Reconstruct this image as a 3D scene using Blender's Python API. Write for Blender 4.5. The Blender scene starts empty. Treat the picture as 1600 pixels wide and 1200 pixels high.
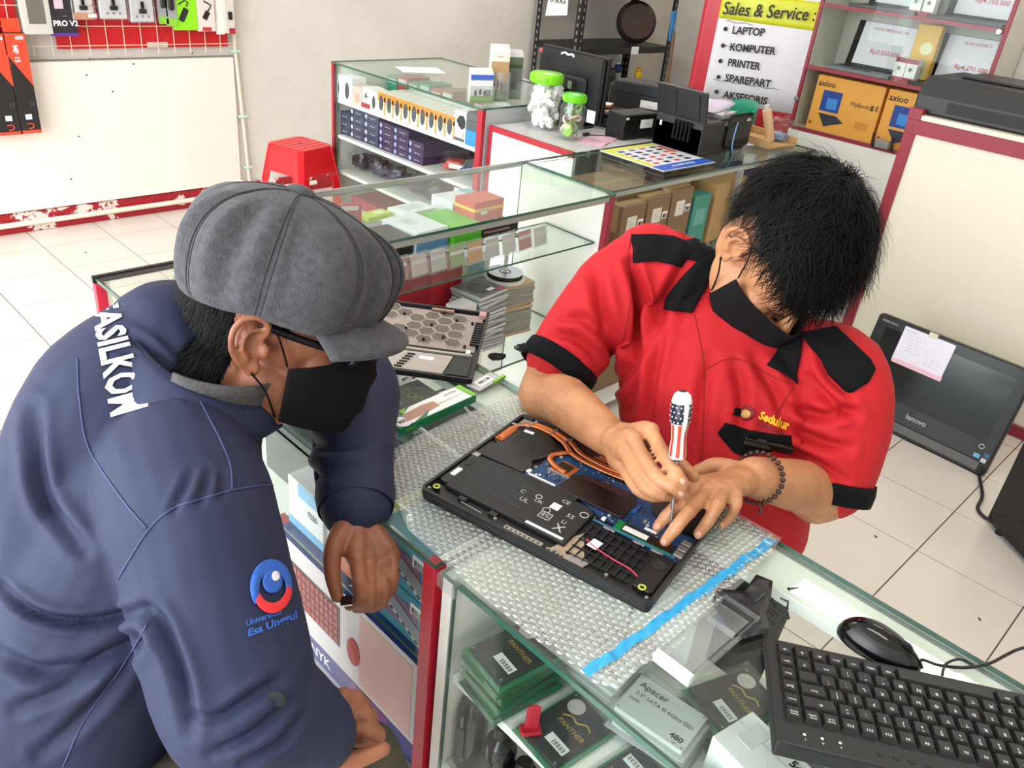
import bpy, bmesh, math, random
from mathutils import Matrix, Vector, Euler, noise
random.seed(7)
S = bpy.context.scene
COL = S.collection
R = math.radians

# ------------------------------------------------------------------ camera
CAM = Vector((0, 0, 1.64))
FPX = 1285.0
RM = Matrix(((0.712556264988811, -0.28027487905383686, 0.6432025819262176),
             (-0.6947818030231631, -0.4095071554242484, 0.5912547131687182),
             (0.09768221646276398, -0.8681876997523838, -0.48652677496641866)))
cd = bpy.data.cameras.new('camera')
cam = bpy.data.objects.new('camera', cd)
COL.objects.link(cam)
cd.sensor_width = 36.0
cd.lens = FPX / 1600 * 36
cd.clip_start = 0.02
m = Matrix.Identity(4)
for i in range(3):
    m[i][0] = RM[i][0]; m[i][1] = -RM[i][1]; m[i][2] = -RM[i][2]; m[i][3] = CAM[i]
cam.matrix_world = m
S.camera = cam

# ------------------------------------------------------------------ world, light, exposure
S.view_settings.view_transform = 'Standard'
S.view_settings.look = 'None'
S.view_settings.gamma = 1
S.view_settings.use_curve_mapping = False
S.view_settings.exposure = -0.08
S.cycles.transparent_max_bounces = 32
S.cycles.max_bounces = 10
S.cycles.diffuse_bounces = 5
S.cycles.caustics_reflective = False
S.cycles.caustics_refractive = False
W = bpy.data.worlds.new('daylight'); S.world = W
W.use_nodes = True
bgn = W.node_tree.nodes['Background']
bgn.inputs[0].default_value = (0.86, 0.93, 1.0, 1)
bgn.inputs[1].default_value = 1.9


def area(name, loc, rot, sx, sy, power, col=(1, 1, 1)):
    l = bpy.data.lights.new(name, 'AREA'); l.shape = 'RECTANGLE'
    l.size = sx; l.size_y = sy; l.energy = power; l.color = col
    o = bpy.data.objects.new(name, l); COL.objects.link(o)
    o.location = loc; o.rotation_euler = rot
    return o


# daylight through the open shop front on the left, and the ceiling tubes' own light
area('shopfront_daylight', (-1.75, 2.2, 1.75), (0, R(-82), 0), 2.6, 5.2, 290, (0.95, 0.975, 1.0))


def lin(c):
    return c / 12.92 if c <= 0.04045 else ((c + 0.055) / 1.055) ** 2.4


def hx(h):
    h = h.lstrip('#')
    return tuple(lin(int(h[i:i + 2], 16) / 255) for i in (0, 2, 4)) + (1,)


def newmat(name):
    m = bpy.data.materials.new(name); m.use_nodes = True
    nt = m.node_tree
    return m, nt, nt.nodes['Principled BSDF']


def mat(name, col, rough=0.5, metal=0.0, var=0.0, scale=20, bump=0.0, bscale=200, coat=0.0, spec=0.5, emit=0.0, sheen=0.0, stretch=None):
    m, nt, b = newmat(name)
    c = hx(col) if isinstance(col, str) else col
    b.inputs['Base Color'].default_value = c
    b.inputs['Roughness'].default_value = rough
    b.inputs['Metallic'].default_value = metal
    b.inputs['Specular IOR Level'].default_value = spec
    b.inputs['Coat Weight'].default_value = coat
    if sheen:
        b.inputs['Sheen Weight'].default_value = sheen
    if emit:
        b.inputs['Emission Color'].default_value = c
        b.inputs['Emission Strength'].default_value = emit
    if var or bump:
        tc = nt.nodes.new('ShaderNodeTexCoord')
        src = tc.outputs['Object']
        if stretch:
            mp = nt.nodes.new('ShaderNodeMapping'); mp.inputs['Scale'].default_value = stretch
            nt.links.new(src, mp.inputs[0]); src = mp.outputs[0]
    if var:
        n = nt.nodes.new('ShaderNodeTexNoise'); n.inputs['Scale'].default_value = scale
        n.inputs['Detail'].default_value = 6
        nt.links.new(src, n.inputs['Vector'])
        mr = nt.nodes.new('ShaderNodeMapRange')
        mr.inputs[1].default_value = 0.25; mr.inputs[2].default_value = 0.75
        mr.inputs[3].default_value = 1 - var; mr.inputs[4].default_value = 1 + var
        nt.links.new(n.outputs[0], mr.inputs[0])
        mx = nt.nodes.new('ShaderNodeVectorMath'); mx.operation = 'SCALE'
        mx.inputs[0].default_value = c[:3]
        nt.links.new(mr.outputs[0], mx.inputs['Scale'])
        nt.links.new(mx.outputs[0], b.inputs['Base Color'])
    if bump:
        n2 = nt.nodes.new('ShaderNodeTexNoise'); n2.inputs['Scale'].default_value = bscale
        n2.inputs['Detail'].default_value = 4
        nt.links.new(src, n2.inputs['Vector'])
        bp = nt.nodes.new('ShaderNodeBump'); bp.inputs['Strength'].default_value = bump
        bp.inputs['Distance'].default_value = 0.004
        nt.links.new(n2.outputs[0], bp.inputs['Height'])
        nt.links.new(bp.outputs[0], b.inputs['Normal'])
    return m


def glassmat(name, tint='#f2faf6', refl=0.06, rough=0.02, edge=0.6, alpha=0.0, fac='#ffffff'):
    """thin clear sheet: transparent with a mirror that grows at grazing angles"""
    m = bpy.data.materials.new(name); m.use_nodes = True
    nt = m.node_tree; nt.nodes.clear()
    out = nt.nodes.new('ShaderNodeOutputMaterial')
    tr = nt.nodes.new('ShaderNodeBsdfTransparent'); tr.inputs[0].default_value = hx(tint)
    gl = nt.nodes.new('ShaderNodeBsdfGlossy'); gl.inputs['Roughness'].default_value = rough
    gl.inputs[0].default_value = (1, 1, 1, 1)
    lw = nt.nodes.new('ShaderNodeLayerWeight'); lw.inputs[0].default_value = 0.35
    mr = nt.nodes.new('ShaderNodeMapRange')
    mr.inputs[3].default_value = refl; mr.inputs[4].default_value = edge
    pw = nt.nodes.new('ShaderNodeMath'); pw.operation = 'POWER'; pw.inputs[1].default_value = 3.6
    nt.links.new(lw.outputs['Facing'], pw.inputs[0]); nt.links.new(pw.outputs[0], mr.inputs[0])
    mx = nt.nodes.new('ShaderNodeMixShader')
    nt.links.new(mr.outputs[0], mx.inputs[0]); nt.links.new(tr.outputs[0], mx.inputs[1]); nt.links.new(gl.outputs[0], mx.inputs[2])
    last = mx
    if alpha:
        df = nt.nodes.new('ShaderNodeBsdfDiffuse'); df.inputs[0].default_value = hx(fac)
        m2 = nt.nodes.new('ShaderNodeMixShader'); m2.inputs[0].default_value = alpha
        nt.links.new(mx.outputs[0], m2.inputs[1]); nt.links.new(df.outputs[0], m2.inputs[2])
        last = m2
    nt.links.new(last.outputs[0], out.inputs[0])
    return m


# ------------------------------------------------------------------ geometry helpers
def at(px, py, ax, val):
    """point of a real plane (x, y or z = val) seen at photo pixel px, py"""
    d = RM @ Vector((px - 800, py - 600, FPX))
    t = (val - CAM[ax]) / d[ax]
    return CAM + d * t


def dep(px, py, d):
    return CAM + RM @ Vector(((px - 800) / FPX * d, (py - 600) / FPX * d, d))


class MB:
    def __init__(s):
        s.v = []; s.f = []; s.m = []

    def add(s, vs, fs, mi=0):
        o = len(s.v)
        s.v += [tuple(v) for v in vs]
        for f in fs:
            s.f.append(tuple(i + o for i in f)); s.m.append(mi)
        return s

    def box(s, x0, y0, z0, x1, y1, z1, mi=0, M=None, side=None):
        vs = [Vector(p) for p in ((x0, y0, z0), (x1, y0, z0), (x1, y1, z0), (x0, y1, z0), (x0, y0, z1), (x1, y0, z1), (x1, y1, z1), (x0, y1, z1))]
        if M is not None:
            vs = [M @ v for v in vs]
        fs = [(0, 3, 2, 1), (4, 5, 6, 7), (0, 1, 5, 4), (1, 2, 6, 5), (2, 3, 7, 6), (3, 0, 4, 7)]
        o = len(s.v); s.v += [tuple(v) for v in vs]
        for k, f in enumerate(fs):
            s.f.append(tuple(i + o for i in f))
            s.m.append(mi if (side is None or k not in side) else side[k])
        return s

    def cbox(s, c, d, mi=0, M=None, side=None):
        return s.box(c[0] - d[0] / 2, c[1] - d[1] / 2, c[2] - d[2] / 2, c[0] + d[0] / 2, c[1] + d[1] / 2, c[2] + d[2] / 2, mi, M, side)

    def prism(s, poly, z0, z1, mi=0, M=None, mside=None):
        n = len(poly)
        vs = [Vector((p[0], p[1], z0)) for p in poly] + [Vector((p[0], p[1], z1)) for p in poly]
        if M is not None:
            vs = [M @ v for v in vs]
        o = len(s.v); s.v += [tuple(v) for v in vs]
        s.f.append(tuple(o + i for i in reversed(range(n)))); s.m.append(mi)
        s.f.append(tuple(o + n + i for i in range(n))); s.m.append(mi)
        for i in range(n):
            j = (i + 1) % n
            s.f.append((o + i, o + j, o + n + j, o + n + i)); s.m.append(mi if mside is None else mside)
        return s

    def lathe(s, prof, n=20, mi=0, M=None, caps=True, a0=0):
        rings = []
        for (r, z) in prof:
            ring = []
            for k in range(n):
                a = a0 + 2 * math.pi * k / n
                v = Vector((r * math.cos(a), r * math.sin(a), z))
                if M is not None:
                    v = M @ v
                ring.append(len(s.v)); s.v.append(tuple(v))
            rings.append(ring)
        for a, b in zip(rings, rings[1:]):
            for k in range(n):
                j = (k + 1) % n
                s.f.append((a[k], a[j], b[j], b[k])); s.m.append(mi)
        if caps:
            s.f.append(tuple(reversed(rings[0]))); s.m.append(mi)
            s.f.append(tuple(rings[-1])); s.m.append(mi)
        return s

    def tube(s, pts, r, n=8, mi=0, caps=True):
        """r: a number, or a list of numbers / (ra, rb) per point"""
        pts = [Vector(p) for p in pts]
        if not isinstance(r, (list, tuple)):
            r = [r] * len(pts)
        rings = []; up = None
        for i, p in enumerate(pts):
            t = (pts[min(i + 1, len(pts) - 1)] - pts[max(i - 1, 0)]).normalized()
            if up is None:
                up = Vector((0, 0, 1)) if abs(t.z) < 0.9 else Vector((1, 0, 0))
            b = t.cross(up).normalized(); up = b.cross(t).normalized()
            ra, rb = r[i] if isinstance(r[i], (list, tuple)) else (r[i], r[i])
            ring = []
            for k in range(n):
                a = 2 * math.pi * k / n
                ring.append(len(s.v)); s.v.append(tuple(p + b * (ra * math.cos(a)) + up * (rb * math.sin(a))))
            rings.append(ring)
        for a, b in zip(rings, rings[1:]):
            for k in range(n):
                j = (k + 1) % n
                s.f.append((a[k], a[j], b[j], b[k])); s.m.append(mi)
        if caps:
            s.f.append(tuple(reversed(rings[0]))); s.m.append(mi)
            s.f.append(tuple(rings[-1])); s.m.append(mi)
        return s

    def rod(s, p0, p1, r, n=8, mi=0):
        return s.tube([p0, p1], r, n, mi)

    def grid(s, fn, nu, nv, mi=0, closed_u=False):
        o = len(s.v)
        for j in range(nv + 1):
            for i in range(nu + (0 if closed_u else 1)):
                s.v.append(tuple(fn(i / nu, j / nv)))
        w = nu if closed_u else nu + 1
        for j in range(nv):
            for i in range(nu):
                i2 = (i + 1) % w
                s.f.append((o + j * w + i, o + j * w + i2, o + (j + 1) * w + i2, o + (j + 1) * w + i)); s.m.append(mi)
        return s

    def ell(s, c, r, nu=20, nv=12, mi=0, M=None):
        """closed ellipsoid"""
        vs = []; fs = []
        for j in range(1, nv):
            ph = math.pi * j / nv
            for i in range(nu):
                th = 2 * math.pi * i / nu
                vs.append(Vector((r[0] * math.sin(ph) * math.cos(th), r[1] * math.sin(ph) * math.sin(th), r[2] * math.cos(ph))))
        vs += [Vector((0, 0, r[2])), Vector((0, 0, -r[2]))]
        for j in range(nv - 2):
            for i in range(nu):
                k = (i + 1) % nu
                fs.append((j * nu + i, (j + 1) * nu + i, (j + 1) * nu + k, j * nu + k))
        t = len(vs) - 2
        for i in range(nu):
            k = (i + 1) % nu
            fs.append((t, i, k)); fs.append((t + 1, (nv - 2) * nu + k, (nv - 2) * nu + i))
        out = []
        for v in vs:
            if M is not None:
                v = M @ v
            out.append(v + Vector(c))
        return s.add(out, fs, mi)

    def mesh(s, name, mats):
        me = bpy.data.meshes.new(name)
        me.from_pydata(s.v, [], s.f)
        if not isinstance(mats, (list, tuple)):
            mats = [mats]
        for q in mats:
            me.materials.append(q)
        if any(s.m):
            me.polygons.foreach_set('material_index', s.m)
        me.update()
        return me

    def build(s, name, mats, parent=None, smooth=False, bevel=0.0, loc=None, seg=1):
        me = s.mesh(name, mats)
        if smooth:
            me.polygons.foreach_set('use_smooth', [True] * len(me.polygons))
            if smooth != 'all':
                try:
                    me.set_sharp_from_angle(angle=R(40))
                except Exception:
                    pass
        o = bpy.data.objects.new(name, me)
        COL.objects.link(o)
        if parent is not None:
            o.parent = parent
        if loc is not None:
            o.location = loc
        if bevel:
            md = o.modifiers.new('bevel', 'BEVEL'); md.width = bevel; md.segments = seg; md.limit_method = 'ANGLE'
        return o


def tag(o, label=None, cat=None, group=None, kind=None):
    if label: o['label'] = label
    if cat: o['category'] = cat
    if group: o['group'] = group
    if kind: o['kind'] = kind
    return o


def thing(name, label, cat, loc=(0, 0, 0), rot=0, group=None):
    o = bpy.data.objects.new(name, None); COL.objects.link(o)
    o.empty_display_size = 0.05
    o.location = loc
    o.rotation_euler = (0, 0, rot) if not isinstance(rot, (tuple, Euler)) else rot
    return tag(o, label, cat, group)


def struct(o):
    o['kind'] = 'structure'
    return o


KIDS = {}


def dup(root, loc, rot=None, label=None, group=None):
    r = root.copy(); COL.objects.link(r); r.location = loc
    if rot is not None:
        r.rotation_euler = (0, 0, rot) if not isinstance(rot, tuple) else rot
    if label: r['label'] = label
    if group: r['group'] = group
    for ch in list(root.children):
        c = ch.copy(); COL.objects.link(c); c.parent = r
        for g in list(ch.children):
            d = g.copy(); COL.objects.link(d); d.parent = c
    return r


TXT = {}


def textmesh(s, mt, bold=0.0, ext=0.0, res=2, shear=0.0):
    k = (s, mt.name, bold, ext, res, shear)
    if k in TXT:
        return TXT[k]
    cu = bpy.data.curves.new('t', 'FONT'); cu.body = s; cu.size = 1.0
    cu.resolution_u = res; cu.offset = bold; cu.extrude = ext; cu.shear = shear
    cu.align_x = 'CENTER'; cu.align_y = 'CENTER'
    o = bpy.data.objects.new('t', cu); COL.objects.link(o)
    me = bpy.data.meshes.new_from_object(o.evaluated_get(bpy.context.evaluated_depsgraph_get()))
    bpy.data.objects.remove(o); bpy.data.curves.remove(cu)
    me.materials.clear(); me.materials.append(mt)
    me.name = 'lettering'
    TXT[k] = me
    return me


def frame(o, x, y):
    """matrix with origin o, x axis x, y axis about y, z their normal"""
    x = Vector(x).normalized(); z = x.cross(Vector(y)).normalized(); y = z.cross(x)
    m = Matrix.Identity(4)
    for i in range(3):
        m[i][0] = x[i]; m[i][1] = y[i]; m[i][2] = z[i]; m[i][3] = o[i]
    return m


# print too small to read in the photo stays an unreadable line
UNREADABLE = {'LAN', 'PCI', '1.5', 'CLEAN', 'KASIR', 'PRINTER ', 'SSD', 'KEYBOARD', 'INK', 'CCTV', 'USB', 'Access Point', 'RGB', 'SOUNDBAR', 'DFS501', 'SERVICE', 'PROMO', 'Laptop', 'SN 40', '04',
              'ASUS VIVOBOOK', 'LENOVO IDEAPAD', 'SSD 256GB', 'Simplet', 'SATA SSD', 'WIRELESS LED', 'LX', 'USB Adapter', 'NANO', 'Verbatim', 'DVD-R', 'SILENT', 'Optical', 'Mouse', 'Gaming', 'GAMING\nSPEAKER', 'SERVICE NOTA', 'GARANSI', 'Solid State Drive'}


def text(s, size, mt, parent, o, x=(1, 0, 0), y=(0, 1, 0), bold=0.0, sx=1.0, name='lettering', lift=0.0004, res=2, shear=0.0):
    if s in UNREADABLE:
        s = '\n'.join('-' * max(2, int(len(q) * .9)) if len(q) < 7 else '-' * (len(q) // 2) + ' ' + '-' * (len(q) // 3) for q in s.split('\n')); name = 'unreadable_print'
    me = textmesh(s, mt, bold, 0.0, res, shear)
    ob = bpy.data.objects.new(name, me); COL.objects.link(ob)
    ob.parent = parent
    M = frame(o, x, y)
    ob.matrix_local = M @ Matrix.Translation((0, 0, lift)) @ Matrix.Diagonal((size * sx, size, size, 1))
    return ob


def patch(parent, name, mt, o, w, h, x=(1, 0, 0), y=(0, 1, 0), t=0.0006):
    """thin sticker or printed panel lying on a face: o its centre"""
    M = frame(o, x, y)
    b = MB().box(-w / 2, -h / 2, -0.0002, w / 2, h / 2, t, 0, M)
    return b.build(name, mt, parent)


def barcode(parent, o, w, h, x, y, white, black, n=9):
    M = frame(o, x, y)
    MB().box(-w / 2, -h / 2, -0.0002, w / 2, h / 2, 0.0006, 0, M).build('barcode_label', white, parent)
    b = MB(); rr = random.Random(int(w * 1e5) + n)
    px = -w * .4
    while px < w * .4:
        q = rr.choice((.012, .02, .035)) * w
        b.box(px, -h * .32, 0.0006, px + q, h * .18, 0.0009, 0, M); px += q + rr.choice((.015, .03)) * w
    b.box(-w * .35, -h * .46, 0.0006, w * .35, -h * .4, 0.0009, 0, M)
    b.build('barcode', black, parent)


def mod_mesh(o):
    """bake an object's modifiers into its mesh"""
    dg = bpy.context.evaluated_depsgraph_get()
    me = bpy.data.meshes.new_from_object(o.evaluated_get(dg))
    o.modifiers.clear(); old = o.data; o.data = me
    return o


# ------------------------------------------------------------------ shared materials
WHITE = mat('white_laminate', '#e9e8e2', 0.35, var=0.02, scale=6)
PAPER = mat('white_paper', '#eceaf0', 0.8)
PAPERB = mat('white_card', '#f0f0f0', 0.55)
INK = mat('black_ink', '#1a1a1c', 0.6)
GREYINK = mat('grey_ink', '#8a8a8e', 0.6)
REDINK = mat('red_ink', '#c83c50', 0.6)
REDLAM = mat('red_laminate', '#a2182b', 0.4, var=0.05, scale=10)
REDDARK = mat('dark_red_laminate', '#8f2535', 0.45, var=0.05, scale=10)
BLACKP = mat('black_plastic', '#0e0f10', 0.42, var=0.1, scale=40, bump=0.05, bscale=900)
BLACKG = mat('glossy_black_plastic', '#0b0b0d', 0.12)
DGREY = mat('dark_grey_plastic', '#222426', 0.5)
MGREY = mat('mid_grey_plastic', '#6c6e72', 0.5)
LGREY = mat('light_grey', '#b9bbbd', 0.5)
STEEL = mat('steel', '#b8bcc0', 0.28, metal=1.0)
ALU = mat('aluminium', '#b4b8b6', 0.4, metal=0.9)
GLASS = glassmat('counter_glass', '#f8fcfa', 0.045, edge=.55)
GLASSV = glassmat('upright_glass', '#f9fcfb', 0.008, edge=.30)
GEDGE = mat('green_glass_edge', '#2c5a4c', 0.15, spec=0.8)
GEDGEL = mat('pale_glass_edge', '#a9cfc0', 0.15, spec=0.8)
CARD = mat('brown_cardboard', '#8c7352', 0.8, var=0.06, scale=15)
CARDL = mat('light_cardboard', '#c19a66', 0.8, var=0.06, scale=15)
CLEAR = glassmat('clear_plastic', '#f6f8f8', 0.08, 0.08, 0.7, alpha=0.05)
CLEARP = glassmat('clear_blister', '#fbfcfb', 0.025, 0.06, 0.5, alpha=0.012)
BLUEINK = mat('blue_ink', '#2a4f9c', 0.5)
GREENP = mat('green_print', '#157a4c', 0.4)
LIME = mat('lime_print', '#7dc42c', 0.4)
# ------------------------------------------------------------------ the room
YB = 4.62; XR = 4.50; XA = 6.55; H = 2.95; XL = -1.6; YF = -2.4
WALLM, nt, b = newmat('worn_white_wall_paint')
tc = nt.nodes.new('ShaderNodeTexCoord')
n1 = nt.nodes.new('ShaderNodeTexNoise'); n1.inputs['Scale'].default_value = 1.6; n1.inputs['Detail'].default_value = 8; n1.inputs['Roughness'].default_value = .6
n2 = nt.nodes.new('ShaderNodeTexNoise'); n2.inputs['Scale'].default_value = 14; n2.inputs['Detail'].default_value = 5
cr = nt.nodes.new('ShaderNodeValToRGB')
cr.color_ramp.elements[0].position = .3; cr.color_ramp.elements[0].color = hx('#d2cdc5')
cr.color_ramp.elements[1].position = .62; cr.color_ramp.elements[1].color = hx('#dedad2')
mx = nt.nodes.new('ShaderNodeMath'); mx.operation = 'MULTIPLY_ADD'; mx.inputs[1].default_value = .25
nt.links.new(tc.outputs['Object'], n1.inputs[0]); nt.links.new(tc.outputs['Object'], n2.inputs[0])
nt.links.new(n2.outputs[0], mx.inputs[0]); nt.links.new(n1.outputs[0], mx.inputs[2])
sb = nt.nodes.new('ShaderNodeMath'); sb.operation = 'SUBTRACT'; sb.inputs[1].default_value = .12
nt.links.new(mx.outputs[0], sb.inputs[0]); nt.links.new(sb.outputs[0], cr.inputs[0]); nt.links.new(cr.outputs[0], b.inputs['Base Color'])
b.inputs['Roughness'].default_value = .75
WALL = WALLM
CEIL = mat('ceiling_paint', '#e4e2dc', .8)


def sbox(name, x0, y0, z0, x1, y1, z1, mt, bevel=0):
    return struct(MB().box(x0, y0, z0, x1, y1, z1).build(name, mt, bevel=bevel))


sbox('wall_back', XL - .1, YB, 0, XA + .1, YB + .12, H, WALL)
sbox('wall_right', XR, YF, 0, XR + .12, 2.92, H, WALL)
sbox('wall_alcove_side', XR + .12, 2.80, 0, XA, 2.92, H, WALL)
sbox('wall_alcove', XA, 2.80, 0, XA + .12, YB, H, WALL)
sbox('wall_front', XL, YF - .12, 0, XR + .12, YF, H, WALL)
sbox('ceiling', XL - .1, YF - .12, H, XA + .2, YB + .12, H + .1, CEIL)
for y0, y1 in ((YF, -1.0), (4.35, YB)):
    sbox('wall_left', XL - .1, y0, 0, XL, y1, H, WALL)
sbox('trim_1', XL - .1, -1.0, 2.75, XL, 4.35, H, WALL)
# ground outside the open front
sbox('floor_outside', -9, -8, -.12, XL - .1, 10, -.02, mat('outside_paving', '#a9a59c', .9, var=.1, scale=2))

TILE = mat('cream_glazed_floor_tile', '#dcd3ca', .22, var=.025, scale=3, spec=.5)
GROUT = mat('dark_tile_grout', '#6d5f52', .9, var=.15, scale=30)
fl = struct(MB().box(XL - .1, YF, -.1, XA + .1, YB, -.003).build('floor', GROUT))
TX, TY = .333, .3254
tb = MB()
g = .0022
tb.box(g, g, -.003, TX - g, TY - g, .0)
tme = tb.mesh('tile', TILE)
rest = MB(); cnt = 0
i0, i1 = int((XL - 2.836) / TX) - 1, int((XA - 2.836) / TX) + 1
for i in range(i0, i1):
    for j in range(-9, 13):
        x = 2.836 + i * TX; y = .444 + j * TY
        if x + TX < XL or y + TY < YF or y > YB or x > XA:
            continue
        y1 = min(y + TY - g, YB)
        vis = (-.1 < x < 2.3 and 2.2 < y) or (.9 < x < 3.5 and -.9 < y < 1.9)
        if vis and cnt < 295 and y + TY <= YB + .01:
            o = bpy.data.objects.new('tile', tme); COL.objects.link(o); o.parent = fl
            o.location = (x, y, random.uniform(-.0003, .0003)); cnt += 1
        else:
            rest.box(x + g, y + g, -.003, x + TX - g, y1, 0)
rest.build('tile', TILE, fl)['kind'] = 'stuff'
# little dirt specks on the floor by the counter
for (px, py) in ((1530, 968), (1294, 811), (1250, 834), (1368, 839), (134, 395)):
    p = at(px, py, 2, 0)
    a = random.uniform(0, 3)
    MB().ell((0, 0, 0), (.008, .003, .002), 8, 5, 0, Matrix.Rotation(a, 3, 'Z')).build('dirt_speck', INK, fl, loc=p + Vector((0, 0, .002)))

# worn red skirting along the back wall: red paint flaking off white
SKM, nt, b = newmat('flaking_red_skirting_paint')
tc = nt.nodes.new('ShaderNodeTexCoord')
n1 = nt.nodes.new('ShaderNodeTexNoise'); n1.inputs['Scale'].default_value = 7; n1.inputs['Detail'].default_value = 9; n1.inputs['Roughness'].default_value = .68
cr = nt.nodes.new('ShaderNodeValToRGB'); cr.color_ramp.interpolation = 'CONSTANT'
cr.color_ramp.elements[0].color = hx('#a31a28'); cr.color_ramp.elements[1].position = .54; cr.color_ramp.elements[1].color = hx('#e8ddd6')
nt.links.new(tc.outputs['Object'], n1.inputs[0]); nt.links.new(n1.outputs[0], cr.inputs[0]); nt.links.new(cr.outputs[0], b.inputs['Base Color'])
b.inputs['Roughness'].default_value = .7
sbox('baseboard_back', XL, YB - .018, 0, XA, YB, .105, SKM, bevel=.003)
pipe = MB().rod((XL, YB - .035, .052), (2.9, YB - .035, .052), .014, 10).build('trim_2', mat('cream_pvc_pipe', '#e6dccb', .4), smooth=True); struct(pipe)
# big white board fixed to the back wall, dirty along its top edge
BOARD = mat('white_painted_board', '#ece7dc', .6, var=.03, scale=3)
bd = struct(MB().box(XL, YB - .025, .118, 2.385, YB, .832).build('trim_3', BOARD, bevel=.004))
MB().box(XL, YB - .034, .115, 2.39, YB, .128).build('ledge', BOARD, bd)
MB().box(XL, YB - .027, .832, 2.385, YB, .836).build('dusty_edge', mat('dust', '#8d8880', .9), bd)
for (px, py) in ((135, 117), (208, 100), (176, 143), (111, 280), (123, 213), (300, 83), (140, 92)):
    p = at(px, py, 1, YB - .026)
    MB().lathe([(.004, 0), (.004, .004), (.001, .007)], 7, 0, Matrix.Rotation(R(90), 4, 'X')).build('nail', INK, bd, loc=p)
cond = struct(MB().tube([(2.40, YB - .02, 1.9), (2.40, YB - .02, .86), (2.425, YB - .02, .42), (2.44, YB - .02, .11)], .011, 8).build('trim_4', mat('cream_conduit', '#d9d2c4', .5), smooth=True))
for z in (.86, .5, .2):
    MB().cbox((2.40 + (.86 - z) * .055, YB - .022, z), (.05, .03, .014)).build('clip', mat('pale_green_clip', '#bfe0cf', .5), cond, bevel=.003)
# ceiling tube lamps (outside the frame): fittings with their own light
TUBE = mat('lamp_tube', '#ffffff', .5, emit=3)
for (x, y) in ((1.1, .2), (3.3, .4), (1.9, 3.0), (4.3, 3.6)):
    t = thing('ceiling_lamp', 'white fluorescent ceiling tube fitting above the %s of the shop' % {1.1: 'front counter', 3.3: 'right wall', 1.9: 'display case', 4.3: 'alcove'}[x], 'lamp', (x, y, H))
    MB().box(-.06, -.62, -.05, .06, .62, 0).build('housing', PAPERB, t, bevel=.01)
    MB().rod((0, -.6, -.065), (0, .6, -.065), .014, 10).build('tube', TUBE, t, smooth=True)
    area('lamp_light', (x, y, H - .09), (0, 0, 0), .12, 1.2, {1.1: 12, 3.3: 11, 1.9: 12, 4.3: 26}[x], (1.0, .96, .9))
# ------------------------------------------------------------------ glass counters
HC = .92


def pane_z(name, x0, y0, x1, y1, z, t, parent, g=None, e=None):
    """level glass sheet whose narrow sides show the green edge"""
    return MB().box(x0, y0, z - t, x1, y1, z, 0, None, {2: 1, 3: 1, 4: 1, 5: 1}).build(name, [g or GLASS, e or GEDGE], parent)


def pane_x(name, x, y0, y1, z0, z1, t, parent):
    return MB().box(x, y0, z0, x + t, y1, z1, 0, None, {0: 1, 1: 1, 2: 1, 4: 1}).build(name, [GLASSV, GEDGE], parent)


def pane_y(name, y, x0, x1, z0, z1, t, parent):
    return MB().box(x0, y, z0, x1, y + t, z1, 0, None, {0: 1, 1: 1, 3: 1, 5: 1}).build(name, [GLASSV, GEDGE], parent)


# near front counter (right of the red post)
A = thing('glass_counter', 'near glass topped display counter with solid state drives on its white shelf', 'counter', (0, 0, 0))
AY0, AY1 = -.75, .592
pane_z('top_glass', .540, AY0, .953, AY1 - .012, HC, .008, A)
pane_x('front_glass', .546, AY0, AY1 - .03, .1, HC - .010, .006, A)
MB().box(.546, AY1 - .026, .08, .945, AY1 - .008, HC - .009).build('end_panel', WHITE, A, bevel=.001)
MB().box(.546, AY0, .08, .945, AY0 + .02, HC - .009).build('end_panel', WHITE, A, bevel=.001)
MB().box(.560, AY0 + .02, .715, .868, AY1 - .027, .730).build('shelf', WHITE, A, bevel=.001)
MB().box(.560, AY0 + .02, .528, .80, AY1 - .027, .543).build('shelf', WHITE, A, bevel=.001)
MB().box(.552, AY0, .08, .945, AY1 - .026, .10).build('base_board', WHITE, A, bevel=.001)
MB().box(.872, AY0 + .02, HC - .028, .945, AY1 - .027, HC - .010).build('top_rail', WHITE, A, bevel=.001)
MB().box(.945, AY0, HC - .03, .953, AY1 - .012, HC - .0085).build('edge_strip', ALU, A)
MB().box(.532, AY1 - .045, HC - .022, .553, AY1 - .01, HC + .001).build('corner_bracket', CLEAR, A, bevel=.002)

# far front counter (left of the red post)
B = thing('glass_counter', 'long glass front counter behind the red post, filled with boxed keyboards', 'counter', (0, 0, 0))
BY0, BY1 = AY1 + .001, 1.70
MB().box(.540, BY0, .05, .560, BY0 + .024, HC - .008).build('post', mat('bright_red_laminate', '#b8142e', .4), B, bevel=.001)
MB().box(.560, BY0, .05, .948, BY0 + .018, HC - .010).build('end_panel', WHITE, B, bevel=.001)
pane_z('top_glass', .540, BY0, .727, BY1, HC, .008, B)
pane_z('top_glass', .729, BY0, .953, BY1, HC, .008, B, e=GEDGEL)
MB().box(.7268, BY0, HC - .007, .7292, BY1, HC + .0005).build('glass_seam_light', PAPERB, B)  # white strip between the panes stands for a line of light
pane_x('front_glass', .546, BY0 + .025, BY1 - .012, .1, HC - .010, .006, B)
pane_y('end_glass', BY1 - .010, .56, .94, .1, HC - .012, .006, B)
MB().box(.536, BY1 - .008, HC - .012, .953, BY1 + .002, HC + .002).build('edge_strip', BLACKP, B)
MB().box(.536, BY1 - .016, .05, .556, BY1 + .001, HC - .012).build('post', mat('pink_red_laminate', '#d0324a', .4), B)
MB().box(.556, BY1 - .014, .05, .566, BY1 - .011, HC - .012).build('post', WHITE, B)
pane_z('shelf', .556, BY0 + .03, .93, BY1 - .02, .710, .006, B)
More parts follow.
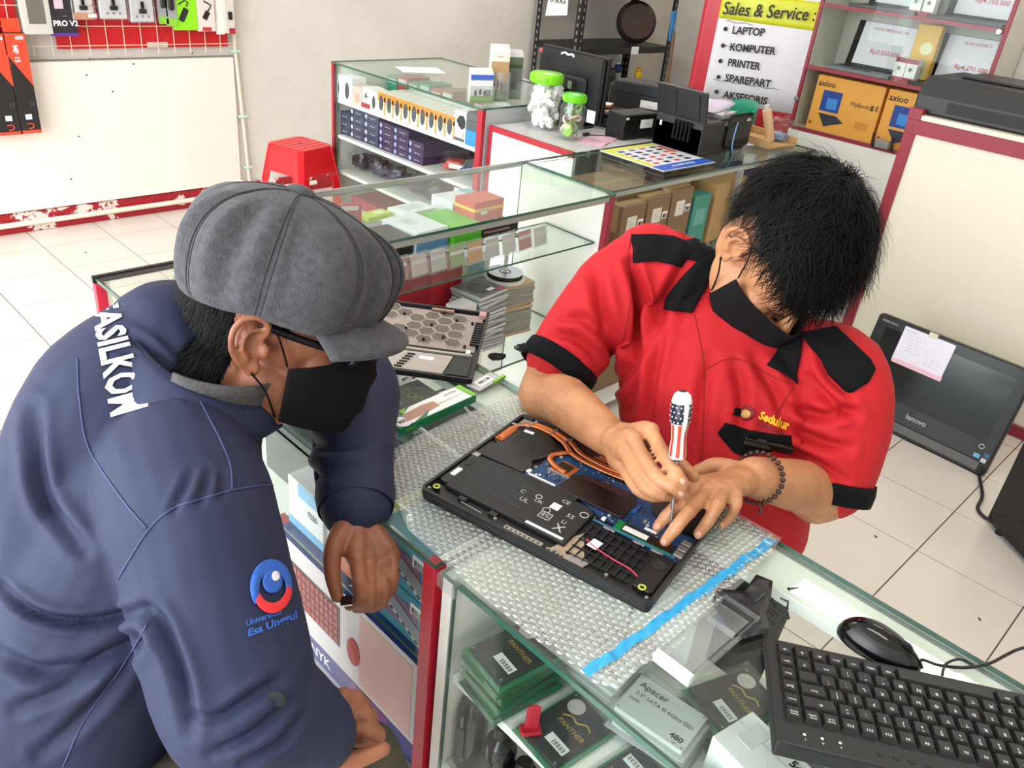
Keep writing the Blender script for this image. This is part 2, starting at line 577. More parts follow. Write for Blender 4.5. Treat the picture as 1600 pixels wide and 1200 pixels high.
MB().box(.556, BY0 + .03, .43, .93, BY1 - .02, .445).build('shelf', WHITE, B, bevel=.001)
MB().box(.552, BY0, .05, .945, BY1, .07).build('base_board', WHITE, B)
MB().box(.872, BY0 + .02, HC - .028, .945, BY1 - .02, HC - .010).build('top_rail', WHITE, B, bevel=.001)
MB().box(.945, BY0, HC - .03, .953, BY1, HC - .0085).build('edge_strip', ALU, B)
MB().box(.915, BY1 - .04, .05, .945, BY1 - .012, HC - .03).build('post', WHITE, B)

# second counter: glass row along the back of the work space
C2 = thing('glass_counter', 'open backed glass counter in the middle, holding discs and boxed goods', 'counter', (0, 0, 0))
CX0, CX1, CY0, CY1 = .96, 2.105, 1.575, 1.995
pane_z('top_glass', CX0, CY0, CX1, CY1, HC, .008, C2)
MB().box(CX0 + .005, CY0 + .004, HC - .026, CX1 - .02, CY0 + .016, HC - .0085).build('top_rail', ALU, C2)
MB().box(CX0, CY1 - .006, HC - .012, CX1, CY1 + .003, HC + .002).build('edge_strip', ALU, C2)
pane_y('front_glass', CY1 - .014, CX0 + .01, CX1 - .02, .1, HC - .012, .006, C2)
MB().box(CX1 - .024, CY0 + .022, .06, CX1 - .006, CY1 - .02, HC - .0085).build('end_panel', WHITE, C2, bevel=.001)
MB().box(CX1 - .024, CY0, .06, CX1 - .002, CY0 + .021, HC - .0085).build('post', REDDARK, C2, bevel=.001)
MB().box(CX0, CY0, .06, CX0 + .018, CY1 - .02, HC - .0085).build('end_panel', WHITE, C2, bevel=.001)
s1 = pane_z('shelf', CX0 + .02, CY0 + .035, CX1 - .03, CY1 - .16, .752, .006, C2)
pane_z('shelf', CX0 + .02, CY0 + .02, CX1 - .026, CY1 - .03, .410, .008, C2)
MB().box(CX0, CY0, .06, CX1, CY1, .08).build('base_board', WHITE, C2)
for (x, y) in ((CX1 - .045, CY0 + .05), (CX1 - .045, CY1 - .17)):
    MB().box(x, y, .739, x + .022, y + .02, .746).build('shelf_clip', CLEAR, C2)
pane_z('upper_shelf', CX0 + .02, CY1 - .30, CX1 - .30, CY1 - .02, .795, .006, C2)

# third counter, carrying the row on behind the technician
C3 = thing('glass_counter', 'glass counter to the right of the middle one, stacked with brown cartons', 'counter', (0, 0, 0))
DX0, DX1, DY0, DY1 = 2.108, 3.50, 1.60, 2.0
pane_z('top_glass', DX0, DY0, DX1, DY1, HC, .008, C3)
MB().box(DX0 + .005, DY0 + .003, HC - .024, DX1, DY0 + .014, HC - .0085).build('top_rail', ALU, C3)
MB().box(DX0, DY0, .06, DX0 + .018, DY0 + .021, HC - .0085).build('post', REDDARK, C3, bevel=.001)
MB().box(DX0, DY0 + .022, .06, DX0 + .018, DY1 - .02, HC - .0085).build('end_panel', WHITE, C3, bevel=.001)
MB().box(DX1 - .02, DY0, .06, DX1, DY1, HC - .0085).build('end_panel', WHITE, C3, bevel=.001)
pane_y('front_glass', DY1 - .012, DX0 + .02, DX1 - .02, .1, HC - .012, .006, C3)
pane_z('shelf', DX0 + .02, DY0 + .03, DX1 - .02, DY1 - .03, .60, .008, C3)
MB().box(DX0, DY0, .06, DX1, DY1, .08).build('base_board', WHITE, C3)
MB().box(2.93, DY0 + .01, .08, 2.945, DY0 + .03, HC - .03).build('post', ALU, C3)

# display case in front of the back wall
EX, EY0, EY1, EZ = 2.345, 2.475, 3.55, .985
E_ = thing('display_case', 'glass display case by the back wall with rows of boxed computer mice', 'display case', (0, 0, 0))
EXB = 3.02
pane_z('top_glass', EX - .005, EY0, EXB, EY1, EZ, .008, E_)
pane_x('front_glass', EX, EY0 + .02, EY1 - .02, .1, EZ - .012, .006, E_)
MB().box(EX - .004, EY1 - .018, .05, EX + .014, EY1, EZ - .009).build('post', REDLAM, E_)
MB().box(EX - .004, EY0, .05, EX + .014, EY0 + .03, EZ - .009).build('post', REDLAM, E_)
MB().box(EX + .014, EY0, .05, EXB, EY0 + .012, EZ - .009).build('end_panel', LGREY, E_)
MB().box(EX + .014, EY1 - .012, .05, EXB, EY1, EZ - .009).build('end_panel', WHITE, E_)
MB().box(EX + .01, EY1 - .026, .05, EX + .02, EY1 - .018, EZ - .012).build('post', ALU, E_)
MB().box(EXB - .012, EY0, .05, EXB, EY1, EZ - .16).build('back_panel', mat('grey_back_panel', '#a9a69e', .6), E_)
ESH = []
for z in (.815, .645, .47, .30):
    ESH.append(z)
    MB().box(EX + .012, EY0 + .03, z - .016, EXB - .014, EY1 - .03, z).build('shelf', WHITE, E_, bevel=.001)
MB().box(EX, EY0, .05, EXB, EY1, .07).build('base_board', WHITE, E_)

# white desk with red trim next to the case
FX, FY0, FY1 = 2.375, 2.005, 2.462
F_ = thing('desk', 'white laminate cash desk with red edging, carrying jars and a monitor', 'desk', (0, 0, 0))
MB().box(FX, FY0, HC - .02, 3.48, FY1, HC).build('desktop', mat('worn_grey_desktop', '#c4c4c4', .4, var=.05, scale=10), F_, bevel=.001)
MB().box(FX + .004, FY0, .06, FX + .02, FY1 - .004, HC - .02).build('front_panel', mat('white_front', '#f4f4f4', .4), F_)
MB().box(FX - .003, FY0, HC - .021, FX + .01, FY1 + .002, HC + .001).build('edge_strip', REDLAM, F_)
MB().box(FX - .003, FY1 - .014, .05, FX + .01, FY1 + .002, HC - .021).build('post', REDLAM, F_)
MB().box(3.46, FY0, .06, 3.48, FY1, HC - .02).build('end_panel', WHITE, F_)
MB().box(FX + .02, FY1 - .02, .06, 3.46, FY1 - .004, HC - .02).build('end_panel', WHITE, F_)

# tall white cupboard with red framing against the right wall
PX, PY1, PZ = 3.60, 1.30, 1.13
K = thing('cupboard', 'white cupboard with dark red frame behind the technician', 'cupboard', (0, 0, 0))
CREAM = mat('cream_panel', '#e6e0cd', .45, var=.015, scale=2)
MB().box(PX + .012, -1.2, .02, PX + .03, PY1 - .02, PZ - .02).build('panel', CREAM, K)
MB().box(PX, -1.2, PZ - .075, PX + .02, PY1, PZ - .018).build('rail', REDDARK, K, bevel=.001)
MB().box(PX, PY1 - .045, .03, PX + .02, PY1, PZ - .075).build('post', REDDARK, K, bevel=.001)
MB().box(PX - .004, PY1 - .05, PZ - .02, PX + .03, PY1 + .004, PZ + .022).build('corner_cap', REDDARK, K, bevel=.001)
MB().box(PX - .002, -1.2, PZ - .018, 4.02, PY1 - .05, PZ).build('worktop', CREAM, K, bevel=.001)
MB().box(PX, -1.2, 0, PX + .02, PY1 - .045, .05).build('rail', REDDARK, K, bevel=.001)
MB().box(PX + .03, PY1 - .03, .02, 4.02, PY1 - .01, PZ - .02).build('side_panel', CREAM, K)
# ------------------------------------------------------------------ people
from mathutils.bvhtree import BVHTree
from mathutils.geometry import delaunay_2d_cdt


def ratio(p):
    """photo pixel of a world point"""
    c = RM.transposed() @ (Vector(p) - CAM)
    return 800 + FPX * c[0] / c[2], 600 + FPX * c[1] / c[2], c[2]


def loft(mb, secs, n=28, mi=0, e=2.0):
    """secs: (centre, half-width vector, half-depth vector)"""
    rings = []
    for c, a, b in secs:
        c = Vector(c); a = Vector(a); b = Vector(b); ring = []
        for k in range(n):
            t = 2 * math.pi * k / n
            ct, st = math.cos(t), math.sin(t)
            ca = math.copysign(abs(ct) ** (2 / e), ct); sa = math.copysign(abs(st) ** (2 / e), st)
            ring.append(len(mb.v)); mb.v.append(tuple(c + a * ca + b * sa))
        rings.append(ring)
    for p, q in zip(rings, rings[1:]):
        for k in range(n):
            j = (k + 1) % n
            mb.f.append((p[k], p[j], q[j], q[k])); mb.m.append(mi)
    mb.f.append(tuple(reversed(rings[0]))); mb.m.append(mi)
    mb.f.append(tuple(rings[-1])); mb.m.append(mi)


def spline(pts, k=5):
    """Catmull-Rom through pts (Vectors or tuples of any length)"""
    P = [Vector(p) for p in pts]; out = []
    for i in range(len(P) - 1):
        a = P[max(i - 1, 0)]; b = P[i]; c = P[i + 1]; d = P[min(i + 2, len(P) - 1)]
        for j in range(k):
            t = j / k
            out.append(.5 * (2 * b + (c - a) * t + (2 * a - 5 * b + 4 * c - d) * t * t + (3 * b - 3 * c + d - a) * t ** 3))
    out.append(P[-1])
    return out


def limb(mb, pts, rad, k=5, n=18):
    q = spline([tuple(p) + (r,) for p, r in zip([Vector(p) for p in pts], rad)], k) if False else None
    P = spline(pts, k); Rr = spline([(r, 0, 0) for r in rad], k)
    mb.tube(P, [max(r[0], .002) for r in Rr], n)
    mb.ell(P[0], (rad[0] * .98,) * 3, 14, 8); mb.ell(P[-1], (rad[-1] * .98,) * 3, 14, 8)


def blob(name, mb, mats, parent, voxel=.004, sm=4, fac=.5):
    o = mb.build(name, mats, None)
    md = o.modifiers.new('r', 'REMESH'); md.mode = 'VOXEL'; md.voxel_size = voxel; md.use_smooth_shade = True
    if sm:
        s2 = o.modifiers.new('s', 'SMOOTH'); s2.iterations = sm; s2.factor = fac
    mod_mesh(o)
    o.parent = parent
    me = o.data
    if not me.materials:
        for q in (mats if isinstance(mats, (list, tuple)) else [mats]):
            me.materials.append(q)
    me.polygons.foreach_set('use_smooth', [True] * len(me.polygons))
    return o


def seg_dist(p, a, b):
    ab = b - a; t = max(0, min(1, (p - a).dot(ab) / max(ab.length_squared, 1e-9)))
    return (p - (a + ab * t)).length, t


def cloth(o, creases=(), noise_amp=.002, nscale=9, stretch=(1, 1, 1)):
    """press folds into a garment: creases are (photo polyline, half width px, depth m); vertices facing the lens side only"""
    me = o.data
    n = [Vector(v.normal) for v in me.vertices]
    cs = []
    for pl, w, d in creases:
        q = [Vector(p) for p in spline([(a, b, 0) for a, b in pl], 6)]
        q = [Vector((v.x, v.y)) for v in q]
        cs.append((q, w, d, min(v.x for v in q) - 3 * w, max(v.x for v in q) + 3 * w, min(v.y for v in q) - 3 * w, max(v.y for v in q) + 3 * w))
    for v in me.vertices:
        co = v.co; nn = n[v.index]
        s = Vector((co.x * stretch[0], co.y * stretch[1], co.z * stretch[2])) * nscale
        d = (noise.noise(s) + .5 * noise.noise(s * 2.1)) * noise_amp
        if cs and nn.dot(CAM - co) > 0:
            x, y, z = ratio(co); p2 = Vector((x, y))
            for q, w, dd, x0, x1, y0, y1 in cs:
                if x0 < x < x1 and y0 < y < y1:
                    m = 1e9; L = len(q) - 1; tt = 0
                    for i in range(L):
                        r, t = seg_dist(p2, q[i], q[i + 1])
                        if r < m:
                            m = r; tt = (i + t) / L
                    f = math.sin(math.pi * min(max(tt, .04), .96)) ** .5
                    u = m / w
                    d += dd * f * (math.exp(-u * u) - .45 * math.exp(-(u - 1.7) ** 2))
        v.co = co + nn * d
    me.update()


def bvh(*obs):
    vs = []; fs = []
    for o in obs:
        k = len(vs)
        vs += [tuple(v.co) for v in o.data.vertices]
        fs += [tuple(i + k for i in p.vertices) for p in o.data.polygons]
    return BVHTree.FromPolygons(vs, fs)


def cast(T, px, py, off):
    d = (RM @ Vector((px - 800, py - 600, FPX))).normalized()
    h = T.ray_cast(CAM, d)
    if h[0] is None:
        return None
    nn = h[1] if h[1].dot(d) < 0 else -h[1]
    return h[0] + nn * off


def drape(name, poly, T, mt, parent, off=.0015, step=7, thick=.0012):
    """cloth patch cut to a photo outline and laid on the surface T"""
    P = []
    for i, a in enumerate(poly):
        b = poly[(i + 1) % len(poly)]; L = math.hypot(b[0] - a[0], b[1] - a[1]); k = max(1, int(L / step))
        for j in range(k):
            P.append(Vector((a[0] + (b[0] - a[0]) * j / k, a[1] + (b[1] - a[1]) * j / k)))
    nb = len(P)
    xs = [p.x for p in P]; ys = [p.y for p in P]

    def inside(x, y):
        c = False
        for i in range(nb):
            a = P[i]; b = P[i - 1]
            if (a.y > y) != (b.y > y) and x < (b.x - a.x) * (y - a.y) / (b.y - a.y) + a.x:
                c = not c
        return c
    y = min(ys) + step / 2
    while y < max(ys):
        x = min(xs) + step / 2
        while x < max(xs):
            if inside(x, y) and min((p.x - x) ** 2 + (p.y - y) ** 2 for p in P[:nb]) > (step * .45) ** 2:
                P.append(Vector((x, y)))
            x += step
        y += step
    r = delaunay_2d_cdt(P, [(i, (i + 1) % nb) for i in range(nb)], [], 1, 1e-5)
    V = []; ok = []
    for p in r[0]:
        w = cast(T, p.x, p.y, off)
        ok.append(w is not None); V.append(tuple(w) if w is not None else (0, 0, 0))
    F = []
    for f in r[2]:
        if all(ok[i] for i in f):
            a, b, c = [Vector(V[i]) for i in f[:3]]
            if max((a - b).length, (b - c).length, (a - c).length) < .06:
                if (b - a).cross(c - a).dot(CAM - a) < 0:
                    f = list(reversed(f))
                F.append(tuple(f))
    used = sorted({i for f in F for i in f}); mp = {u: k for k, u in enumerate(used)}
    b = MB().add([V[i] for i in used], [tuple(mp[i] for i in f) for f in F])
    o = b.build(name, mt, parent, smooth='all')
    if thick:
        md = o.modifiers.new('t', 'SOLIDIFY'); md.thickness = thick; md.offset = 0
    return o


def seam(name, pl, T, mt, parent, r=.0012, off=.0006, n=6, k=8):
    pts = [cast(T, p.x, p.y, off) for p in spline([(a, b, 0) for a, b in pl], k)]
    pts = [p for p in pts if p is not None]
    if len(pts) > 1:
        return MB().tube(pts, r, n).build(name, mt, parent, smooth='all')


def drape_text(s, quad, T, mt, parent, off=.002, bold=.02, name='lettering', curve=None):
    """lettering laid on cloth; quad: photo corners of the text box: left-bottom, right-bottom, right-top, left-top"""
    cu = bpy.data.curves.new('t', 'FONT'); cu.body = s; cu.resolution_u = 2; cu.offset = bold
    o = bpy.data.objects.new('t', cu); COL.objects.link(o)
    me = bpy.data.meshes.new_from_object(o.evaluated_get(bpy.context.evaluated_depsgraph_get()))
    bpy.data.objects.remove(o)
    bm = bmesh.new(); bm.from_mesh(me)
    bmesh.ops.triangulate(bm, faces=bm.faces[:])
    for _ in range(5):
        L = [e for e in bm.edges if e.calc_length() > .09]
        if not L: break
        bmesh.ops.subdivide_edges(bm, edges=L, cuts=1)
        bmesh.ops.triangulate(bm, faces=bm.faces[:])
    xs = [v.co.x for v in bm.verts]; ys = [v.co.y for v in bm.verts]
    x0, x1, y0, y1 = min(xs), max(xs), min(0, min(ys)), max(ys)
    a, b_, c, d = [Vector(q) for q in quad]
    dead = []
    for v in bm.verts:
        u = (v.co.x - x0) / (x1 - x0); t = (v.co.y - y0) / (y1 - y0)
        p = a.lerp(b_, u).lerp(d.lerp(c, u), t)
        if curve:
            p += Vector(curve) * (4 * u * (1 - u))
        w = cast(T, p.x, p.y, 0)
        if w is None: dead.append(v)
        else: v.co = w + (CAM - w).normalized() * off
    bmesh.ops.delete(bm, geom=dead, context='VERTS')
    bm.to_mesh(me); bm.free()
    me.materials.clear(); me.materials.append(mt); me.name = name
    ob = bpy.data.objects.new(name, me); COL.objects.link(ob); ob.parent = parent
    return ob


def skin(name, col, dark):
    m, nt, b = newmat(name)
    tc = nt.nodes.new('ShaderNodeTexCoord')
    n1 = nt.nodes.new('ShaderNodeTexNoise'); n1.inputs['Scale'].default_value = 22; n1.inputs['Detail'].default_value = 6
    cr = nt.nodes.new('ShaderNodeValToRGB')
    cr.color_ramp.elements[0].position = .3; cr.color_ramp.elements[0].color = hx(dark)
    cr.color_ramp.elements[1].position = .65; cr.color_ramp.elements[1].color = hx(col)
    nt.links.new(tc.outputs['Object'], n1.inputs[0]); nt.links.new(n1.outputs[0], cr.inputs[0]); nt.links.new(cr.outputs[0], b.inputs['Base Color'])
    n2 = nt.nodes.new('ShaderNodeTexNoise'); n2.inputs['Scale'].default_value = 260; n2.inputs['Detail'].default_value = 3
    bp = nt.nodes.new('ShaderNodeBump'); bp.inputs['Strength'].default_value = .12; bp.inputs['Distance'].default_value = .001
    nt.links.new(tc.outputs['Object'], n2.inputs[0]); nt.links.new(n2.outputs[0], bp.inputs['Height']); nt.links.new(bp.outputs[0], b.inputs['Normal'])
    b.inputs['Roughness'].default_value = .5
    b.inputs['Subsurface Weight'].default_value = .12
    b.inputs['Subsurface Radius'].default_value = (.012, .004, .002)
    b.inputs['Subsurface Scale'].default_value = .3
    return m


HAIR = mat('black_hair', '#060505', .6, spec=.15)
HAIRB = mat('hair_roots', '#080706', .85, spec=.2)


def headM(c, f, up):
    f = Vector(f).normalized(); up = Vector(up); y = up.cross(f).normalized(); z = f.cross(y)
    M = Matrix.Identity(4)
    for i in range(3):
        M[i][0] = f[i]; M[i][1] = y[i]; M[i][2] = z[i]; M[i][3] = c[i]
    return M


def add_head(mb, M):
    def e(c, r, rot=None):
        Q = M @ Matrix.Translation(c)
        if rot: Q = Q @ rot
        mb.ell((0, 0, 0), r, 24, 16, 0, Q)
    e((-.012, 0, .045), (.098, .077, .092))            # skull
    e((.022, 0, .02), (.072, .066, .085))              # brow and temples
    e((.032, 0, -.045), (.056, .054, .07))             # mid face
    e((.045, 0, -.088), (.036, .034, .028))            # chin
    for s in (-1, 1):
        e((.012, s * .046, -.066), (.046, .017, .034), Matrix.Rotation(R(24), 4, 'Y'))   # jaw
        e((.062, s * .036, -.024), (.026, .022, .02))  # cheekbone
        e((.078, s * .030, .028), (.014, .026, .008))  # brow ridge
        # ear: helix, lobe, bowl rim
        hel = [(-.004, s * .074, .004), (.004, s * .081, .022), (-.006, s * .089, .034), (-.022, s * .093, .030), (-.031, s * .094, .012), (-.029, s * .090, -.008), (-.018, s * .083, -.024), (-.004, s * .075, -.030)]
        P = [M @ v for v in spline(hel, 5)]
        mb.tube(P, .0048, 8)
        e((-.008, s * .076, -.028), (.011, .0055, .011))
        e((-.014, s * .076, .002), (.017, .0055, .029), Matrix.Rotation(s * R(-16), 4, 'Z') @ Matrix.Rotation(R(-8), 4, 'Y'))
        anti = [(-.002, s * .080, .020), (-.016, s * .088, .014), (-.019, s * .088, -.004), (-.010, s * .083, -.018)]
        mb.tube([M @ v for v in spline(anti, 4)], .0033, 7)
        e((.004, s * .077, -.006), (.006, .005, .009))
    P = [M @ Vector(p) for p in ((.088, 0, .022), (.098, 0, .0), (.112, 0, -.022))]
    mb.tube(P, [.009, .010, .013], 10)
    e((.108, 0, -.026), (.013, .013, .011))
    for s in (-1, 1):
        e((.098, s * .013, -.030), (.011, .008, .008))
    e((.083, 0, -.060), (.014, .024, .007)); e((.081, 0, -.071), (.013, .021, .008))


def mask_mesh(M, name, mt, parent, grow=.0):
    """pleated face mask: wraps cheek to cheek, nose to chin"""
    def fn(u, v):
        a = (u - .5) * R(172); s = abs(u - .5) * 2
        z = -.003 - v * .105 - (1 - s) ** 1.3 * .0 + (1 - s) * (.004 if v < .5 else -.006) - s * .020 * (1 - v) + s * .018 * v
        rx = .079 + .028 * math.exp(-(a / .5) ** 2) * (1 - abs(v - .30) * .8) - .010 * max(0, v - .7) / .3
        ry = .0715 - .007 * v
        x = .022 + rx * math.cos(a) ** (1 if math.cos(a) > 0 else 1) + grow
        y = ry * math.sin(a)
        x += .0012 * math.sin(v * 22) * (1 - s)
        return M @ Vector((x, y, z))
    b = MB().grid(fn, 40, 26)
    o = b.build(name, mt, parent, smooth='all')
    md = o.modifiers.new('t', 'SOLIDIFY'); md.thickness = .0025; md.offset = 1
    return o


def strands(mb, roots, length, wid, curl, seg=4, mi=0, grav=(0, 0, -1), rnd=None, lift=.5, seed=1):
    """roots: (position, normal, comb direction)"""
    rr = random.Random(seed); grav = Vector(grav)
    for p, n, t in roots:
        L = length * rr.uniform(.6, 1.25)
        d = (t + n * lift * rr.uniform(.5, 1.3) + Vector((rr.gauss(0, .17), rr.gauss(0, .17), rr.gauss(0, .17)))).normalized()
        side = d.cross(n)
        if side.length < 1e-4: continue
        side.normalize()
        c = rr.uniform(-1, 1) * curl
        q = Vector(p); pts = [q.copy()]
        for i in range(seg):
            q = q + d * (L / seg); pts.append(q.copy())
            d = (d + grav * .16 + side * c * .35 - n * .20 * lift).normalized()
        o = len(mb.v); w = wid * rr.uniform(.7, 1.3)
        for i, q in enumerate(pts[:-1]):
            ww = w * (1 - .75 * i / seg)
            mb.v.append(tuple(q - side * ww)); mb.v.append(tuple(q + side * ww))
        mb.v.append(tuple(pts[-1]))
        for i in range(seg - 1):
            k = o + 2 * i
            mb.f.append((k, k + 1, k + 3, k + 2)); mb.m.append(mi)
        k = o + 2 * (seg - 1)
        mb.f.append((k, k + 1, k + 2)); mb.m.append(mi)


def chain(pts):
    return [Vector(p) for p in pts]


def add_hand(mb, wrist, mcps, fingers, thumb, rw=.024, sc=1.0):
    """wrist point; knuckle points; fingers: point chains from each knuckle; thumb: chain from the palm root"""
    for k, (m_, f) in enumerate(zip(mcps, fingers)):
        w = Vector(wrist)
        mb.tube(spline([w, w.lerp(Vector(m_), .5), m_], 4), [(.020 * sc)] * 4 + [(.0165 * sc)] * 4 + [.0125 * sc], 12)
        r = [.0108, .0098, .0088, .0075] if k < 3 else [.0096, .0086, .0076, .0066]
        pts = [m_] + list(f)
        P = spline(pts, 4); Q = spline([(r[min(i, 3)] * sc, 0, 0) for i in range(len(pts))], 4)
        mb.tube(P, [q[0] for q in Q], 10)
        mb.ell(P[-1], (r[min(len(pts) - 1, 3)] * sc * .99,) * 3, 10, 8)
        for i, p in enumerate(pts[1:-1]):
            mb.ell(p, (r[min(i + 1, 3)] * sc * 1.09,) * 3, 10, 8)
        mb.ell(m_, (.0135 * sc,) * 3, 10, 8)
    for a, b in zip(mcps, mcps[1:]):
        c = (Vector(a) + Vector(b)) / 2
        mb.tube([Vector(wrist).lerp(c, .25), Vector(wrist).lerp(c, .95)], [.019 * sc, .0115 * sc], 10)
    r = [.019, .0135, .0112, .0085]
    P = spline([wrist] + list(thumb), 4); Q = spline([(r[min(i, 3)] * sc, 0, 0) for i in range(len(thumb) + 1)], 4)
    mb.tube(P, [q[0] for q in Q], 10); mb.ell(P[-1], (r[3] * sc * .99,) * 3, 10, 8)
# ------------------------------------------------------------------ customer in navy jacket and grey cap
CU = thing('person', 'person in navy jacket and grey flat cap leaning over the counter, watching the repair', 'person', (0, 0, 0))
SK1 = skin('warm_brown_skin', '#9a6044', '#824e36')
NAVY = mat('navy_twill', '#1b2242', .75, var=.06, scale=4, bump=.10, bscale=700)
NAVYD = mat('navy_seam_thread', '#3a4470', .7)
NAVYL = mat('dark_navy_lining', '#15171f', .8)
HM = headM((.483, .873, 1.156), (.756, -.629, -.18), (.15, .116, .956)) @ Matrix.Scale(1.08, 4)
w_ = Vector((.59, .81, 0)); fw = Vector((.70, -.51, -.32)); sp = Vector((.485, .12, .866))
# body: head, neck, trunk, arms and hands in one surface
b = MB()
add_head(b, HM)
nk = HM @ Vector((-.03, 0, -.05))
limb(b, [(.37, .905, 1.03), (.405, .905, 1.085), nk], [.075, .060, .062])
loft(b, [((.12, .85, .62), w_ * .12, fw * .09), ((.25, .88, .85), w_ * .11, fw * .08), ((.37, .91, 1.02), w_ * .12, fw * .07), ((.39, .92, 1.06), w_ * .06, fw * .05)])
RS, LS = Vector((.300, .748, 1.034)), Vector((.51, 1.075, 1.03))
RE, RW = dep(382, 1105, .885), dep(487, 1142, .925)
LE, LW = Vector((.665, .955, .985)), dep(556, 800, 1.135)
limb(b, [(.37, .90, 1.02), RS, RE, RW], [.05, .045, .034, .026])
limb(b, [(.40, .95, 1.02), LS, LE, LW], [.05, .045, .034, .027])
# right hand resting on the knee
D_ = dep
add_hand(b, RW, [D_(536, 1092, .935), D_(546, 1110, .935), D_(548, 1132, .945), D_(542, 1150, .955)],
         [chain([D_(556, 1092, .942), D_(566, 1100, .955), D_(567, 1108, .97)]),
          chain([D_(568, 1112, .944), D_(580, 1120, .958), D_(580, 1130, .975)]),
          chain([D_(572, 1138, .948), D_(590, 1146, .960), D_(594, 1153, .975)]),
          chain([D_(560, 1156, .958), D_(575, 1160, .972), D_(586, 1162, .985)])],
         [D_(512, 1182, .925), D_(552, 1188, .930), D_(600, 1170, .942)])
# left hand hanging over the counter edge, pinching a small chip
LHM = [D_(556, 872, 1.085), D_(577, 882, 1.095), D_(597, 880, 1.105), D_(612, 868, 1.112)]
add_hand(b, LW, LHM,
         [chain([D_(562, 910, 1.055), D_(562, 938, 1.066), D_(546, 946, 1.078)]),
          chain([D_(576, 920, 1.062), D_(576, 945, 1.078), D_(557, 950, 1.095)]),
          chain([D_(598, 916, 1.075), D_(597, 940, 1.09), D_(578, 950, 1.105)]),
          chain([D_(613, 900, 1.088), D_(611, 922, 1.10), D_(597, 935, 1.11)])],
         [D_(524, 850, 1.085), D_(519, 893, 1.07), D_(527, 932, 1.066)], sc=1.02)
b1 = blob('body', b, SK1, CU, .0028, 3)
# hair roots painted on the scalp region, then cut hair
HMi = HM.inverted()
b1.data.materials.append(HAIRB)


def scalp1(p):
    if abs(p.y) > .070 and p.x > -.034 and p.z < .045: return False
    if p.x < -.012 and abs(p.y) < .1 and -.095 < p.z < .09 and p.x < -.03 - .25 * max(0, -p.z - .02): return True
    if abs(p.y) > .079: return False
    return -.03 <= p.x < .028 and .022 < p.z < .07 and abs(p.y) > .055


roots = []
for f in b1.data.polygons:
    p = HMi @ f.center
    if p.length < .15 and scalp1(p):
        f.material_index = 1
        nn = f.normal
        t = (HM.to_3x3() @ Vector((-.35, 0, -1))); t = (t - nn * t.dot(nn)).normalized()
        if random.random() < .8: roots.append((f.center.copy(), nn.copy(), t))
hb = MB(); strands(hb, roots, .022, .0006, .5, 3, lift=.35, seed=3)
hb.build('hair', HAIR, CU, smooth='all')
# short beard shadow along the jaw
BEARD = mat('stubble', '#3b2a22', .7)
rb = []
for f in b1.data.polygons:
    p = HMi @ f.center
    if .005 < p.x < .055 and -.085 < p.z < -.015 and p.y < -.04 and random.random() < .12 and p.z < -.03 and p.length < .14:
        t = (HM.to_3x3() @ Vector((.2, 0, -1))); nn = f.normal
        rb.append((f.center.copy(), nn.copy(), (t - nn * t.dot(nn)).normalized()))
hb = MB(); strands(hb, rb, .006, .00025, .3, 2, lift=.3, seed=4); hb.build('beard', BEARD, CU)
for s in (-1, 1):
    c = HM @ Vector((.064, s * .031, .004))
    MB().ell(c, (.0115,) * 3, 14, 10).build('eye', mat('eye_white', '#d8d2cc', .2), CU, smooth='all')
# cap: eight full panels gathered to a button, soft brim
CAPM = mat('grey_wool_felt', '#45454a', .95, var=.34, scale=110, bump=.5, bscale=420, sheen=.1)
CAPD = mat('cap_seam', '#38383c', .95)
CT = Matrix.Translation((-.004, .004, .084)) @ Matrix.Rotation(R(6), 4, 'Y')


def capfn(u, v, off=0):
    a = 2 * math.pi * u
    seamk = abs(((u * 8) % 1) - .5) * 2        # 1 on the seams
    if v < .24:                                # from the band out to the fullest line
        k = v / .24; r = .100 + (.124 - .100) * math.sin(k * math.pi / 2); z = -.050 + .058 * (1 - math.cos(k * math.pi / 2))
    else:
        k = (v - .24) / .76; r = .124 * math.cos(k * math.pi / 2) ** .72; z = .008 + .072 * math.sin(k * math.pi / 2)
    fold = (math.sin(a * 11 + 2 * math.sin(a * 3)) * .0055 + math.sin(a * 5 + 1) * .005 + .006 * max(0, math.sin(a * 8 + 1.2)) ** 6) * math.sin(math.pi * min(v * 1.35, 1)) ** .8
    r += fold - .0055 * seamk ** 8 * math.sin(math.pi * min(1, v * 1.1)) + off
    z += fold * .6 + off
    ex = 1.0 + .06 * math.cos(a)
    sag = -.012 * max(0, math.cos(a)) * (1 - v) - .016 * max(0, -math.cos(a)) * (1 - v)
    return HM @ CT @ Vector((r * math.cos(a) * ex, r * math.sin(a) * .92, z + sag))


cp = MB().grid(capfn, 128, 44, 0, True).build('cap', CAPM, CU, smooth='all')
md = cp.modifiers.new('t', 'SOLIDIFY'); md.thickness = .003; md.offset = -1
sm = MB()
for k in range(8):
    u = (k + .5) / 8 + .0
    for du in (-.004, .004):
        sm.tube([capfn((k / 8 + du) % 1, .03 + .95 * i / 22, .0004) for i in range(23)], .0007, 5)
sm.build('cap_seams', CAPD, cp)
MB().ell((0, 0, 0), (.017, .017, .008), 16, 8, 0, HM @ CT @ Matrix.Translation((0, 0, .081))).build('cap_button', CAPM, cp, smooth='all')


def brim(u, v):
    a = (u - .5) * R(112)
    r0 = .106; r = r0 + v * .060 * math.cos(a * .92) ** .6
    z = -.036 - .010 * v ** 1.3 - .016 * (abs(u - .5) * 2) ** 2 - .004 * v
    return HM @ CT @ Vector((r * math.cos(a) * 1.02 + .002, r * math.sin(a) * .88, z))


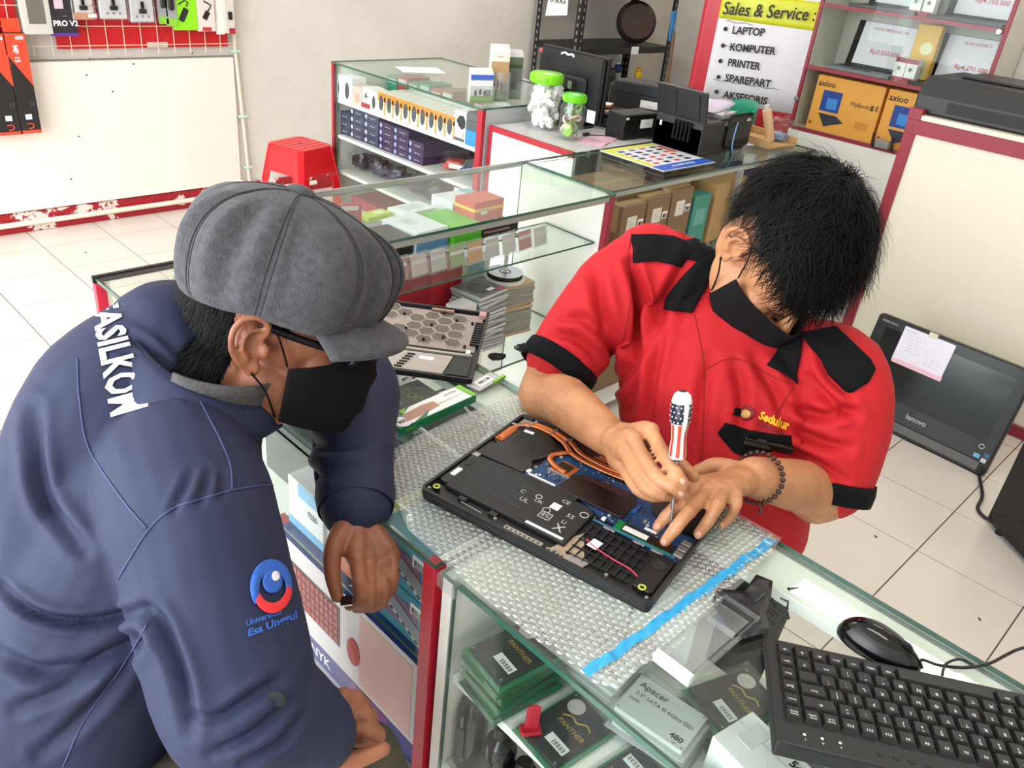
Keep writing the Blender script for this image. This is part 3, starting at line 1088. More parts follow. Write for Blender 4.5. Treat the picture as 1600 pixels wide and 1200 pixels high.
br = MB().grid(brim, 30, 8).build('cap_brim', CAPM, CU, smooth='all')
md = br.modifiers.new('t', 'SOLIDIFY'); md.thickness = .006; md.offset = 0
# mask, straps and spectacles
MASK = mat('black_mask_cloth', '#08080a', .85, bump=.15, bscale=400, spec=.25)
mask_mesh(HM, 'mask', MASK, CU, .004)
for s in (-1, 1):
    MB().tube([HM @ v for v in spline([(.030, s * .0665, -.022), (.016, s * .076, .012), (.0, s * .083, .034)], 5)], .0014, 6).build('mask_strap', MASK, CU)
    MB().tube([HM @ v for v in spline([(.026, s * .060, -.088), (.012, s * .072, -.055), (-.006, s * .083, -.032)], 5)], .0014, 6).build('mask_strap', MASK, CU)
g = MB()
for s in (-1, 1):
    lens = [(.104 - .010 * abs(math.sin(t)), s * (.034 + .024 * math.cos(t)), .000 + .017 * math.sin(t)) for t in [k * math.pi / 10 for k in range(21)]]
    g.tube([HM @ Vector(p) for p in lens], .0013, 6)
    g.tube(spline([HM @ Vector(p) for p in ((.096, s * .058, .006), (.05, s * .075, .014), (-.004, s * .080, .024))], 4), .0009, 6)
g.tube([HM @ Vector(p) for p in ((.106, -.011, .002), (.110, 0, .004), (.106, .011, .002))], .0013, 6)
g.build('spectacles', mat('dark_metal_frame', '#33333a', .3, metal=.8), CU, smooth='all')
# jacket
j = MB()
loft(j, [((.10, .845, .565), w_ * .205, fw * .165), ((.13, .85, .66), w_ * .20, fw * .165), ((.20, .865, .78), w_ * .19, fw * .15),
         ((.28, .885, .91), w_ * .20, fw * .145), ((.345, .90, 1.00), w_ * .195, fw * .125), ((.365, .905, 1.045), w_ * .14, fw * .10), ((.375, .905, 1.065), w_ * .10, fw * .08)], 36, 0, 2.3)
limb(j, [(.335, .86, 1.005), RS, RS.lerp(RE, .5), RE, RE.lerp(RW, .55), RW.lerp(RE, .06)], [.10, .094, .090, .084, .070, .056], 6, 22)
limb(j, [(.40, .95, 1.00), LS, LS.lerp(LE, .5), LE, LE.lerp(LW, .5), LW.lerp(LE, .05)], [.095, .083, .075, .066, .062, .052], 6, 22)
limb(j, [D_(268, 545, 1.10), D_(205, 632, 1.085), D_(155, 765, 1.06), D_(130, 900, 1.04), D_(120, 1060, 1.04)], [.094, .122, .130, .135, .13], 5, 24)
jk = blob('jacket', j, NAVY, CU, .0045, 6)
cloth(jk, [([(55, 640), (58, 720), (75, 790), (130, 860)], 13, -0.0130),
           ([(0, 915), (60, 960), (140, 972), (225, 952)], 9, -0.0156),
           ([(0, 1020), (60, 1050), (130, 1040), (215, 1000)], 14, -0.0156),
           ([(20, 1110), (110, 1070), (210, 1000)], 12, -0.0104),
           ([(60, 1180), (150, 1100), (220, 1000)], 12, -0.0091),
           ([(232, 950), (258, 985), (285, 1060), (300, 1140)], 12, -0.0130),
           ([(300, 1120), (345, 1120), (400, 1085), (440, 1060)], 10, -0.0091),
           ([(330, 1175), (390, 1150), (450, 1100)], 9, -0.0091),
           ([(380, 1190), (440, 1160), (475, 1110)], 9, -0.0078),
           ([(470, 690), (520, 700), (575, 690)], 11, -0.0078),
           ([(480, 745), (530, 735), (590, 745)], 10, -0.0078),
           ([(450, 660), (470, 720), (500, 770)], 10, -0.0065),
           ([(200, 560), (250, 590), (300, 620)], 9, -0.0078),
           ([(190, 520), (230, 540), (270, 585)], 8, -0.0078),
           ([(270, 800), (285, 770), (300, 740)], 7, -0.0052), ([(310, 790), (320, 760), (328, 735)], 7, -0.0052),
           ([(345, 780), (346, 755), (345, 735)], 7, -0.0039)], .0035, 9)
TJ = bvh(jk)
# collar standing round the neck
coll = MB()


CTOP = [(.470, .845, 1.080), (.425, .810, 1.088), (.375, .815, 1.110), (.340, .865, 1.135), (.335, .945, 1.150), (.375, 1.005, 1.145), (.440, 1.010, 1.125), (.480, .965, 1.105)]
CBOT = [(.462, .820, 1.040), (.405, .790, 1.055), (.345, .795, 1.070), (.305, .850, 1.085), (.300, .945, 1.100), (.350, 1.025, 1.090), (.430, 1.035, 1.075), (.485, .975, 1.045)]
ctop = spline(CTOP, 6); cbot = spline(CBOT, 6)


def colfn(u, v):
    i = min(int(u * (len(ctop) - 1) + .5), len(ctop) - 1)
    p = cbot[i].lerp(ctop[i], v)
    c = Vector((.40, .91, p.z))
    return p + (p - c).normalized() * (.010 * math.sin(v * 3.14) - .004)


co_ = coll.grid(colfn, len(ctop) - 1, 6).build('collar', NAVY, CU, smooth='all')
md = co_.modifiers.new('t', 'SOLIDIFY'); md.thickness = .006; md.offset = 0
for nm, pl in (('seam', [(304, 612), (322, 645), (345, 690), (360, 730), (362, 766)]),
               ('seam', [(362, 766), (320, 778), (270, 795), (235, 825), (205, 870), (185, 905)]),
               ('seam', [(362, 766), (420, 758), (455, 770)]),
               ('seam', [(121, 560), (124, 620), (135, 690), (160, 735), (195, 785), (230, 826)]),
               ('seam', [(230, 975), (205, 1020), (170, 1070), (130, 1130), (98, 1198)])):
    seam(nm, pl, TJ, NAVYD, CU, .0010)
WTX = mat('white_print', '#e8e8ee', .6)
drape_text('FASILKOM', [(140, 472), (172, 652), (233, 634), (182, 464)], TJ, WTX, CU, .0034, .03)
# embroidered round emblem and the university's name on the upper sleeve
EBL = mat('emblem_blue', '#2e62c0', .7); ERD = mat('emblem_red', '#e02f33', .7); EWH = mat('emblem_white', '#e9ecf4', .7)


def arcpoly(cx, cy, r0, r1, a0, a1, n=16, sq=1.0, dx=0, dy=0):
    o_ = [(cx + sq * r1 * math.cos(R(a0 + (a1 - a0) * k / n)), cy + r1 * math.sin(R(a0 + (a1 - a0) * k / n))) for k in range(n + 1)]
    i_ = [(cx + dx + sq * r0 * math.cos(R(a0 + (a1 - a0) * k / n)), cy + dy + r0 * math.sin(R(a0 + (a1 - a0) * k / n))) for k in range(n, -1, -1)]
    return o_ + i_


em = (421, 917)
drape('emblem', arcpoly(em[0], em[1], 28, 43, 140, 395, 24, .74, 2, 4), TJ, EBL, CU, .0025, 4)
drape('emblem', arcpoly(em[0] + 2, em[1] + 2, 30, 40, 5, 150, 20, .74, 0, -6), TJ, ERD, CU, .0030, 4)
drape('emblem', [(em[0] + 2 + 15 * math.cos(t * .3927), em[1] - 8 + 19 * math.sin(t * .3927)) for t in range(16)], TJ, EBL, CU, .0028, 5)
drape('emblem', [(em[0] + 6 + 6 * math.cos(t * .5236), em[1] - 16 + 8 * math.sin(t * .5236)) for t in range(12)], TJ, EWH, CU, .0034, 4)
drape_text('Universitas', [(385, 979), (440, 959), (438, 950), (385, 969)], TJ, EBL, CU, .0025, .02)
drape_text('Esa Unggul', [(388, 999), (466, 970), (463, 953), (388, 983)], TJ, EBL, CU, .0025, .03)
MB().lathe([(.0095, 0), (.0095, .002), (.006, .0035), (.002, .0025)], 16, 0, frame(cast(TJ, 432, 1091, .001), (1, -1, 0), (0, .3, 1))).build('button', NAVYL, CU, smooth=True)
# cuffs
for (p, q, r) in ((RW, RE, .054), (LW, LE, .056)):
    d = (q - p).normalized()
    MB().tube([p + d * .004, p + d * .024, p + d * .044], [r * .93, r, r * .99], 26, 0, False).build('cuff', NAVY, CU, smooth='all')
    CU.children[-1].modifiers.new('t', 'SOLIDIFY').thickness = .004
# grey shirt collar inside the jacket
shc = MB()


def shfn(u, v):
    a = R(-120) + u * R(240); up = Vector((.22, -.1, .97)); x = Vector((.80, -.55, -.22)).normalized(); y = up.cross(x).normalized()
    return Vector((.405, .897, 1.075)) + up * (.055 * v) + x * (.088 * math.cos(a)) + y * (.084 * math.sin(a))


o = shc.grid(shfn, 30, 4).build('shirt_collar', mat('grey_check_shirt', '#4c4a4c', .9, var=.35, scale=260), CU, smooth='all')
o.modifiers.new('t', 'SOLIDIFY').thickness = .004
# trousers and shoes
OLIVE = mat('dark_olive_trousers', '#4a4538', .85, var=.06, scale=30, bump=.15, bscale=500)
t = MB()
hipR = Vector((.10, .76, .58)); hipL = Vector((.17, .94, .58))
kneeR = dep(556, 1206, 1.015); kneeL = Vector((.44, .86, .60))
loft(t, [((.09, .845, .50), w_ * .17, fw * .14), ((.12, .85, .60), w_ * .18, fw * .14), ((.14, .855, .68), w_ * .16, fw * .12)])
limb(t, [hipR, hipR.lerp(kneeR, .5), kneeR, kneeR + Vector((-.03, .01, -.24)), (.30, .53, .06)], [.10, .088, .066, .06, .055])
limb(t, [hipL, hipL.lerp(kneeL, .5), kneeL, (.40, .87, .32), (.36, .88, .06)], [.10, .088, .066, .06, .055])
blob('trousers', t, OLIVE, CU, .006, 4)
for x, y in ((.32, .52), (.38, .87)):
    MB().ell((x + .05, y - .01, .04), (.13, .045, .04), 18, 10).build('shoe', INK, CU, smooth='all')
# the chip held in the left hand
chp = thing('memory_chip', 'small dark chip with a white edge pinched in the customer\'s hanging hand', 'chip', D_(541, 938, 1.062), 0)
MB().cbox((0, 0, 0), (.016, .012, .004)).build('body', mat('dark_chip', '#2c1a16', .4), chp, bevel=.0005)
MB().cbox((0, -.0065, 0), (.015, .0025, .0035)).build('contact_edge', PAPERB, chp)
chp.rotation_euler = (R(50), R(-20), R(-50))
# ------------------------------------------------------------------ technician in red shirt
TE = thing('person', 'person in red shirt with black collar working on the open laptop with a screwdriver', 'person', (0, 0, 0))
SK2 = skin('light_brown_skin', '#c28a62', '#a8734e')
SHIRT = mat('red_cotton', '#b40a18', .8, var=.05, scale=5, bump=.10, bscale=800)
SHIRTD = mat('red_seam', '#8c0c18', .8)
BLK = mat('black_cotton', '#09090c', .9, bump=.08, bscale=700, spec=.2)
RA, UA, FA = RM.col[0], -RM.col[1], RM.col[2]
hc = Vector((1.197, .599, 1.259)) + RA * .024 - UA * .046
HT = headM(hc, RA * .12 - UA * .93 - FA * .18, RA * .45 + UA * .20 - FA * .86) @ Matrix.Scale(1.06, 4)
w2 = Vector((.215, -.965, -.13)).normalized(); f2 = Vector((-.95, -.21, -.10))
b = MB()
add_head(b, HT)
limb(b, [(1.27, .60, 1.05), (1.25, .60, 1.13), HT @ Vector((-.03, 0, -.05))], [.075, .058, .060])
loft(b, [((1.17, .55, .66), w2 * .12, f2 * .09), ((1.17, .57, .88), w2 * .12, f2 * .09), ((1.21, .60, 1.04), w2 * .12, f2 * .07), ((1.22, .60, 1.09), w2 * .06, f2 * .05)])
RS2, LS2 = D_(985, 414, 1.47), D_(1335, 590, 1.33)
RE2, RW2 = D_(852, 602, 1.43), D_(953, 684, 1.205)
LE2, LW2 = D_(1290, 768, 1.35), at(1176, 745, 2, .975)
limb(b, [(1.22, .64, 1.06), RS2, RE2, RE2.lerp(RW2, .35), RW2], [.05, .046, .042, .043, .029])
limb(b, [(1.22, .56, 1.06), LS2, LE2, LE2.lerp(LW2, .35), LW2], [.05, .046, .042, .043, .030])
# right hand gripping the screwdriver
RM_ = [D_(1016, 674, 1.115), D_(990, 688, 1.105), D_(976, 706, 1.11), D_(970, 724, 1.125)]
add_hand(b, RW2, RM_,
         [chain([D_(1040, 716, 1.073), D_(1056, 738, 1.052), D_(1069, 756, 1.052)]),
          chain([D_(1022, 742, 1.063), D_(1050, 760, 1.048), D_(1068, 774, 1.055)]),
          chain([D_(1008, 760, 1.068), D_(1034, 772, 1.062), D_(1054, 776, 1.080)]),
          chain([D_(996, 764, 1.090), D_(1020, 776, 1.088), D_(1036, 778, 1.105)])],
         [D_(1010, 700, 1.145), D_(1050, 716, 1.120), D_(1084, 745, 1.092)])
# left hand spread on the laptop, holding the drive down
a_ = lambda x, y, z: at(x, y, 2, z)
LM_ = [a_(1084, 762, .990), a_(1106, 768, .996), a_(1130, 768, .996), a_(1150, 762, .988)]
add_hand(b, LW2, LM_,
         [chain([a_(1060, 788, .992), a_(1040, 808, .975), a_(1027, 824, .956)]),
          chain([a_(1076, 800, .998), a_(1055, 826, .980), a_(1039, 846, .957)]),
          chain([a_(1121, 790, .998), a_(1106, 815, .978), a_(1091, 834, .955)]),
          chain([a_(1150, 786, .992), a_(1142, 806, .972), a_(1129, 820, .955)])],
         [a_(1122, 728, .985), a_(1098, 734, .980), a_(1076, 742, .975)])
b2 = blob('body', b, SK2, TE, .0028, 3)
# finger nails
TB = bvh(b2)
NAIL = mat('finger_nail', '#d6a08a', .3)
for (x, y, a, l, w) in ((1028, 823, 130, 6, 4.5), (1037, 848, 125, 6.5, 5), (1091, 836, 115, 6, 5), (1127, 821, 120, 5, 4), (1067, 752, 55, 6, 4.5), (1065, 772, 40, 6, 4)):
    ca, sa = math.cos(R(a)), math.sin(R(a))
    drape('nail', [(x + l * math.cos(t * .6283) * ca - w * math.sin(t * .6283) * sa, y + l * math.cos(t * .6283) * sa + w * math.sin(t * .6283) * ca) for t in range(10)], TB, NAIL, TE, .0006, 3, .0006)
for s in (-1, 1):
    MB().ell(HT @ Vector((.074, s * .031, .004)), (.0115,) * 3, 14, 10).build('eyelid', SK2, TE, smooth='all')
    MB().tube([HT @ v for v in spline([(.084, s * .021, .000), (.086, s * .031, -.004), (.083, s * .041, -.001)], 4)], .0008, 5).build('eyelash', HAIRB, TE)
    MB().tube([HT @ v for v in spline([(.090, s * .014, .026), (.090, s * .032, .031), (.078, s * .05, .026)], 4)], [.003] * 8 + [.0015], 6).build('eyebrow', HAIRB, TE)
mask_mesh(HT, 'mask', MASK, TE, .004)
for s in (-1, 1):
    MB().tube([HT @ v for v in spline([(.030, s * .0665, -.022), (.016, s * .076, .012), (.0, s * .083, .034)], 5)], .0014, 6).build('mask_strap', MASK, TE)
    MB().tube([HT @ v for v in spline([(.026, s * .060, -.088), (.012, s * .072, -.055), (-.006, s * .083, -.032)], 5)], .0014, 6).build('mask_strap', MASK, TE)
# hair: a dark scalp shell and tousled locks
sh = MB(); Q = HT @ Matrix.Translation((-.014, 0, .052))


def shell(u, v):
    a = 2 * math.pi * u; p = v * R(112)
    d = Vector((math.sin(p) * math.cos(a), math.sin(p) * math.sin(a), math.cos(p)))
    k = (1 + .07 * noise.noise(d * 4)) * (1 - .22 * max(0, min(1, (abs(d.y) - .4) / .3)) * max(0, min(1, (.35 - d.z) / .35)))
    return Q @ Vector((d.x * .110 * k, d.y * .092 * k, d.z * .104 * k))


sh.grid(shell, 60, 26, 0, True)
hair = sh.build('hair', HAIRB, TE, smooth='all')
roots = []
rr = random.Random(5)
for i in range(13000):
    u = rr.random(); p = math.acos(1 - rr.random() * 1.42)
    a = 2 * math.pi * u
    front = math.cos(a)
    if p > R(100) and front > -.2: continue
    if front > .55 and p > R(84): continue
    if abs(math.sin(a) * math.sin(p)) > .5 and math.cos(p) < .22 and front > -.45: continue
    d = Vector((math.sin(p) * math.cos(a), math.sin(p) * math.sin(a), math.cos(p)))
    pos = Q @ Vector((d.x * .104, d.y * .085, d.z * .095))
    n = (Q.to_3x3() @ Vector((d.x / .108, d.y / .088, d.z / .098))).normalized()
    cr_ = d - Vector((-.35, .15, .92)) * 1.0           # away from the whorl
    t = Q.to_3x3() @ (Vector((cr_.x + .25, cr_.y, cr_.z)) + .5 * Vector(noise.noise_vector(d * 3.5)))
    t = (t - n * t.dot(n)).normalized()
    roots.append((pos, n, t))
hb = MB(); strands(hb, roots, .066, .0010, 1.1, 6, lift=.66, seed=6, grav=(0, 0, -.9))
loc_ = hb.build('hair_locks', HAIR, hair, smooth='all'); loc_['kind'] = 'stuff'
# shirt
s_ = MB()
loft(s_, [((1.175, .548, .745), w2 * .175, f2 * .132), ((1.17, .55, .80), w2 * .172, f2 * .128), ((1.165, .57, .89), w2 * .182, f2 * .132), ((1.18, .60, 1.00), w2 * .195, f2 * .128),
          ((1.20, .605, 1.07), w2 * .175, f2 * .105), ((1.215, .605, 1.105), w2 * .12, f2 * .085), ((1.225, .605, 1.125), w2 * .085, f2 * .075)], 36, 0, 2.3)
RH, LH = RS2.lerp(RE2, .80), LS2.lerp(LE2, .88)
limb(s_, [(1.215, .69, 1.078), RS2.lerp(Vector((1.2, .62, 1.06)), .12), RS2.lerp(RE2, .45), RH], [.07, .073, .070, .066], 6, 24)
limb(s_, [(1.235, .52, 1.05), LS2.lerp(Vector((1.2, .56, 1.05)), .15), LS2.lerp(LE2, .45), LH], [.07, .075, .074, .070], 6, 24)
limb(s_, [(1.225, .645, 1.105), Vector((1.225, .645, 1.105)).lerp(RS2, .5) + Vector((0, 0, .018)), RS2 + Vector((.01, -.03, .012))], [.058, .064, .070], 5, 20)
st = blob('shirt', s_, SHIRT, TE, .0045, 5)
cloth(st, [([(985, 410), (998, 470), (985, 560), (968, 600)], 9, -0.0338),
           ([(1075, 405), (1040, 470), (1000, 560), (985, 640)], 10, -0.0180),
           ([(1040, 500), (1020, 580), (1010, 660)], 9, -0.0158),
           ([(930, 420), (945, 500), (965, 570)], 11, -0.0180),
           ([(865, 520), (900, 530), (935, 560)], 8, -0.0135), ([(880, 500), (915, 500), (950, 545)], 8, -0.0112),
           ([(1110, 560), (1095, 640), (1085, 720)], 12, -0.0112),
           ([(1150, 570), (1160, 630), (1150, 700)], 10, -0.0112),
           ([(1240, 640), (1290, 650), (1330, 640)], 9, -0.0158), ([(1230, 665), (1280, 690), (1325, 700)], 9, -0.0158),
           ([(1265, 590), (1300, 630), (1340, 650)], 9, -0.0135), ([(1280, 550), (1295, 590), (1330, 620)], 7, -0.0112),
           ([(1220, 700), (1270, 720), (1320, 750)], 8, -0.0112), ([(1180, 560), (1215, 620), (1230, 680)], 10, -0.0112),
           ([(1050, 350), (1070, 365), (1075, 385)], 6, -0.0090)], .004, 9)
TS = bvh(st)
drape('shoulder_patch', [(987, 369), (1017, 368), (1052, 371), (1072, 379), (1084, 375), (1122, 386), (1092, 412), (1070, 405), (1062, 417), (1025, 409), (992, 411)], TS, BLK, TE, .0042, 6)
drape('shoulder_patch', [(1250, 522), (1305, 512), (1332, 537), (1358, 562), (1366, 578), (1355, 598), (1328, 615), (1292, 578)], TS, BLK, TE, .0036, 6)
drape('collar', [(1126, 383), (1092, 408), (1062, 445), (1035, 479), (1041, 486), (1083, 491), (1102, 452), (1112, 420)], TS, BLK, TE, .0065, 6, .003)
drape('collar', [(1222, 530), (1256, 524), (1252, 560), (1244, 602), (1200, 570)], TS, BLK, TE, .0065, 6, .003)
nb = MB()


def cs2(u, v):
    a = 2 * math.pi * u; up = Vector((-.18, 0, .98)); x = Vector((-.96, -.2, -.16)); y = up.cross(x).normalized()
    return Vector((1.232, .603, 1.112)) + up * (.036 * v) + x * ((.074 - .010 * v) * math.cos(a)) + y * ((.078 - .010 * v) * math.sin(a))


o = nb.grid(cs2, 40, 4, 0, True).build('collar_stand', BLK, TE, smooth='all'); o.modifiers.new('t', 'SOLIDIFY').thickness = .004
for (h, e, r) in ((RH, RE2, .0675), (LH, LE2, .0715)):
    d = (e - h).normalized()
    o = MB().tube([h - d * .004, h + d * .010, h + d * .030], [r * .99, r * 1.01, r * .97], 28, 0, False).build('cuff', BLK, TE, smooth='all')
    o.modifiers.new('t', 'SOLIDIFY').thickness = .003
for pl in ([(1085, 492), (1098, 560), (1100, 640), (1096, 720)], [(987, 367), (980, 410), (985, 470), (972, 540)], [(1105, 575), (1150, 560), (1210, 590), (1240, 600)], [(1240, 604), (1200, 660), (1140, 690)]):
    seam('seam', pl, TS, SHIRTD, TE, .0009)
# pocket with embroidery above it
YEL = mat('yellow_embroidery', '#e8b922', .7); EMB = mat('dark_red_embroidery', '#7a0f16', .7)
drape('pocket', [(1121, 676), (1134, 660), (1172, 672), (1236, 682), (1238, 700), (1160, 712), (1146, 707)], TS, BLK, TE, .002, 7)
pa, pb, pc = cast(TS, 1163, 686, .004), cast(TS, 1238, 700, .004), cast(TS, 1200, 694, .007)
if pa and pb and pc:
    ph = thing('phone', 'black phone sticking out of the technician\'s shirt pocket', 'phone', pc, 0)
    Mp = frame((0, 0, 0), pb - pa, Vector((0, 0, 1)) + (CAM - pc).normalized() * .6)
    MB().cbox((0, 0, 0), ((pb - pa).length, .016, .009), 0, Mp).build('body', BLACKG, ph, bevel=.003, seg=2)
    MB().cbox((-.012, .0085, 0), (.014, .001, .003), 0, Mp).build('side_button', DGREY, ph)
drape_text('Sedulur', [(1184, 654), (1232, 674), (1235, 657), (1190, 642)], TS, YEL, TE, .0032, .04)
drape_text('Komputer', [(1183, 668), (1224, 684), (1226, 672), (1186, 656)], TS, EMB, TE, .0032, .03)
drape('emblem', [(1167 + 13 * math.cos(t * .5236), 645 + 12 * math.sin(t * .5236)) for t in range(12)], TS, EMB, TE, .002, 5)
drape('emblem', [(1166 + 8 * math.cos(t * .5236), 647 + 7 * math.sin(t * .5236)) for t in range(12)], TS, mat('ochre_embroidery', '#c99a5a', .7), TE, .0028, 5)
drape('emblem', [(1148, 637), (1164, 640), (1162, 652), (1144, 648)], TS, BLK, TE, .0022, 5)
# trousers and shoes
DK = mat('dark_red_apron', '#7a1420', .85, bump=.1, bscale=500)
t = MB()
loft(t, [((1.20, .545, .52), w2 * .17, f2 * .13), ((1.19, .545, .62), w2 * .175, f2 * .13), ((1.18, .545, .72), w2 * .165, f2 * .12)])
limb(t, [(1.22, .63, .55), (1.19, .64, .30), (1.22, .64, .06)], [.09, .065, .055]); limb(t, [(1.22, .46, .55), (1.19, .44, .30), (1.22, .43, .06)], [.09, .065, .055])
blob('trousers', t, BLK, TE, .006, 4)
for y in (.64, .43):
    MB().ell((1.17, y, .04), (.12, .045, .04), 18, 10).build('shoe', INK, TE, smooth='all')
# bead bracelet on the left wrist
BD = mat('dark_wood_beads', '#3a221a', .4)
bm_ = LW2.lerp(LE2, .06); d = (LE2 - LW2).normalized(); y = d.cross(Vector((0, 0, 1))).normalized(); z = y.cross(d)
br_ = thing('bead_bracelet', 'bracelet of dark wooden beads round the technician\'s left wrist', 'bracelet', bm_, 0)
be = MB().ell((0, 0, 0), (.0042,) * 3, 8, 6).mesh('bead', BD)
be.polygons.foreach_set('use_smooth', [True] * len(be.polygons))
for k in range(26):
    a = 2 * math.pi * k / 26
    o = bpy.data.objects.new('bead', be); COL.objects.link(o); o.parent = br_
    o.location = y * (.037 * math.cos(a)) + z * (.037 * math.sin(a)) + d * (.006 * math.sin(a + 1))
q = [at(1186, 762, 2, .955) - bm_, at(1194, 778, 2, .945) - bm_, at(1188, 798, 2, .945) - bm_]
MB().tube(spline(q, 4), .0012, 5).build('tassel', BD, br_)
MB().ell(q[-1], (.003, .003, .006), 8, 6).build('tassel', BD, br_)
# screwdriver
tip = at(1046, 850, 2, .950); top = dep(1067, 611, 1.032)
ax = (top - tip); L = ax.length
sd = thing('screwdriver', 'small screwdriver with a stars and stripes handle held over the laptop', 'screwdriver', tip, ax.to_track_quat('Z', 'Y').to_euler())
sd.rotation_euler = ax.to_track_quat('Z', 'Y').to_euler()
hz = L * .575
SW = mat('white_handle', '#f0efee', .25, coat=.5); SR = mat('orange_red_stripe', '#c8452c', .3); SN = mat('navy_starry', '#23263a', .3)
MB().lathe([(.0012, 0), (.0018, .004), (.0022, .006), (.0022, hz)], 12).build('shaft', STEEL, sd, smooth=True)
MB().lathe([(.004, hz - .004), (.005, hz - .002), (.005, hz + .004)], 14).build('ferrule', INK, sd, smooth=True)
hl = L - hz
prof = [(.0095, 0), (.0112, .03), (.0110, .12), (.0095, .30), (.0105, .46), (.0128, .60), (.0132, .74), (.0128, .86), (.0105, .95), (.006, .995), (.002, 1.0)]


def hr(t):
    for (r0, t0), (r1, t1) in zip(prof, prof[1:]):
        if t0 <= t <= t1: return r0 + (r1 - r0) * (t - t0) / (t1 - t0)
    return .002


MB().lathe([(r, hz + t * hl) for r, t in prof], 28).build('handle', SW, sd, smooth=True)
for k in range(7):
    a0 = 2 * math.pi * k / 7
    MB().grid(lambda u, v: Vector(((hr(.02 + .50 * v) + .0003) * math.cos(a0 + u * .45), (hr(.02 + .50 * v) + .0003) * math.sin(a0 + u * .45), hz + (.02 + .50 * v) * hl)), 3, 12).build('stripe', SR, sd, smooth='all')
MB().grid(lambda u, v: Vector(((hr(.53 + .30 * v) + .0003) * math.cos(u * 2 * math.pi), (hr(.53 + .30 * v) + .0003) * math.sin(u * 2 * math.pi), hz + (.53 + .30 * v) * hl)), 28, 6, 0, True).build('starry_band', SN, sd, smooth='all')
stm = MB().lathe([(.0011, 0), (.0011, .0004)], 5).mesh('star', SW)
for i in range(14):
    for k in range(4):
        a = 2 * math.pi * (i + .5 * (k % 2)) / 14; t = .56 + .075 * k
        o = bpy.data.objects.new('star', stm); COL.objects.link(o); o.parent = sd
        n = Vector((math.cos(a), math.sin(a), 0))
        o.matrix_local = frame(n * (hr(t) + .0004) + Vector((0, 0, hz + t * hl)), n.cross(Vector((0, 0, 1))), (0, 0, 1)) @ Matrix.Scale(1.0, 4)
        o.matrix_local = Matrix.Translation(n * (hr(t) + .0004) + Vector((0, 0, hz + t * hl))) @ n.to_track_quat('Z', 'Y').to_matrix().to_4x4()
MB().lathe([(.0055, L - .0012), (.005, L + .0006), (.002, L + .0008)], 16).build('end_cap', INK, sd, smooth=True)
ca = (sd.rotation_euler.to_matrix().transposed() @ (CAM - tip)); ang = math.atan2(ca.y, ca.x) + .5
MB().tube([Vector(((hr(t) + .0012) * math.cos(ang), (hr(t) + .0012) * math.sin(ang), hz + t * hl)) for t in (.42, .5, .6, .7, .8, .88)], [.0022, .003, .003, .003, .0036, .002], 8).build('grip_inlay', mat('pale_grip', '#d8cfc8', .4), sd, smooth='all')
# ------------------------------------------------------------------ things lying on the front counter
FILM = glassmat('bubble_film', '#f4f6f4', .10, .12, .75, alpha=.13, fac='#f6f6f2')
FILMB = glassmat('bubble_domes', '#fafbfa', .12, .10, .9, alpha=.03, fac='#f6f6f4')
FILMR = glassmat('bubble_rims', '#fafbfa', .12, .12, .9, alpha=.42, fac='#fbfbf8')
bwp = thing('bubble_wrap', 'clear bubble wrap sheet with a blue tape strip under the open laptop', 'bubble wrap', (.75, .58, HC), 0)
poly = [(.551, .340), (.566, .312), (.61, .318), (.66, .303), (.74, .316), (.82, .318), (.90, .322), (.957, .333), (.958, .60), (.962, .835), (.80, .845), (.633, .83), (.600, .775), (.553, .665), (.547, .50)]


def inpoly(x, y, P=poly):
    c = False
    for i in range(len(P)):
        a, b_ = P[i], P[i - 1]
        if (a[1] > y) != (b_[1] > y) and x < (b_[0] - a[0]) * (y - a[1]) / (b_[1] - a[1]) + a[0]: c = not c
    return c


def wz(x, y):
    on = .25 if (.60 < x < .96 and .34 < y < .80) else 1.0
    return .0012 + on * .0022 * (1 + noise.noise(Vector((x * 14, y * 14, 3)))) + (.006 * max(0, .335 - y) / .05 * (1 + noise.noise(Vector((x * 40, y * 40, 0)))))


P = [Vector(p) for p in poly]; nb_ = len(P)
for i in range(40):
    for k in range(52):
        x, y = .545 + i * .0105 + .003, .275 + k * .0112
        if inpoly(x, y) and min((p.x - x) ** 2 + (p.y - y) ** 2 for p in P[:nb_]) > 5e-5: P.append(Vector((x, y)))
r = delaunay_2d_cdt(P, [(i, (i + 1) % nb_) for i in range(nb_)], [], 1, 1e-6)
MB().add([(p.x - .75, p.y - .58, wz(p.x, p.y)) for p in r[0]], [tuple(f) for f in r[2]]).build('film', FILM, bwp, smooth='all')
bb = MB(); rw_ = 0; y = .284
while y < .85:
    x = .548 + (.0052 if rw_ % 2 else 0)
    while x < .965:
        if inpoly(x, y) and inpoly(x + .004, y + .003) and inpoly(x - .004, y - .003):
            z = wz(x, y); o = len(bb.v); n = 8
            sq = .7 if random.random() < .08 else 1
            for rr_, zz in ((.0046, 0), (.0043, .0022 * sq), (.0028, .0034 * sq)):
                for k in range(n):
                    a = 2 * math.pi * k / n
                    bb.v.append((x - .75 + rr_ * math.cos(a), y - .58 + rr_ * math.sin(a), z + zz))
            for j in range(2):
                for k in range(n):
                    q = (k + 1) % n; bb.f.append((o + j * n + k, o + j * n + q, o + j * n + n + q, o + j * n + n + k)); bb.m.append(1 - j)
            bb.f.append(tuple(o + 2 * n + k for k in range(n))); bb.m.append(0)
        x += .0104
    y += .0090; rw_ += 1
o = bb.build('bubbles', [FILMB, FILMR], bwp, smooth='all'); o['kind'] = 'stuff'
TAPE = mat('blue_tape', '#2f9fd6', .25, coat=.4, var=.1, scale=60)
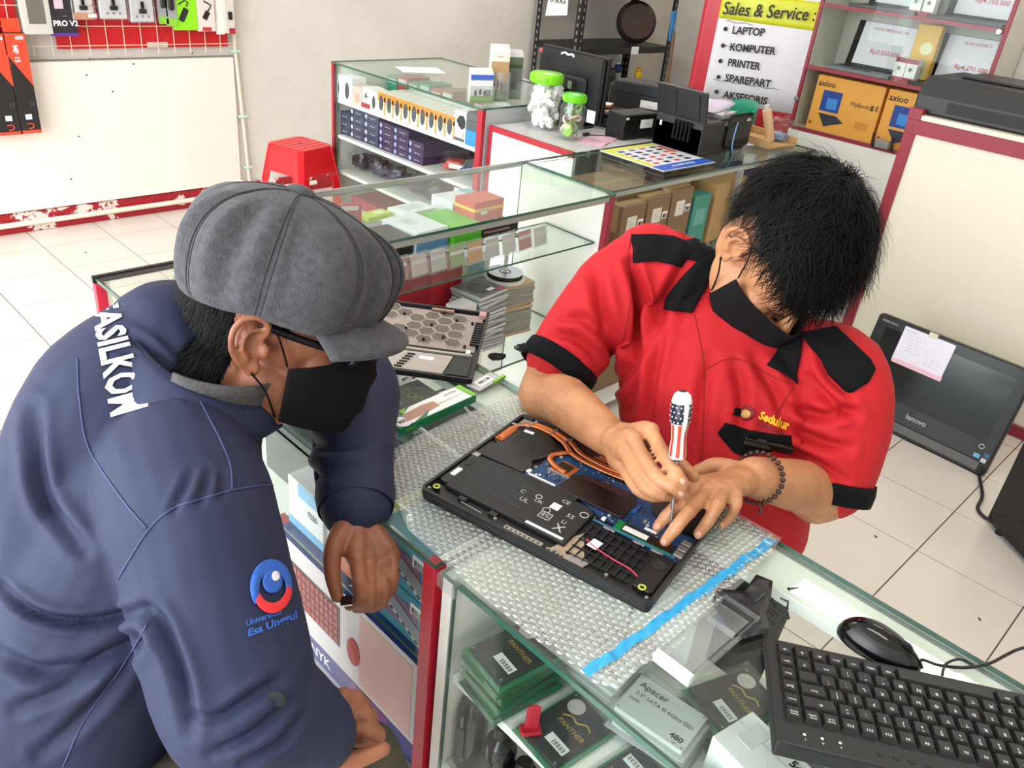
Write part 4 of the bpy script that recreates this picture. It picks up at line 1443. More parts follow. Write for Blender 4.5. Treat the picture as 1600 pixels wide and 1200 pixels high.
tp = MB().grid(lambda u, v: Vector((.553 + u * .385 - .75, .350 - .012 * u + (v - .5) * .013 + .0012 * math.sin(u * 40) - .58, wz(.553 + u * .385, .348) + .0040 + .0009 * math.sin(u * 95) * math.cos(v * 3))), 90, 3)
tp.build('blue_tape', TAPE, bwp, smooth='all')

# ---------------- open laptop (underside up)
LZ = .9235
LA = R(-77.87)
l0 = at(655, 762, 2, .942)
LP = thing('laptop', 'opened laptop lying face down with its battery and cooling pipes bare', 'laptop', (l0.x, l0.y, LZ), LA)
W_, D2 = .358, .268
LB = mat('laptop_black', '#0d0e10', .45, bump=.04, bscale=900)
LB2 = mat('laptop_dark_grey', '#191b1d', .5)
LBM = mat('battery_black', '#131517', .55, var=.06, scale=30)
COP = mat('copper', '#d8804c', .3, metal=.75, var=.08, scale=50)
COPL = mat('bright_copper', '#e09a68', .35, metal=.8)
PCB = mat('blue_circuit_board', '#123c66', .45, var=.3, scale=90)
PCBL = mat('pale_blue_board', '#3a6f96', .45, var=.2, scale=120)
PCBG = mat('green_circuit_board', '#0e7a38', .4)
TIN = mat('tin_plate', '#a8a59e', .38, metal=.7)
BRN = mat('brown_black_film', '#1c1210', .35)
BRN2 = mat('brown_film', '#3e2420', .45)


def rrect(x0, y0, x1, y1, r, n=4):
    P = []
    for cx, cy, a0 in ((x1 - r, y1 - r, 0), (x0 + r, y1 - r, 90), (x0 + r, y0 + r, 180), (x1 - r, y0 + r, 270)):
        for k in range(n + 1):
            a = R(a0 + 90 * k / n); P.append((cx + r * math.cos(a), cy + r * math.sin(a)))
    return P


MB().prism(rrect(.002, .002, W_ - .002, D2 - .006, .008), 0, .0065).build('screen_lid', LB, LP, bevel=.001)
MB().prism(rrect(0, 0, W_, D2, .010), .0075, .0120).build('base_case', LB, LP, bevel=.0008)
rim = MB()
O = rrect(0, 0, W_, D2, .010); I = rrect(.0045, .0045, W_ - .0045, D2 - .0045, .006)
n = len(O)
for ring, zz in ((O, .012), (O, .0195), (I, .0195), (I, .012)):
    for p in ring: rim.v.append((p[0], p[1], zz))
for j in range(3):
    for k in range(n):
        q = (k + 1) % n; rim.f.append((j * n + k, j * n + q, j * n + n + q, j * n + n + k)); rim.m.append(0)
rim.build('rim', LB2, LP)
lp = MB().prism([(.023, .030), (.219, .030), (.219, .112), (.208, .120), (.184, .120), (.184, .130), (.085, .127), (.020, .122)], .012, .0186)
bat = lp.build('battery', LBM, LP, bevel=.0008)
GRY = mat('printed_grey', '#3d4146', .6)
X1, Y1 = (1, 0, 0), (0, 1, 0)
zt = .0187
for k in range(13):
    w = .07 + .035 * ((k * 7) % 5) / 5
    patch(bat, 'printed_line', GRY, (.036 + w / 2, .112 - k * .0047, zt), w, .0011, t=.0002)
text('ASUS', .0075, GRY, bat, (.048, .118, zt), X1, Y1)
patch(bat, 'serial_label', PAPERB, (.184, .036, zt), .058, .0045)
patch(bat, 'square_label', PAPERB, (.170, .090, zt), .0135, .0135)
for s, x, y, z in (('CE', .176, .108, .011), ('UL', .128, .073, .012), ('C', .116, .089, .011), ('UK', .146, .084, .010), ('X', .197, .052, .022), ('Li', .196, .068, .011), ('55', .197, .084, .012)):
    text(s, z, LGREY, bat, (x, y, zt), X1, Y1)
for x, y, r in ((.210, .100, .0065), (.164, .075, .006), (.140, .094, .005)):
    MB().lathe([(r, 0), (r, .0003), (r - .0012, .0003), (r - .0012, 0)], 18, 0, None, False).build('printed_ring', LGREY, bat, loc=(x, y, zt))
b = MB()
for a in ((.160, .056, .178, .0572), (.160, .070, .178, .0712), (.160, .056, .1612, .0712), (.1768, .056, .178, .0712)): b.box(a[0], a[1], zt, a[2], a[3], zt + .0003)
b.build('printed_frame', LGREY, bat)
text('8%', .011, LGREY, bat, (.169, .0636, zt), X1, Y1)
# black shroud and fans
MB().prism([(.005, .128), (.088, .131), (.092, .150), (.080, .172), (.006, .168)], .012, .0170).build('shroud_plate', LB2, LP, bevel=.0006)
for cx, cy, lab in ((.050, .200, True), (.315, .205, False)):
    fan = MB().lathe([(.046, .012), (.046, .0168), (.044, .0176), (.020, .0176), (.0196, .0172), (.0185, .0172), (.018, .0178), (.0135, .0178), (.013, .0173), (.012, .0173), (.0115, .0180), (.001, .0182)], 40, 0, Matrix.Translation((cx, cy, 0)))
    fo = fan.build('fan', LB, LP, smooth=True)
    if lab:
        patch(fo, 'fan_label', PAPERB, (cx - .012, cy + .028, .0177), .0165, .006, (1, .12, 0), (-.12, 1, 0))
        text('DFS501', .0036, INK, fo, (cx - .012, cy + .028, .0184), (1, .12, 0), (-.12, 1, 0))
hs = MB().box(.006, .178, .012, .020, .222, .0185).build('heatsink', COPL, LP, bevel=.0005)
f = MB()
for k in range(20): f.box(.0062 + k * .0007, .1775, .0185, .0065 + k * .0007, .2225, .0189)
f.build('fins', COP, hs)
for pts in ([(.012, .185), (.012, .225), (.026, .247), (.060, .250), (.095, .240), (.120, .222), (.150, .216), (.20, .216), (.26, .226), (.31, .256)],
            [(.030, .256), (.062, .2585), (.100, .250), (.128, .233), (.155, .2275), (.20, .2275), (.265, .240), (.32, .262)],
            [(.118, .224), (.108, .212), (.100, .198), (.104, .184), (.122, .174), (.138, .172)]):
    P = spline([(x, y, .0178) for x, y in pts], 6)
    MB().tube(P, [(.0046, .0019)] * len(P), 12).build('heat_pipe', COP, LP, smooth='all')
for x, y, a in ((.030, .2525, 80), (.068, .2535, 80), (.098, .246, 65), (.014, .232, 20)):
    M = Matrix.Translation((x, y, .0198)) @ Matrix.Rotation(R(a), 4, 'Z')
    MB().cbox((0, 0, 0), (.020, .0038, .0012), 0, M).build('pipe_bracket', TIN, LP, bevel=.0003)
MB().prism([(.078, .248), (.16, .240), (.27, .245), (.30, .262), (.07, .262)], .012, .0150).build('vent_plate', BRN2, LP)
MB().box(.150, .238, .015, .215, .242, .0165).build('copper_bar', COPL, LP); MB().box(.155, .246, .015, .20, .249, .0165).build('copper_bar', COPL, LP)
# board
MB().prism([(.086, .132), (.150, .128), (.186, .134), (.222, .118), (.250, .116), (.252, .106), (.345, .100), (.352, .16), (.30, .16), (.27, .20), (.20, .212), (.12, .222), (.094, .20), (.097, .165)], .012, .0138).build('mainboard', PCB, LP)
cb = MB(); rr = random.Random(11)
for i in range(330):
    x, y = rr.uniform(.09, .345), rr.uniform(.106, .215)
    if .14 < x < .25 and .13 < y < .19: continue
    if x > .26 and y > .155: continue
    if x < .10 and y > .16: continue
    if x < .22 and y < .134: continue
    w, h = rr.choice(((.002, .001), (.003, .002), (.0012, .002), (.004, .004), (.0015, .0015)))
    cb.box(x, y, .0138, x + w, y + h, .0138 + rr.uniform(.0006, .0018), rr.choice((0, 0, 1, 2, 2)))
o = cb.build('components', [INK, LGREY, TIN], LP); o['kind'] = 'stuff'
MB().prism([(.112, .168), (.146, .166), (.150, .196), (.120, .200)], .0138, .0162).build('cooler_plate', COP, LP, bevel=.0005)
MB().prism([(.118, .176), (.140, .175), (.142, .192), (.120, .194)], .0162, .0176).build('processor_cover', BRN, LP)
MB().box(.112, .163, .0138, .150, .1665, .0172).build('connector', TIN, LP)
MB().box(.096, .1345, .0138, .142, .1375, .0160).build('ribbon_connector', PAPERB, LP)
MB().box(.090, .138, .0138, .096, .146, .0162).build('connector', PAPERB, LP)
MB().prism([(.145, .131), (.150, .176), (.165, .186), (.245, .190), (.256, .170), (.252, .131)], .0145, .0175).build('thermal_cover', BRN, LP, bevel=.0005)
MB().prism([(.165, .178), (.168, .187), (.235, .190), (.240, .176)], .0175, .0178).build('film_strip', BRN2, LP)
MB().prism([(.249, .150), (.262, .156), (.262, .178), (.255, .178)], .0150, .0160).build('blue_tab', mat('blue_tab', '#24508f', .5), LP)
sd2 = MB().box(.252, .1055, .0150, .338, .1265, .0162).build('solid_state_drive', PCBG, LP)
MB().box(.262, .1075, .0162, .338, .1255, .0166).build('drive_label', BRN, sd2)
patch(sd2, 'white_label', PAPERB, (.282, .1150, .0167), .036, .0095)
text('SSD 256GB', .0035, INK, sd2, (.282, .1150, .0175), X1, Y1)
patch(sd2, 'white_label', PAPERB, (.296, .134, .0160), .018, .005)
MB().box(.222, .1035, .0138, .345, .1055, .0158).build('board_edge', PCBL, LP)
for x in (.240, .285, .312):
    MB().box(x, .0995, .0125, x + .018, .1035, .0148).build('clip', TIN, LP, bevel=.0004)
MB().box(.231, .112, .0138, .236, .118, .0170).build('connector', PAPERB, LP)
# ribbed tray, speakers, wire, rubber rings
rb = MB()
for k in range(8): rb.box(.228 + k * .0115, .020, .012, .2292 + k * .0115, .098, .0160)
for k in range(5): rb.box(.226, .022 + k * .0175, .012, .318, .0232 + k * .0175, .0158)
rb.build('ribs', LB2, LP)
for x0, x1, y0, y1, cy in ((.007, .023, .036, .118, .098), (.322, .350, .020, .096, .074)):
    sp_ = MB().prism(rrect(x0, y0, x1, y1, .005), .012, .0180).build('speaker', LB, LP, bevel=.0008)
    MB().lathe([(.0085, 0), (.0085, .0008), (.0065, .0008), (.006, .0002), (.001, .0002)], 20, 0, Matrix.Translation(((x0 + x1) / 2, cy, .018)) @ Matrix.Diagonal(((x1 - x0) / .022, 1.1, 1, 1))).build('cone', LB2, sp_, smooth=True)
patch(LP, 'white_label', PAPERB, (.0155, .066, .0182), .008, .021)
patch(LP, 'white_label', PAPERB, (.250, .058, .0164), .0145, .0175, (1, -.1, 0), (.1, 1, 0))
MB().tube(spline([(.236, .060, .0165), (.254, .052, .0168), (.285, .047, .0165), (.310, .044, .0168), (.330, .034, .0165)], 6), .0010, 6).build('red_wire', mat('red_wire', '#c8324a', .4), LP, smooth='all')
RING = mat('yellow_green_ring', '#b4c83c', .5)
for x, y in ((.0165, .0185), (.336, .022)):
    MB().lathe([(.0052, 0), (.0052, .0012), (.0032, .0012), (.0032, 0)], 18, 0, None, False).build('rubber_ring', RING, LP, loc=(x, y, .0182), smooth=True)
    MB().lathe([(.0050, 0), (.0050, .0068), (.001, .0068)], 14).build('post', LB, LP, loc=(x, y, .0118))
for x, y in ((.010, .010), (.348, .010), (.290, .014), (.120, .014), (.215, .012)):
    MB().lathe([(.0024, 0), (.0024, .007), (.0012, .0072), (.0008, .006)], 10).build('screw_post', TIN, LP, loc=(x, y, .012))
MB().prism([(.205, .014), (.232, .014), (.250, .030), (.226, .072), (.220, .060)], .012, .0128).build('beige_film', mat('beige_film', '#a8957e', .5), LP)
for x0, x1, y in ((.136, .196, .013), (.203, .226, .011)):
    mb_ = MB(); mb_.box(x0, y - .004, .012, x1, y + .004, .0150)
    q = mb_.build('metal_bar', TIN, LP, bevel=.0004)
    h = MB()
    for k in range(int((x1 - x0) / .007)): h.box(x0 + .003 + k * .007, y - .0018, .0150, x0 + .006 + k * .007, y + .0008, .0153)
    h.build('slots', INK, q)
MB().prism([(.228, .010), (.258, .010), (.262, .024), (.238, .030)], .0128, .0145).build('hinge_plate', TIN, LP, bevel=.0004)
MB().rod((.062, .015, .0165), (.098, .013, .0165), .0009, 6).build('metal_strip', STEEL, LP)
for x in (.052, .104): MB().box(x, .020, .012, x + .013, .028, .0165).build('catch', LB2, LP, bevel=.0006)
for y in (.108, .122, .136): MB().box(.340, y, .012, .357, y + .010, .0172).build('port', TIN, LP, bevel=.0005)
MB().box(.001, .118, .012, .016, .128, .0175).build('port', TIN, LP, bevel=.0005)
MB().box(.338, .088, .0125, .350, .102, .0150).build('side_board', PCB, LP)
for x in (.010, .325):
    MB().box(x, .240, .012, x + .020, .258, .0180).build('hinge', TIN, LP, bevel=.0008); MB().rod((x - .004, .263, .017), (x + .014, .263, .017), .0042, 10).build('hinge_barrel', LB, LP, smooth=True)

# ---------------- the laptop's bottom cover
c0 = at(737, 601, 2, .924); cx_ = at(572, 579, 2, .924) - c0; ca_ = math.atan2(cx_.y, cx_.x)
CV = thing('laptop_cover', 'removed laptop bottom cover with hexagon vents lying upturned at the counter\'s back edge', 'laptop cover', (c0.x, c0.y, .9235), (R(-3), R(-2.5), ca_))
CV.rotation_euler = Euler((R(-4.5), R(0), ca_))
TAUP = mat('taupe_film', '#8d8078', .45, var=.05, scale=20); TAUD = mat('vent_mesh', '#5a5048', .6); TAUL = mat('pale_film', '#a29a93', .4)
# local x runs along the near long edge to the left in the photo, y towards the lens (negative = away)
MB().prism(rrect(0, -.250, .358, 0, .008), 0, .004).build('shell', LB, CV, bevel=.0008)
e = MB()
for a in ((0, -.004, .358, 0), (0, -.250, .004, 0), (.354, -.250, .358, 0), (0, -.250, .358, -.246)): e.box(a[0], a[1], .004, a[2], a[3], .011)
e.build('rim', LB2, CV)
MB().prism([(.010, -.238), (.345, -.238), (.345, -.098), (.010, -.098)], .004, .0062).build('upper_film', TAUP, CV)
MB().box(.012, -.088, .004, .345, -.082, .0075).build('ridge', TAUL, CV)
MB().prism([(.046, -.076), (.345, -.076), (.345, -.014), (.056, -.014)], .004, .0062).build('lower_film', TAUL, CV)
MB().prism([(.010, -.076), (.042, -.076), (.050, -.014), (.010, -.014)], .004, .0070).build('corner_block', LB, CV)
hx_ = [(math.cos(R(60 * k)) * .0155, math.sin(R(60 * k)) * .0155) for k in range(6)]
hm = MB().prism(hx_, 0, .0006).mesh('vent', TAUD)
hr_ = MB()
for k in range(6):
    p, q = Vector(hx_[k]) * 1.08, Vector(hx_[(k + 1) % 6]) * 1.08
    hr_.rod((p.x, p.y, .0006), (q.x, q.y, .0006), .0009, 5)
hrm = hr_.mesh('vent_rim', TAUL)
for i in range(8):
    for j_ in range(4):
        x = .055 + i * .0275; y = -.122 - j_ * .031 - (.0155 if i % 2 else 0)
        if y < -.232 or (i + j_) % 7 == 6: continue
        for me_ in (hm, hrm):
            o = bpy.data.objects.new(me_.name, me_); COL.objects.link(o); o.parent = CV; o.location = (x, y, .0062)
pn = MB().lathe([(.0028, 0), (.0028, .006), (.0015, .0065)], 8).mesh('peg', LB)
for x, y in ((.030, -.110), (.075, -.135), (.105, -.176), (.150, -.150), (.110, -.118), (.060, -.205), (.165, -.205), (.220, -.180), (.028, -.200), (.090, -.228)):
    o = bpy.data.objects.new('peg', pn); COL.objects.link(o); o.parent = CV; o.location = (x, y, .0062)
for x0 in (.115, .205):
    k_ = MB()
    for k in range(6): k_.box(x0 + k * .003, -.066 + k * .009, .0062, x0 + .014 + k * .003, -.063 + k * .009, .0085)
    k_.build('comb_ribs', LB, CV)
k_ = MB()
for k in range(10): k_.box(.004, -.205 + k * .009, .0062, .022, -.201 + k * .009, .0110)
k_.build('side_ribs', LB, CV)
patch(CV, 'white_label', PAPERB, (.092, -.058, .0063), .026, .010)
MB().rod((.070, -.235, .010), (.115, -.235, .010), .004, 8).build('foil_roll', mat('pink_foil', '#c8a090', .25, metal=.8), CV)
MB().cbox((.012, -.236, .010), (.014, .016, .010)).build('pink_pad', mat('pink_pad', '#b08a88', .6), CV, bevel=.001)
MB().cbox((.020, -.088, .009), (.008, .012, .008)).build('catch', PAPERB, CV, bevel=.0005)

# ---------------- green and white drive carton
q = [at(599, 652, 2, .936), at(622, 671, 2, .936), at(745, 616, 2, .936), at(718, 601, 2, .936)]
c = (q[0] + q[1] + q[2] + q[3]) / 4; ax_ = ((q[2] + q[3]) - (q[0] + q[1])) / 2; L1 = ax_.length; Wd = ((q[1] - q[0]).length + (q[2] - q[3]).length) / 2
GB = thing('drive_box', 'long green and white carton with a window lying beside the bubble wrap', 'box', (c.x, c.y, HC), math.atan2(ax_.y, ax_.x))
GRN = mat('deep_green_card', '#0f7a4e', .35); LIM = mat('lime_card', '#78be28', .35)
h = .0155
MB().box(-L1 / 2, -Wd / 2, 0, L1 / 2, Wd / 2, h).build('carton', GRN, GB, bevel=.0008)
wp = MB().prism([(-L1 * .36, -Wd * .48), (L1 * .44, -Wd * .48), (L1 * .42, Wd * .48), (-L1 * .18, Wd * .48), (-L1 * .30, Wd * .2)], h, h + .0004).build('white_print', PAPERB, GB)
MB().prism([(L1 * .42, Wd * .5), (L1 * .455, -Wd * .5), (L1 * .5, -Wd * .5), (L1 * .5, Wd * .5)], h, h + .0005).build('lime_end', LIM, GB)
MB().prism([(-L1 * .36, -Wd * .3), (-L1 * .33, Wd * .18), (-L1 * .05, Wd * .26), (.012, Wd * .18), (.012, -Wd * .20), (-L1 * .2, -Wd * .30)], h + .0004, h + .0009).build('window', mat('pink_window', '#b98e80', .2), GB)
MB().prism([(-L1 * .30, -Wd * .48), (-L1 * .05, -Wd * .16), (-L1 * .16, -Wd * .48)], h + .0004, h + .0010).build('leaf_print', GRN, GB)
MB().prism([(-L1 * .33, Wd * .48), (-L1 * .22, Wd * .48), (-L1 * .3, Wd * .2)], h + .0002, h + .0010).build('leaf_print', LIM, GB)
MB().lathe([(.0145, 0), (.0145, .0006), (.002, .0007)], 24).build('size_badge', PAPERB, GB, loc=(-L1 * .40, -Wd * .18, h))
text('256', .011, INK, GB, (-L1 * .40, -Wd * .18, h + .0008), (-1, 0, 0), (0, -1, 0), .02)
text('Apacer', .010, GREYINK, GB, (L1 * .30, Wd * .22, h + .0006), (-1, 0, 0), (0, -1, 0))
text('M.2 PCIe Gen3 x4 SSD', .006, GREYINK, GB, (L1 * .24, -Wd * .08, h + .0006), (-1, 0, 0), (0, -1, 0))
text('Apacer', .008, LIM, GB, (-L1 * .36, -Wd / 2, h * .5), (1, 0, 0), (0, 0, 1), .02)
# little foil strip behind it
f0 = at(748, 602, 2, HC)
fs = thing('foil_pack', 'small white and silver packet poking out behind the green carton', 'packet', (f0.x, f0.y, HC), math.atan2(ax_.y, ax_.x) + .12)
MB().box(-.018, -.016, 0, .05, .014, .003).build('pack', LGREY, fs, bevel=.001)
patch(fs, 'label', PAPERB, (.014, 0, .003), .04, .02); text('M.2 SSD', .009, INK, fs, (.014, 0, .0038), (-1, 0, 0), (0, -1, 0), .02)
MB().box(.024, -.018, .0, .058, -.012, .0045).build('lime_edge', LIM, fs)

# ---------------- clear empty plastic case
q = [at(1030, 1035, 2, .925), at(1070, 1056, 2, .925), at(1177, 966, 2, .925), at(1140, 941, 2, .925)]
c = sum(q, Vector()) / 4; ax_ = ((q[2] + q[3]) - (q[0] + q[1])) / 2; L1 = ax_.length; Wd = .05
CC = thing('clear_case', 'empty clear plastic drive case lying between bubble wrap and keyboard', 'case', (c.x, c.y, HC), math.atan2(ax_.y, ax_.x))
tr = MB(); t_ = .0012
for a in ((-L1 / 2, -Wd / 2, .0, L1 / 2, Wd / 2, t_), (-L1 / 2, -Wd / 2, t_, L1 / 2, -Wd / 2 + t_, .013), (-L1 / 2, Wd / 2 - t_, t_, L1 / 2, Wd / 2, .013), (L1 / 2 - t_, -Wd / 2, t_, L1 / 2, Wd / 2, .013)): tr.box(*a)
tr.build('tray', CLEAR, CC)
MB().box(-L1 / 2 + .004, -Wd / 2 + .004, .0135, L1 / 2 - .02, Wd / 2 - .004, .0147).build('lid', CLEAR, CC, bevel=.0005)
MB().box(-L1 / 2 - .004, -Wd / 2, 0, -L1 / 2 + .006, Wd / 2, .014).build('white_end', glassmat('frosted_plastic', '#ffffff', .1, .2, .6, alpha=.65), CC, bevel=.001)
patch(CC, 'grey_insert', glassmat('smoke_insert', '#9aa0b4', .08, .1, .5, alpha=.5, fac='#8d92a6'), (L1 * .34, 0, .002), L1 * .24, Wd * .7)
MB().box(L1 * .17, -Wd * .38, .002, L1 * .18, Wd * .38, .0125).build('divider', CLEAR, CC)

# ---------------- black plastic sheet
bs = thing('black_bag', 'crumpled black antistatic bag at the wrap\'s corner near the mouse', 'bag', (.82, .29, HC), 0)
pp = [at(x, y, 2, HC) for x, y in ((1180, 903), (1206, 912), (1203, 940), (1196, 962), (1202, 990), (1160, 1003), (1140, 985), (1110, 945), (1120, 925), (1160, 930))]
P = [Vector((p.x - .82, p.y - .29)) for p in pp]; nb_ = len(P)
for i in range(14):
    for k in range(14):
        x, y = -.08 + i * .011, -.06 + k * .011
        if inpoly(x, y, [(p.x, p.y) for p in P[:nb_]]): P.append(Vector((x, y)))
r = delaunay_2d_cdt(P, [(i, (i + 1) % nb_) for i in range(nb_)], [], 1, 1e-6)
o = MB().add([(p.x, p.y, .0025 + .003 * (1 + noise.noise(Vector((p.x * 60, p.y * 60, 1))))) for p in r[0]], [tuple(f) for f in r[2]]).build('sheet', mat('black_film', '#1b1c1f', .35), bs, smooth='all')
o.modifiers.new('t', 'SOLIDIFY').thickness = .0012
MB().box(-.012, -.004, .004, .012, -.001, .0075).build('crease_ridge', mat('black_film_edge', '#33343a', .3), bs)

# ---------------- screws
for k, (px, py, a, nm) in enumerate(((1212, 945, 60, 'left of the five, beside the black bag'), (1215, 958, 80, 'lowest left of the five, beside the black bag'), (1230, 942, 100, 'standing upright in the middle of the five'), (1229, 952, 20, 'lying just below the upright one'), (1231, 967, 30, 'nearest to the keyboard'), (1232, 922, -30, 'longest and thinnest, nearest the counter rail'))):
    p = at(px, py, 2, HC)
    sw = thing('screw', 'tiny black laptop screw, ' + nm, 'screw', p, R(a), 'laptop screws on the counter')
    M = Matrix.Translation((0, 0, .0021)) @ Matrix.Rotation(R(90), 4, 'Y')
    MB().lathe([(.0022, -.001), (.0022, .0004), (.0012, .0006)], 10, 0, M).build('head', INK, sw, smooth=True)
    MB().lathe([(.0011, .0006), (.0012, .002), (.0011, .003), (.0012, .004), (.0010, .010 if k < 5 else .014)], 8, 0, M).build('shank', INK, sw, smooth=True)

# ---------------- keyboard, seen upside down, and its keys
k0 = at(1196, 990, 2, HC + .016)
KA = R(123.9)
KB = thing('keyboard', 'black compact keyboard turned towards the technician beside the mouse', 'keyboard', (k0.x, k0.y, HC), KA)
KU = .0193; KL = 16 * KU + .02; KD = .158
KM = mat('keyboard_body', '#131416', .45, bump=.04, bscale=900); KK = mat('key_plastic', '#111214', .42, bump=.03, bscale=900); KW = mat('key_legend', '#d8dadc', .5)
kz = lambda y: .012 + .010 * y / KD
vs = [(-KL, 0, 0), (0, 0, 0), (0, KD, 0), (-KL, KD, 0), (-KL, 0, .012), (0, 0, .012), (0, KD, .022), (-KL, KD, .022)]
MB().add(vs, [(0, 3, 2, 1), (4, 5, 6, 7), (0, 1, 5, 4), (1, 2, 6, 5), (2, 3, 7, 6), (3, 0, 4, 7)]).build('body', KM, KB, bevel=.003, seg=2)
rows = [[('→', 1), ('↓', 1), ('←', 1), ('Menu', 1), ('Ctrl', 1), ('Win', 1), ('Alt', 1), (' ', 5.6), ('Alt', 1.2), ('Win', 1.1), ('Fn', 1), ('Ctrl', 1.1)],
        [('PgDn', 1), ('↑', 1), ('Shift', 1.5), ('?\n/', 1), ('>\n.', 1), ('<\n,', 1)] + [(c, 1) for c in 'MNBVCXZ'] + [('Shift', 2.5)],
        [('PgUp', 1), ('', 1.25), ('"\n\'', 1), (':\n;', 1)] + [(c, 1) for c in 'LKJHGFDSA'] + [('Caps', 2.75)],
        [('End', 1), ('Enter', 1.6), ('}\n]', 1), ('{\n[', 1)] + [(c, 1) for c in 'POIUYTREWQ'] + [('Tab', 1.4)],
        [('Home', 1), ('←', 2), ('+\n=', 1), ('_\n-', 1), (')\n0', 1), ('(\n9', 1), ('*\n8', 1), ('&\n7', 1), ('^\n6', 1), ('%\n5', 1), ('$\n4', 1), ('#\n3', 1), ('@\n2', 1), ('!\n1', 1), ('~', 1)],
        [('Pause\nBreak', 1), ('PrtSc\nSysRq', 1), ('Scroll\nLock', 1)] + [('F%d' % k, 1) for k in range(12, 0, -1)] + [('Esc', 1)]]
KME = {}


def keymesh(w):
    k = round(w, 2)
    if k not in KME:
        b = MB(); W2 = w * KU - .0012; Hh = KU - .0012; z1 = .0055; s = .0026
        b.add([(0, 0, 0), (W2, 0, 0), (W2, Hh, 0), (0, Hh, 0), (s, s * .5, z1), (W2 - s, s * .5, z1), (W2 - s, Hh - s * 1.3, z1), (s, Hh - s * 1.3, z1)],
              [(0, 3, 2, 1), (4, 5, 6, 7), (0, 1, 5, 4), (1, 2, 6, 5), (2, 3, 7, 6), (3, 0, 4, 7)])
        KME[k] = b.mesh('key', KK)
    return KME[k]


for ri, row in enumerate(rows):
    u = 0
    for lab, w in row:
        x1 = -.010 - u * KU; y0 = .011 + ri * KU
        o = bpy.data.objects.new('key', keymesh(w)); COL.objects.link(o); o.parent = KB
        o.location = (x1 - w * KU, y0, kz(y0) - .0005); o.rotation_euler = (math.atan(.010 / KD), 0, 0)
        if lab == 'Enter' or (ri == 2 and u == 1): pass
        if lab.strip():
            long = max(len(q) for q in lab.split('\n'))
            sz = .0062 if long == 1 and '\n' not in lab else (.0048 if long <= 3 and '\n' not in lab else .0034)
            if '\n' in lab and long == 1: sz = .0046
            text(lab, sz, KW, o, (w * KU * .45, KU * .55, .0055), (1, 0, 0), (0, 1, 0), .015, name='legend', res=1)
        u += w
for k in range(3):
    MB().lathe([(.0016, 0), (.0016, .0006), (.0008, .0007)], 10).build('indicator', KW, KB, loc=(-.030 - k * .018, .140, kz(.14) - .0003))
    text('%s' % ('1', 'A', '↓')[k], .004, KW, KB, (-.030 - k * .018, .1465, kz(.1465) + .0001), name='legend', res=1)
for k in range(4):
    MB().lathe([(.0038, 0), (.0036, .0012), (.001, .0016)], 16).build('media_button', KK, KB, loc=(-.105 - k * .016, .142, kz(.142) - .0004), smooth=True)
MB().tube(spline([(-.205, -.004, .008), (-.212, -.020, .012), (-.235, -.040, .006), (-.26, -.052, -.01)], 6), .0016, 8).build('cable', INK, KB, smooth='all')

# ---------------- mouse with cable
m0 = at(1376, 1003, 2, HC + .012); ma = at(1432, 1032, 2, HC) - at(1322, 975, 2, HC)
MO = thing('mouse', 'glossy black wired mouse resting beside the keyboard', 'mouse', (m0.x, m0.y, HC), math.atan2(ma.y, ma.x))


def mfn(u, v):
    a = 2 * math.pi * u; p = v * R(90)
    x = .050 * math.cos(a) * math.cos(p); y = (.028 - .003 * math.cos(a)) * math.sin(a) * math.cos(p)
    z = .030 * math.sin(p) * (1 - .18 * math.cos(a) * math.cos(p))
    return Vector((x, y, z + .001))


mm = MB().grid(mfn, 40, 14, 0, True); base = [k for k in range(40)]
mm.f.append(tuple(reversed(base))); mm.m.append(0)
mm.build('shell', BLACKG, MO, smooth='all')
MB().grid(lambda u, v: (lambda q: Vector((q.x * 1.02, q.y * 1.02, q.z + .0006)))(mfn(.60 + u * .30, .25 + v * .30)), 14, 4).build('grip_panel', mat('black_grip', '#1d1e20', .35), MO, smooth='all')
MB().lathe([(.009, -.0028), (.0098, 0), (.009, .0028)], 18, 0, Matrix.Translation((.026, 0, .0195)) @ Matrix.Rotation(R(90), 4, 'X')).build('scroll_wheel', BLACKP, MO, smooth=True)
MB().tube([mfn(0, .2) + Vector((.0, 0, .0004)) * 0 + Vector((0, 0, .0005))] + [mfn(0, .2 + .6 * k / 8) + Vector((.0003, 0, .0005)) for k in range(1, 9)], .0005, 5).build('button_split', BLACKP, MO)
ci = Matrix.Rotation(-math.atan2(ma.y, ma.x), 4, 'Z')


def mloc(px, py, z):
    return ci @ (at(px, py, 2, z) - Vector((m0.x, m0.y, HC)))


cpts = [Vector((.050, 0, .006)), mloc(1440, 1031, HC + .004), mloc(1470, 1040, HC + .003), mloc(1510, 1043, HC + .003), mloc(1545, 1037, HC + .004), mloc(1575, 1022, HC + .004), mloc(1600, 1012, HC + .02), mloc(1660, 1000, HC - .05)]
MB().tube(spline(cpts, 6), .0019, 8).build('cable', INK, MO, smooth='all')
# ------------------------------------------------------------------ boxed goods
_cm = {}


def cm(h, rough=.45):
    if (h, rough) not in _cm:
        _cm[(h, rough)] = mat('card_' + h.strip('#'), h, rough, var=.025, scale=25)
    return _cm[(h, rough)]


FACES = {'front': ((0, -1, 0), (1, 0, 0), (0, 0, 1)), 'back': ((0, 1, 0), (-1, 0, 0), (0, 0, 1)),
         'left': ((-1, 0, 0), (0, -1, 0), (0, 0, 1)), 'right': ((1, 0, 0), (0, 1, 0), (0, 0, 1)), 'top': ((0, 0, 1), (1, 0, 0), (0, 1, 0))}


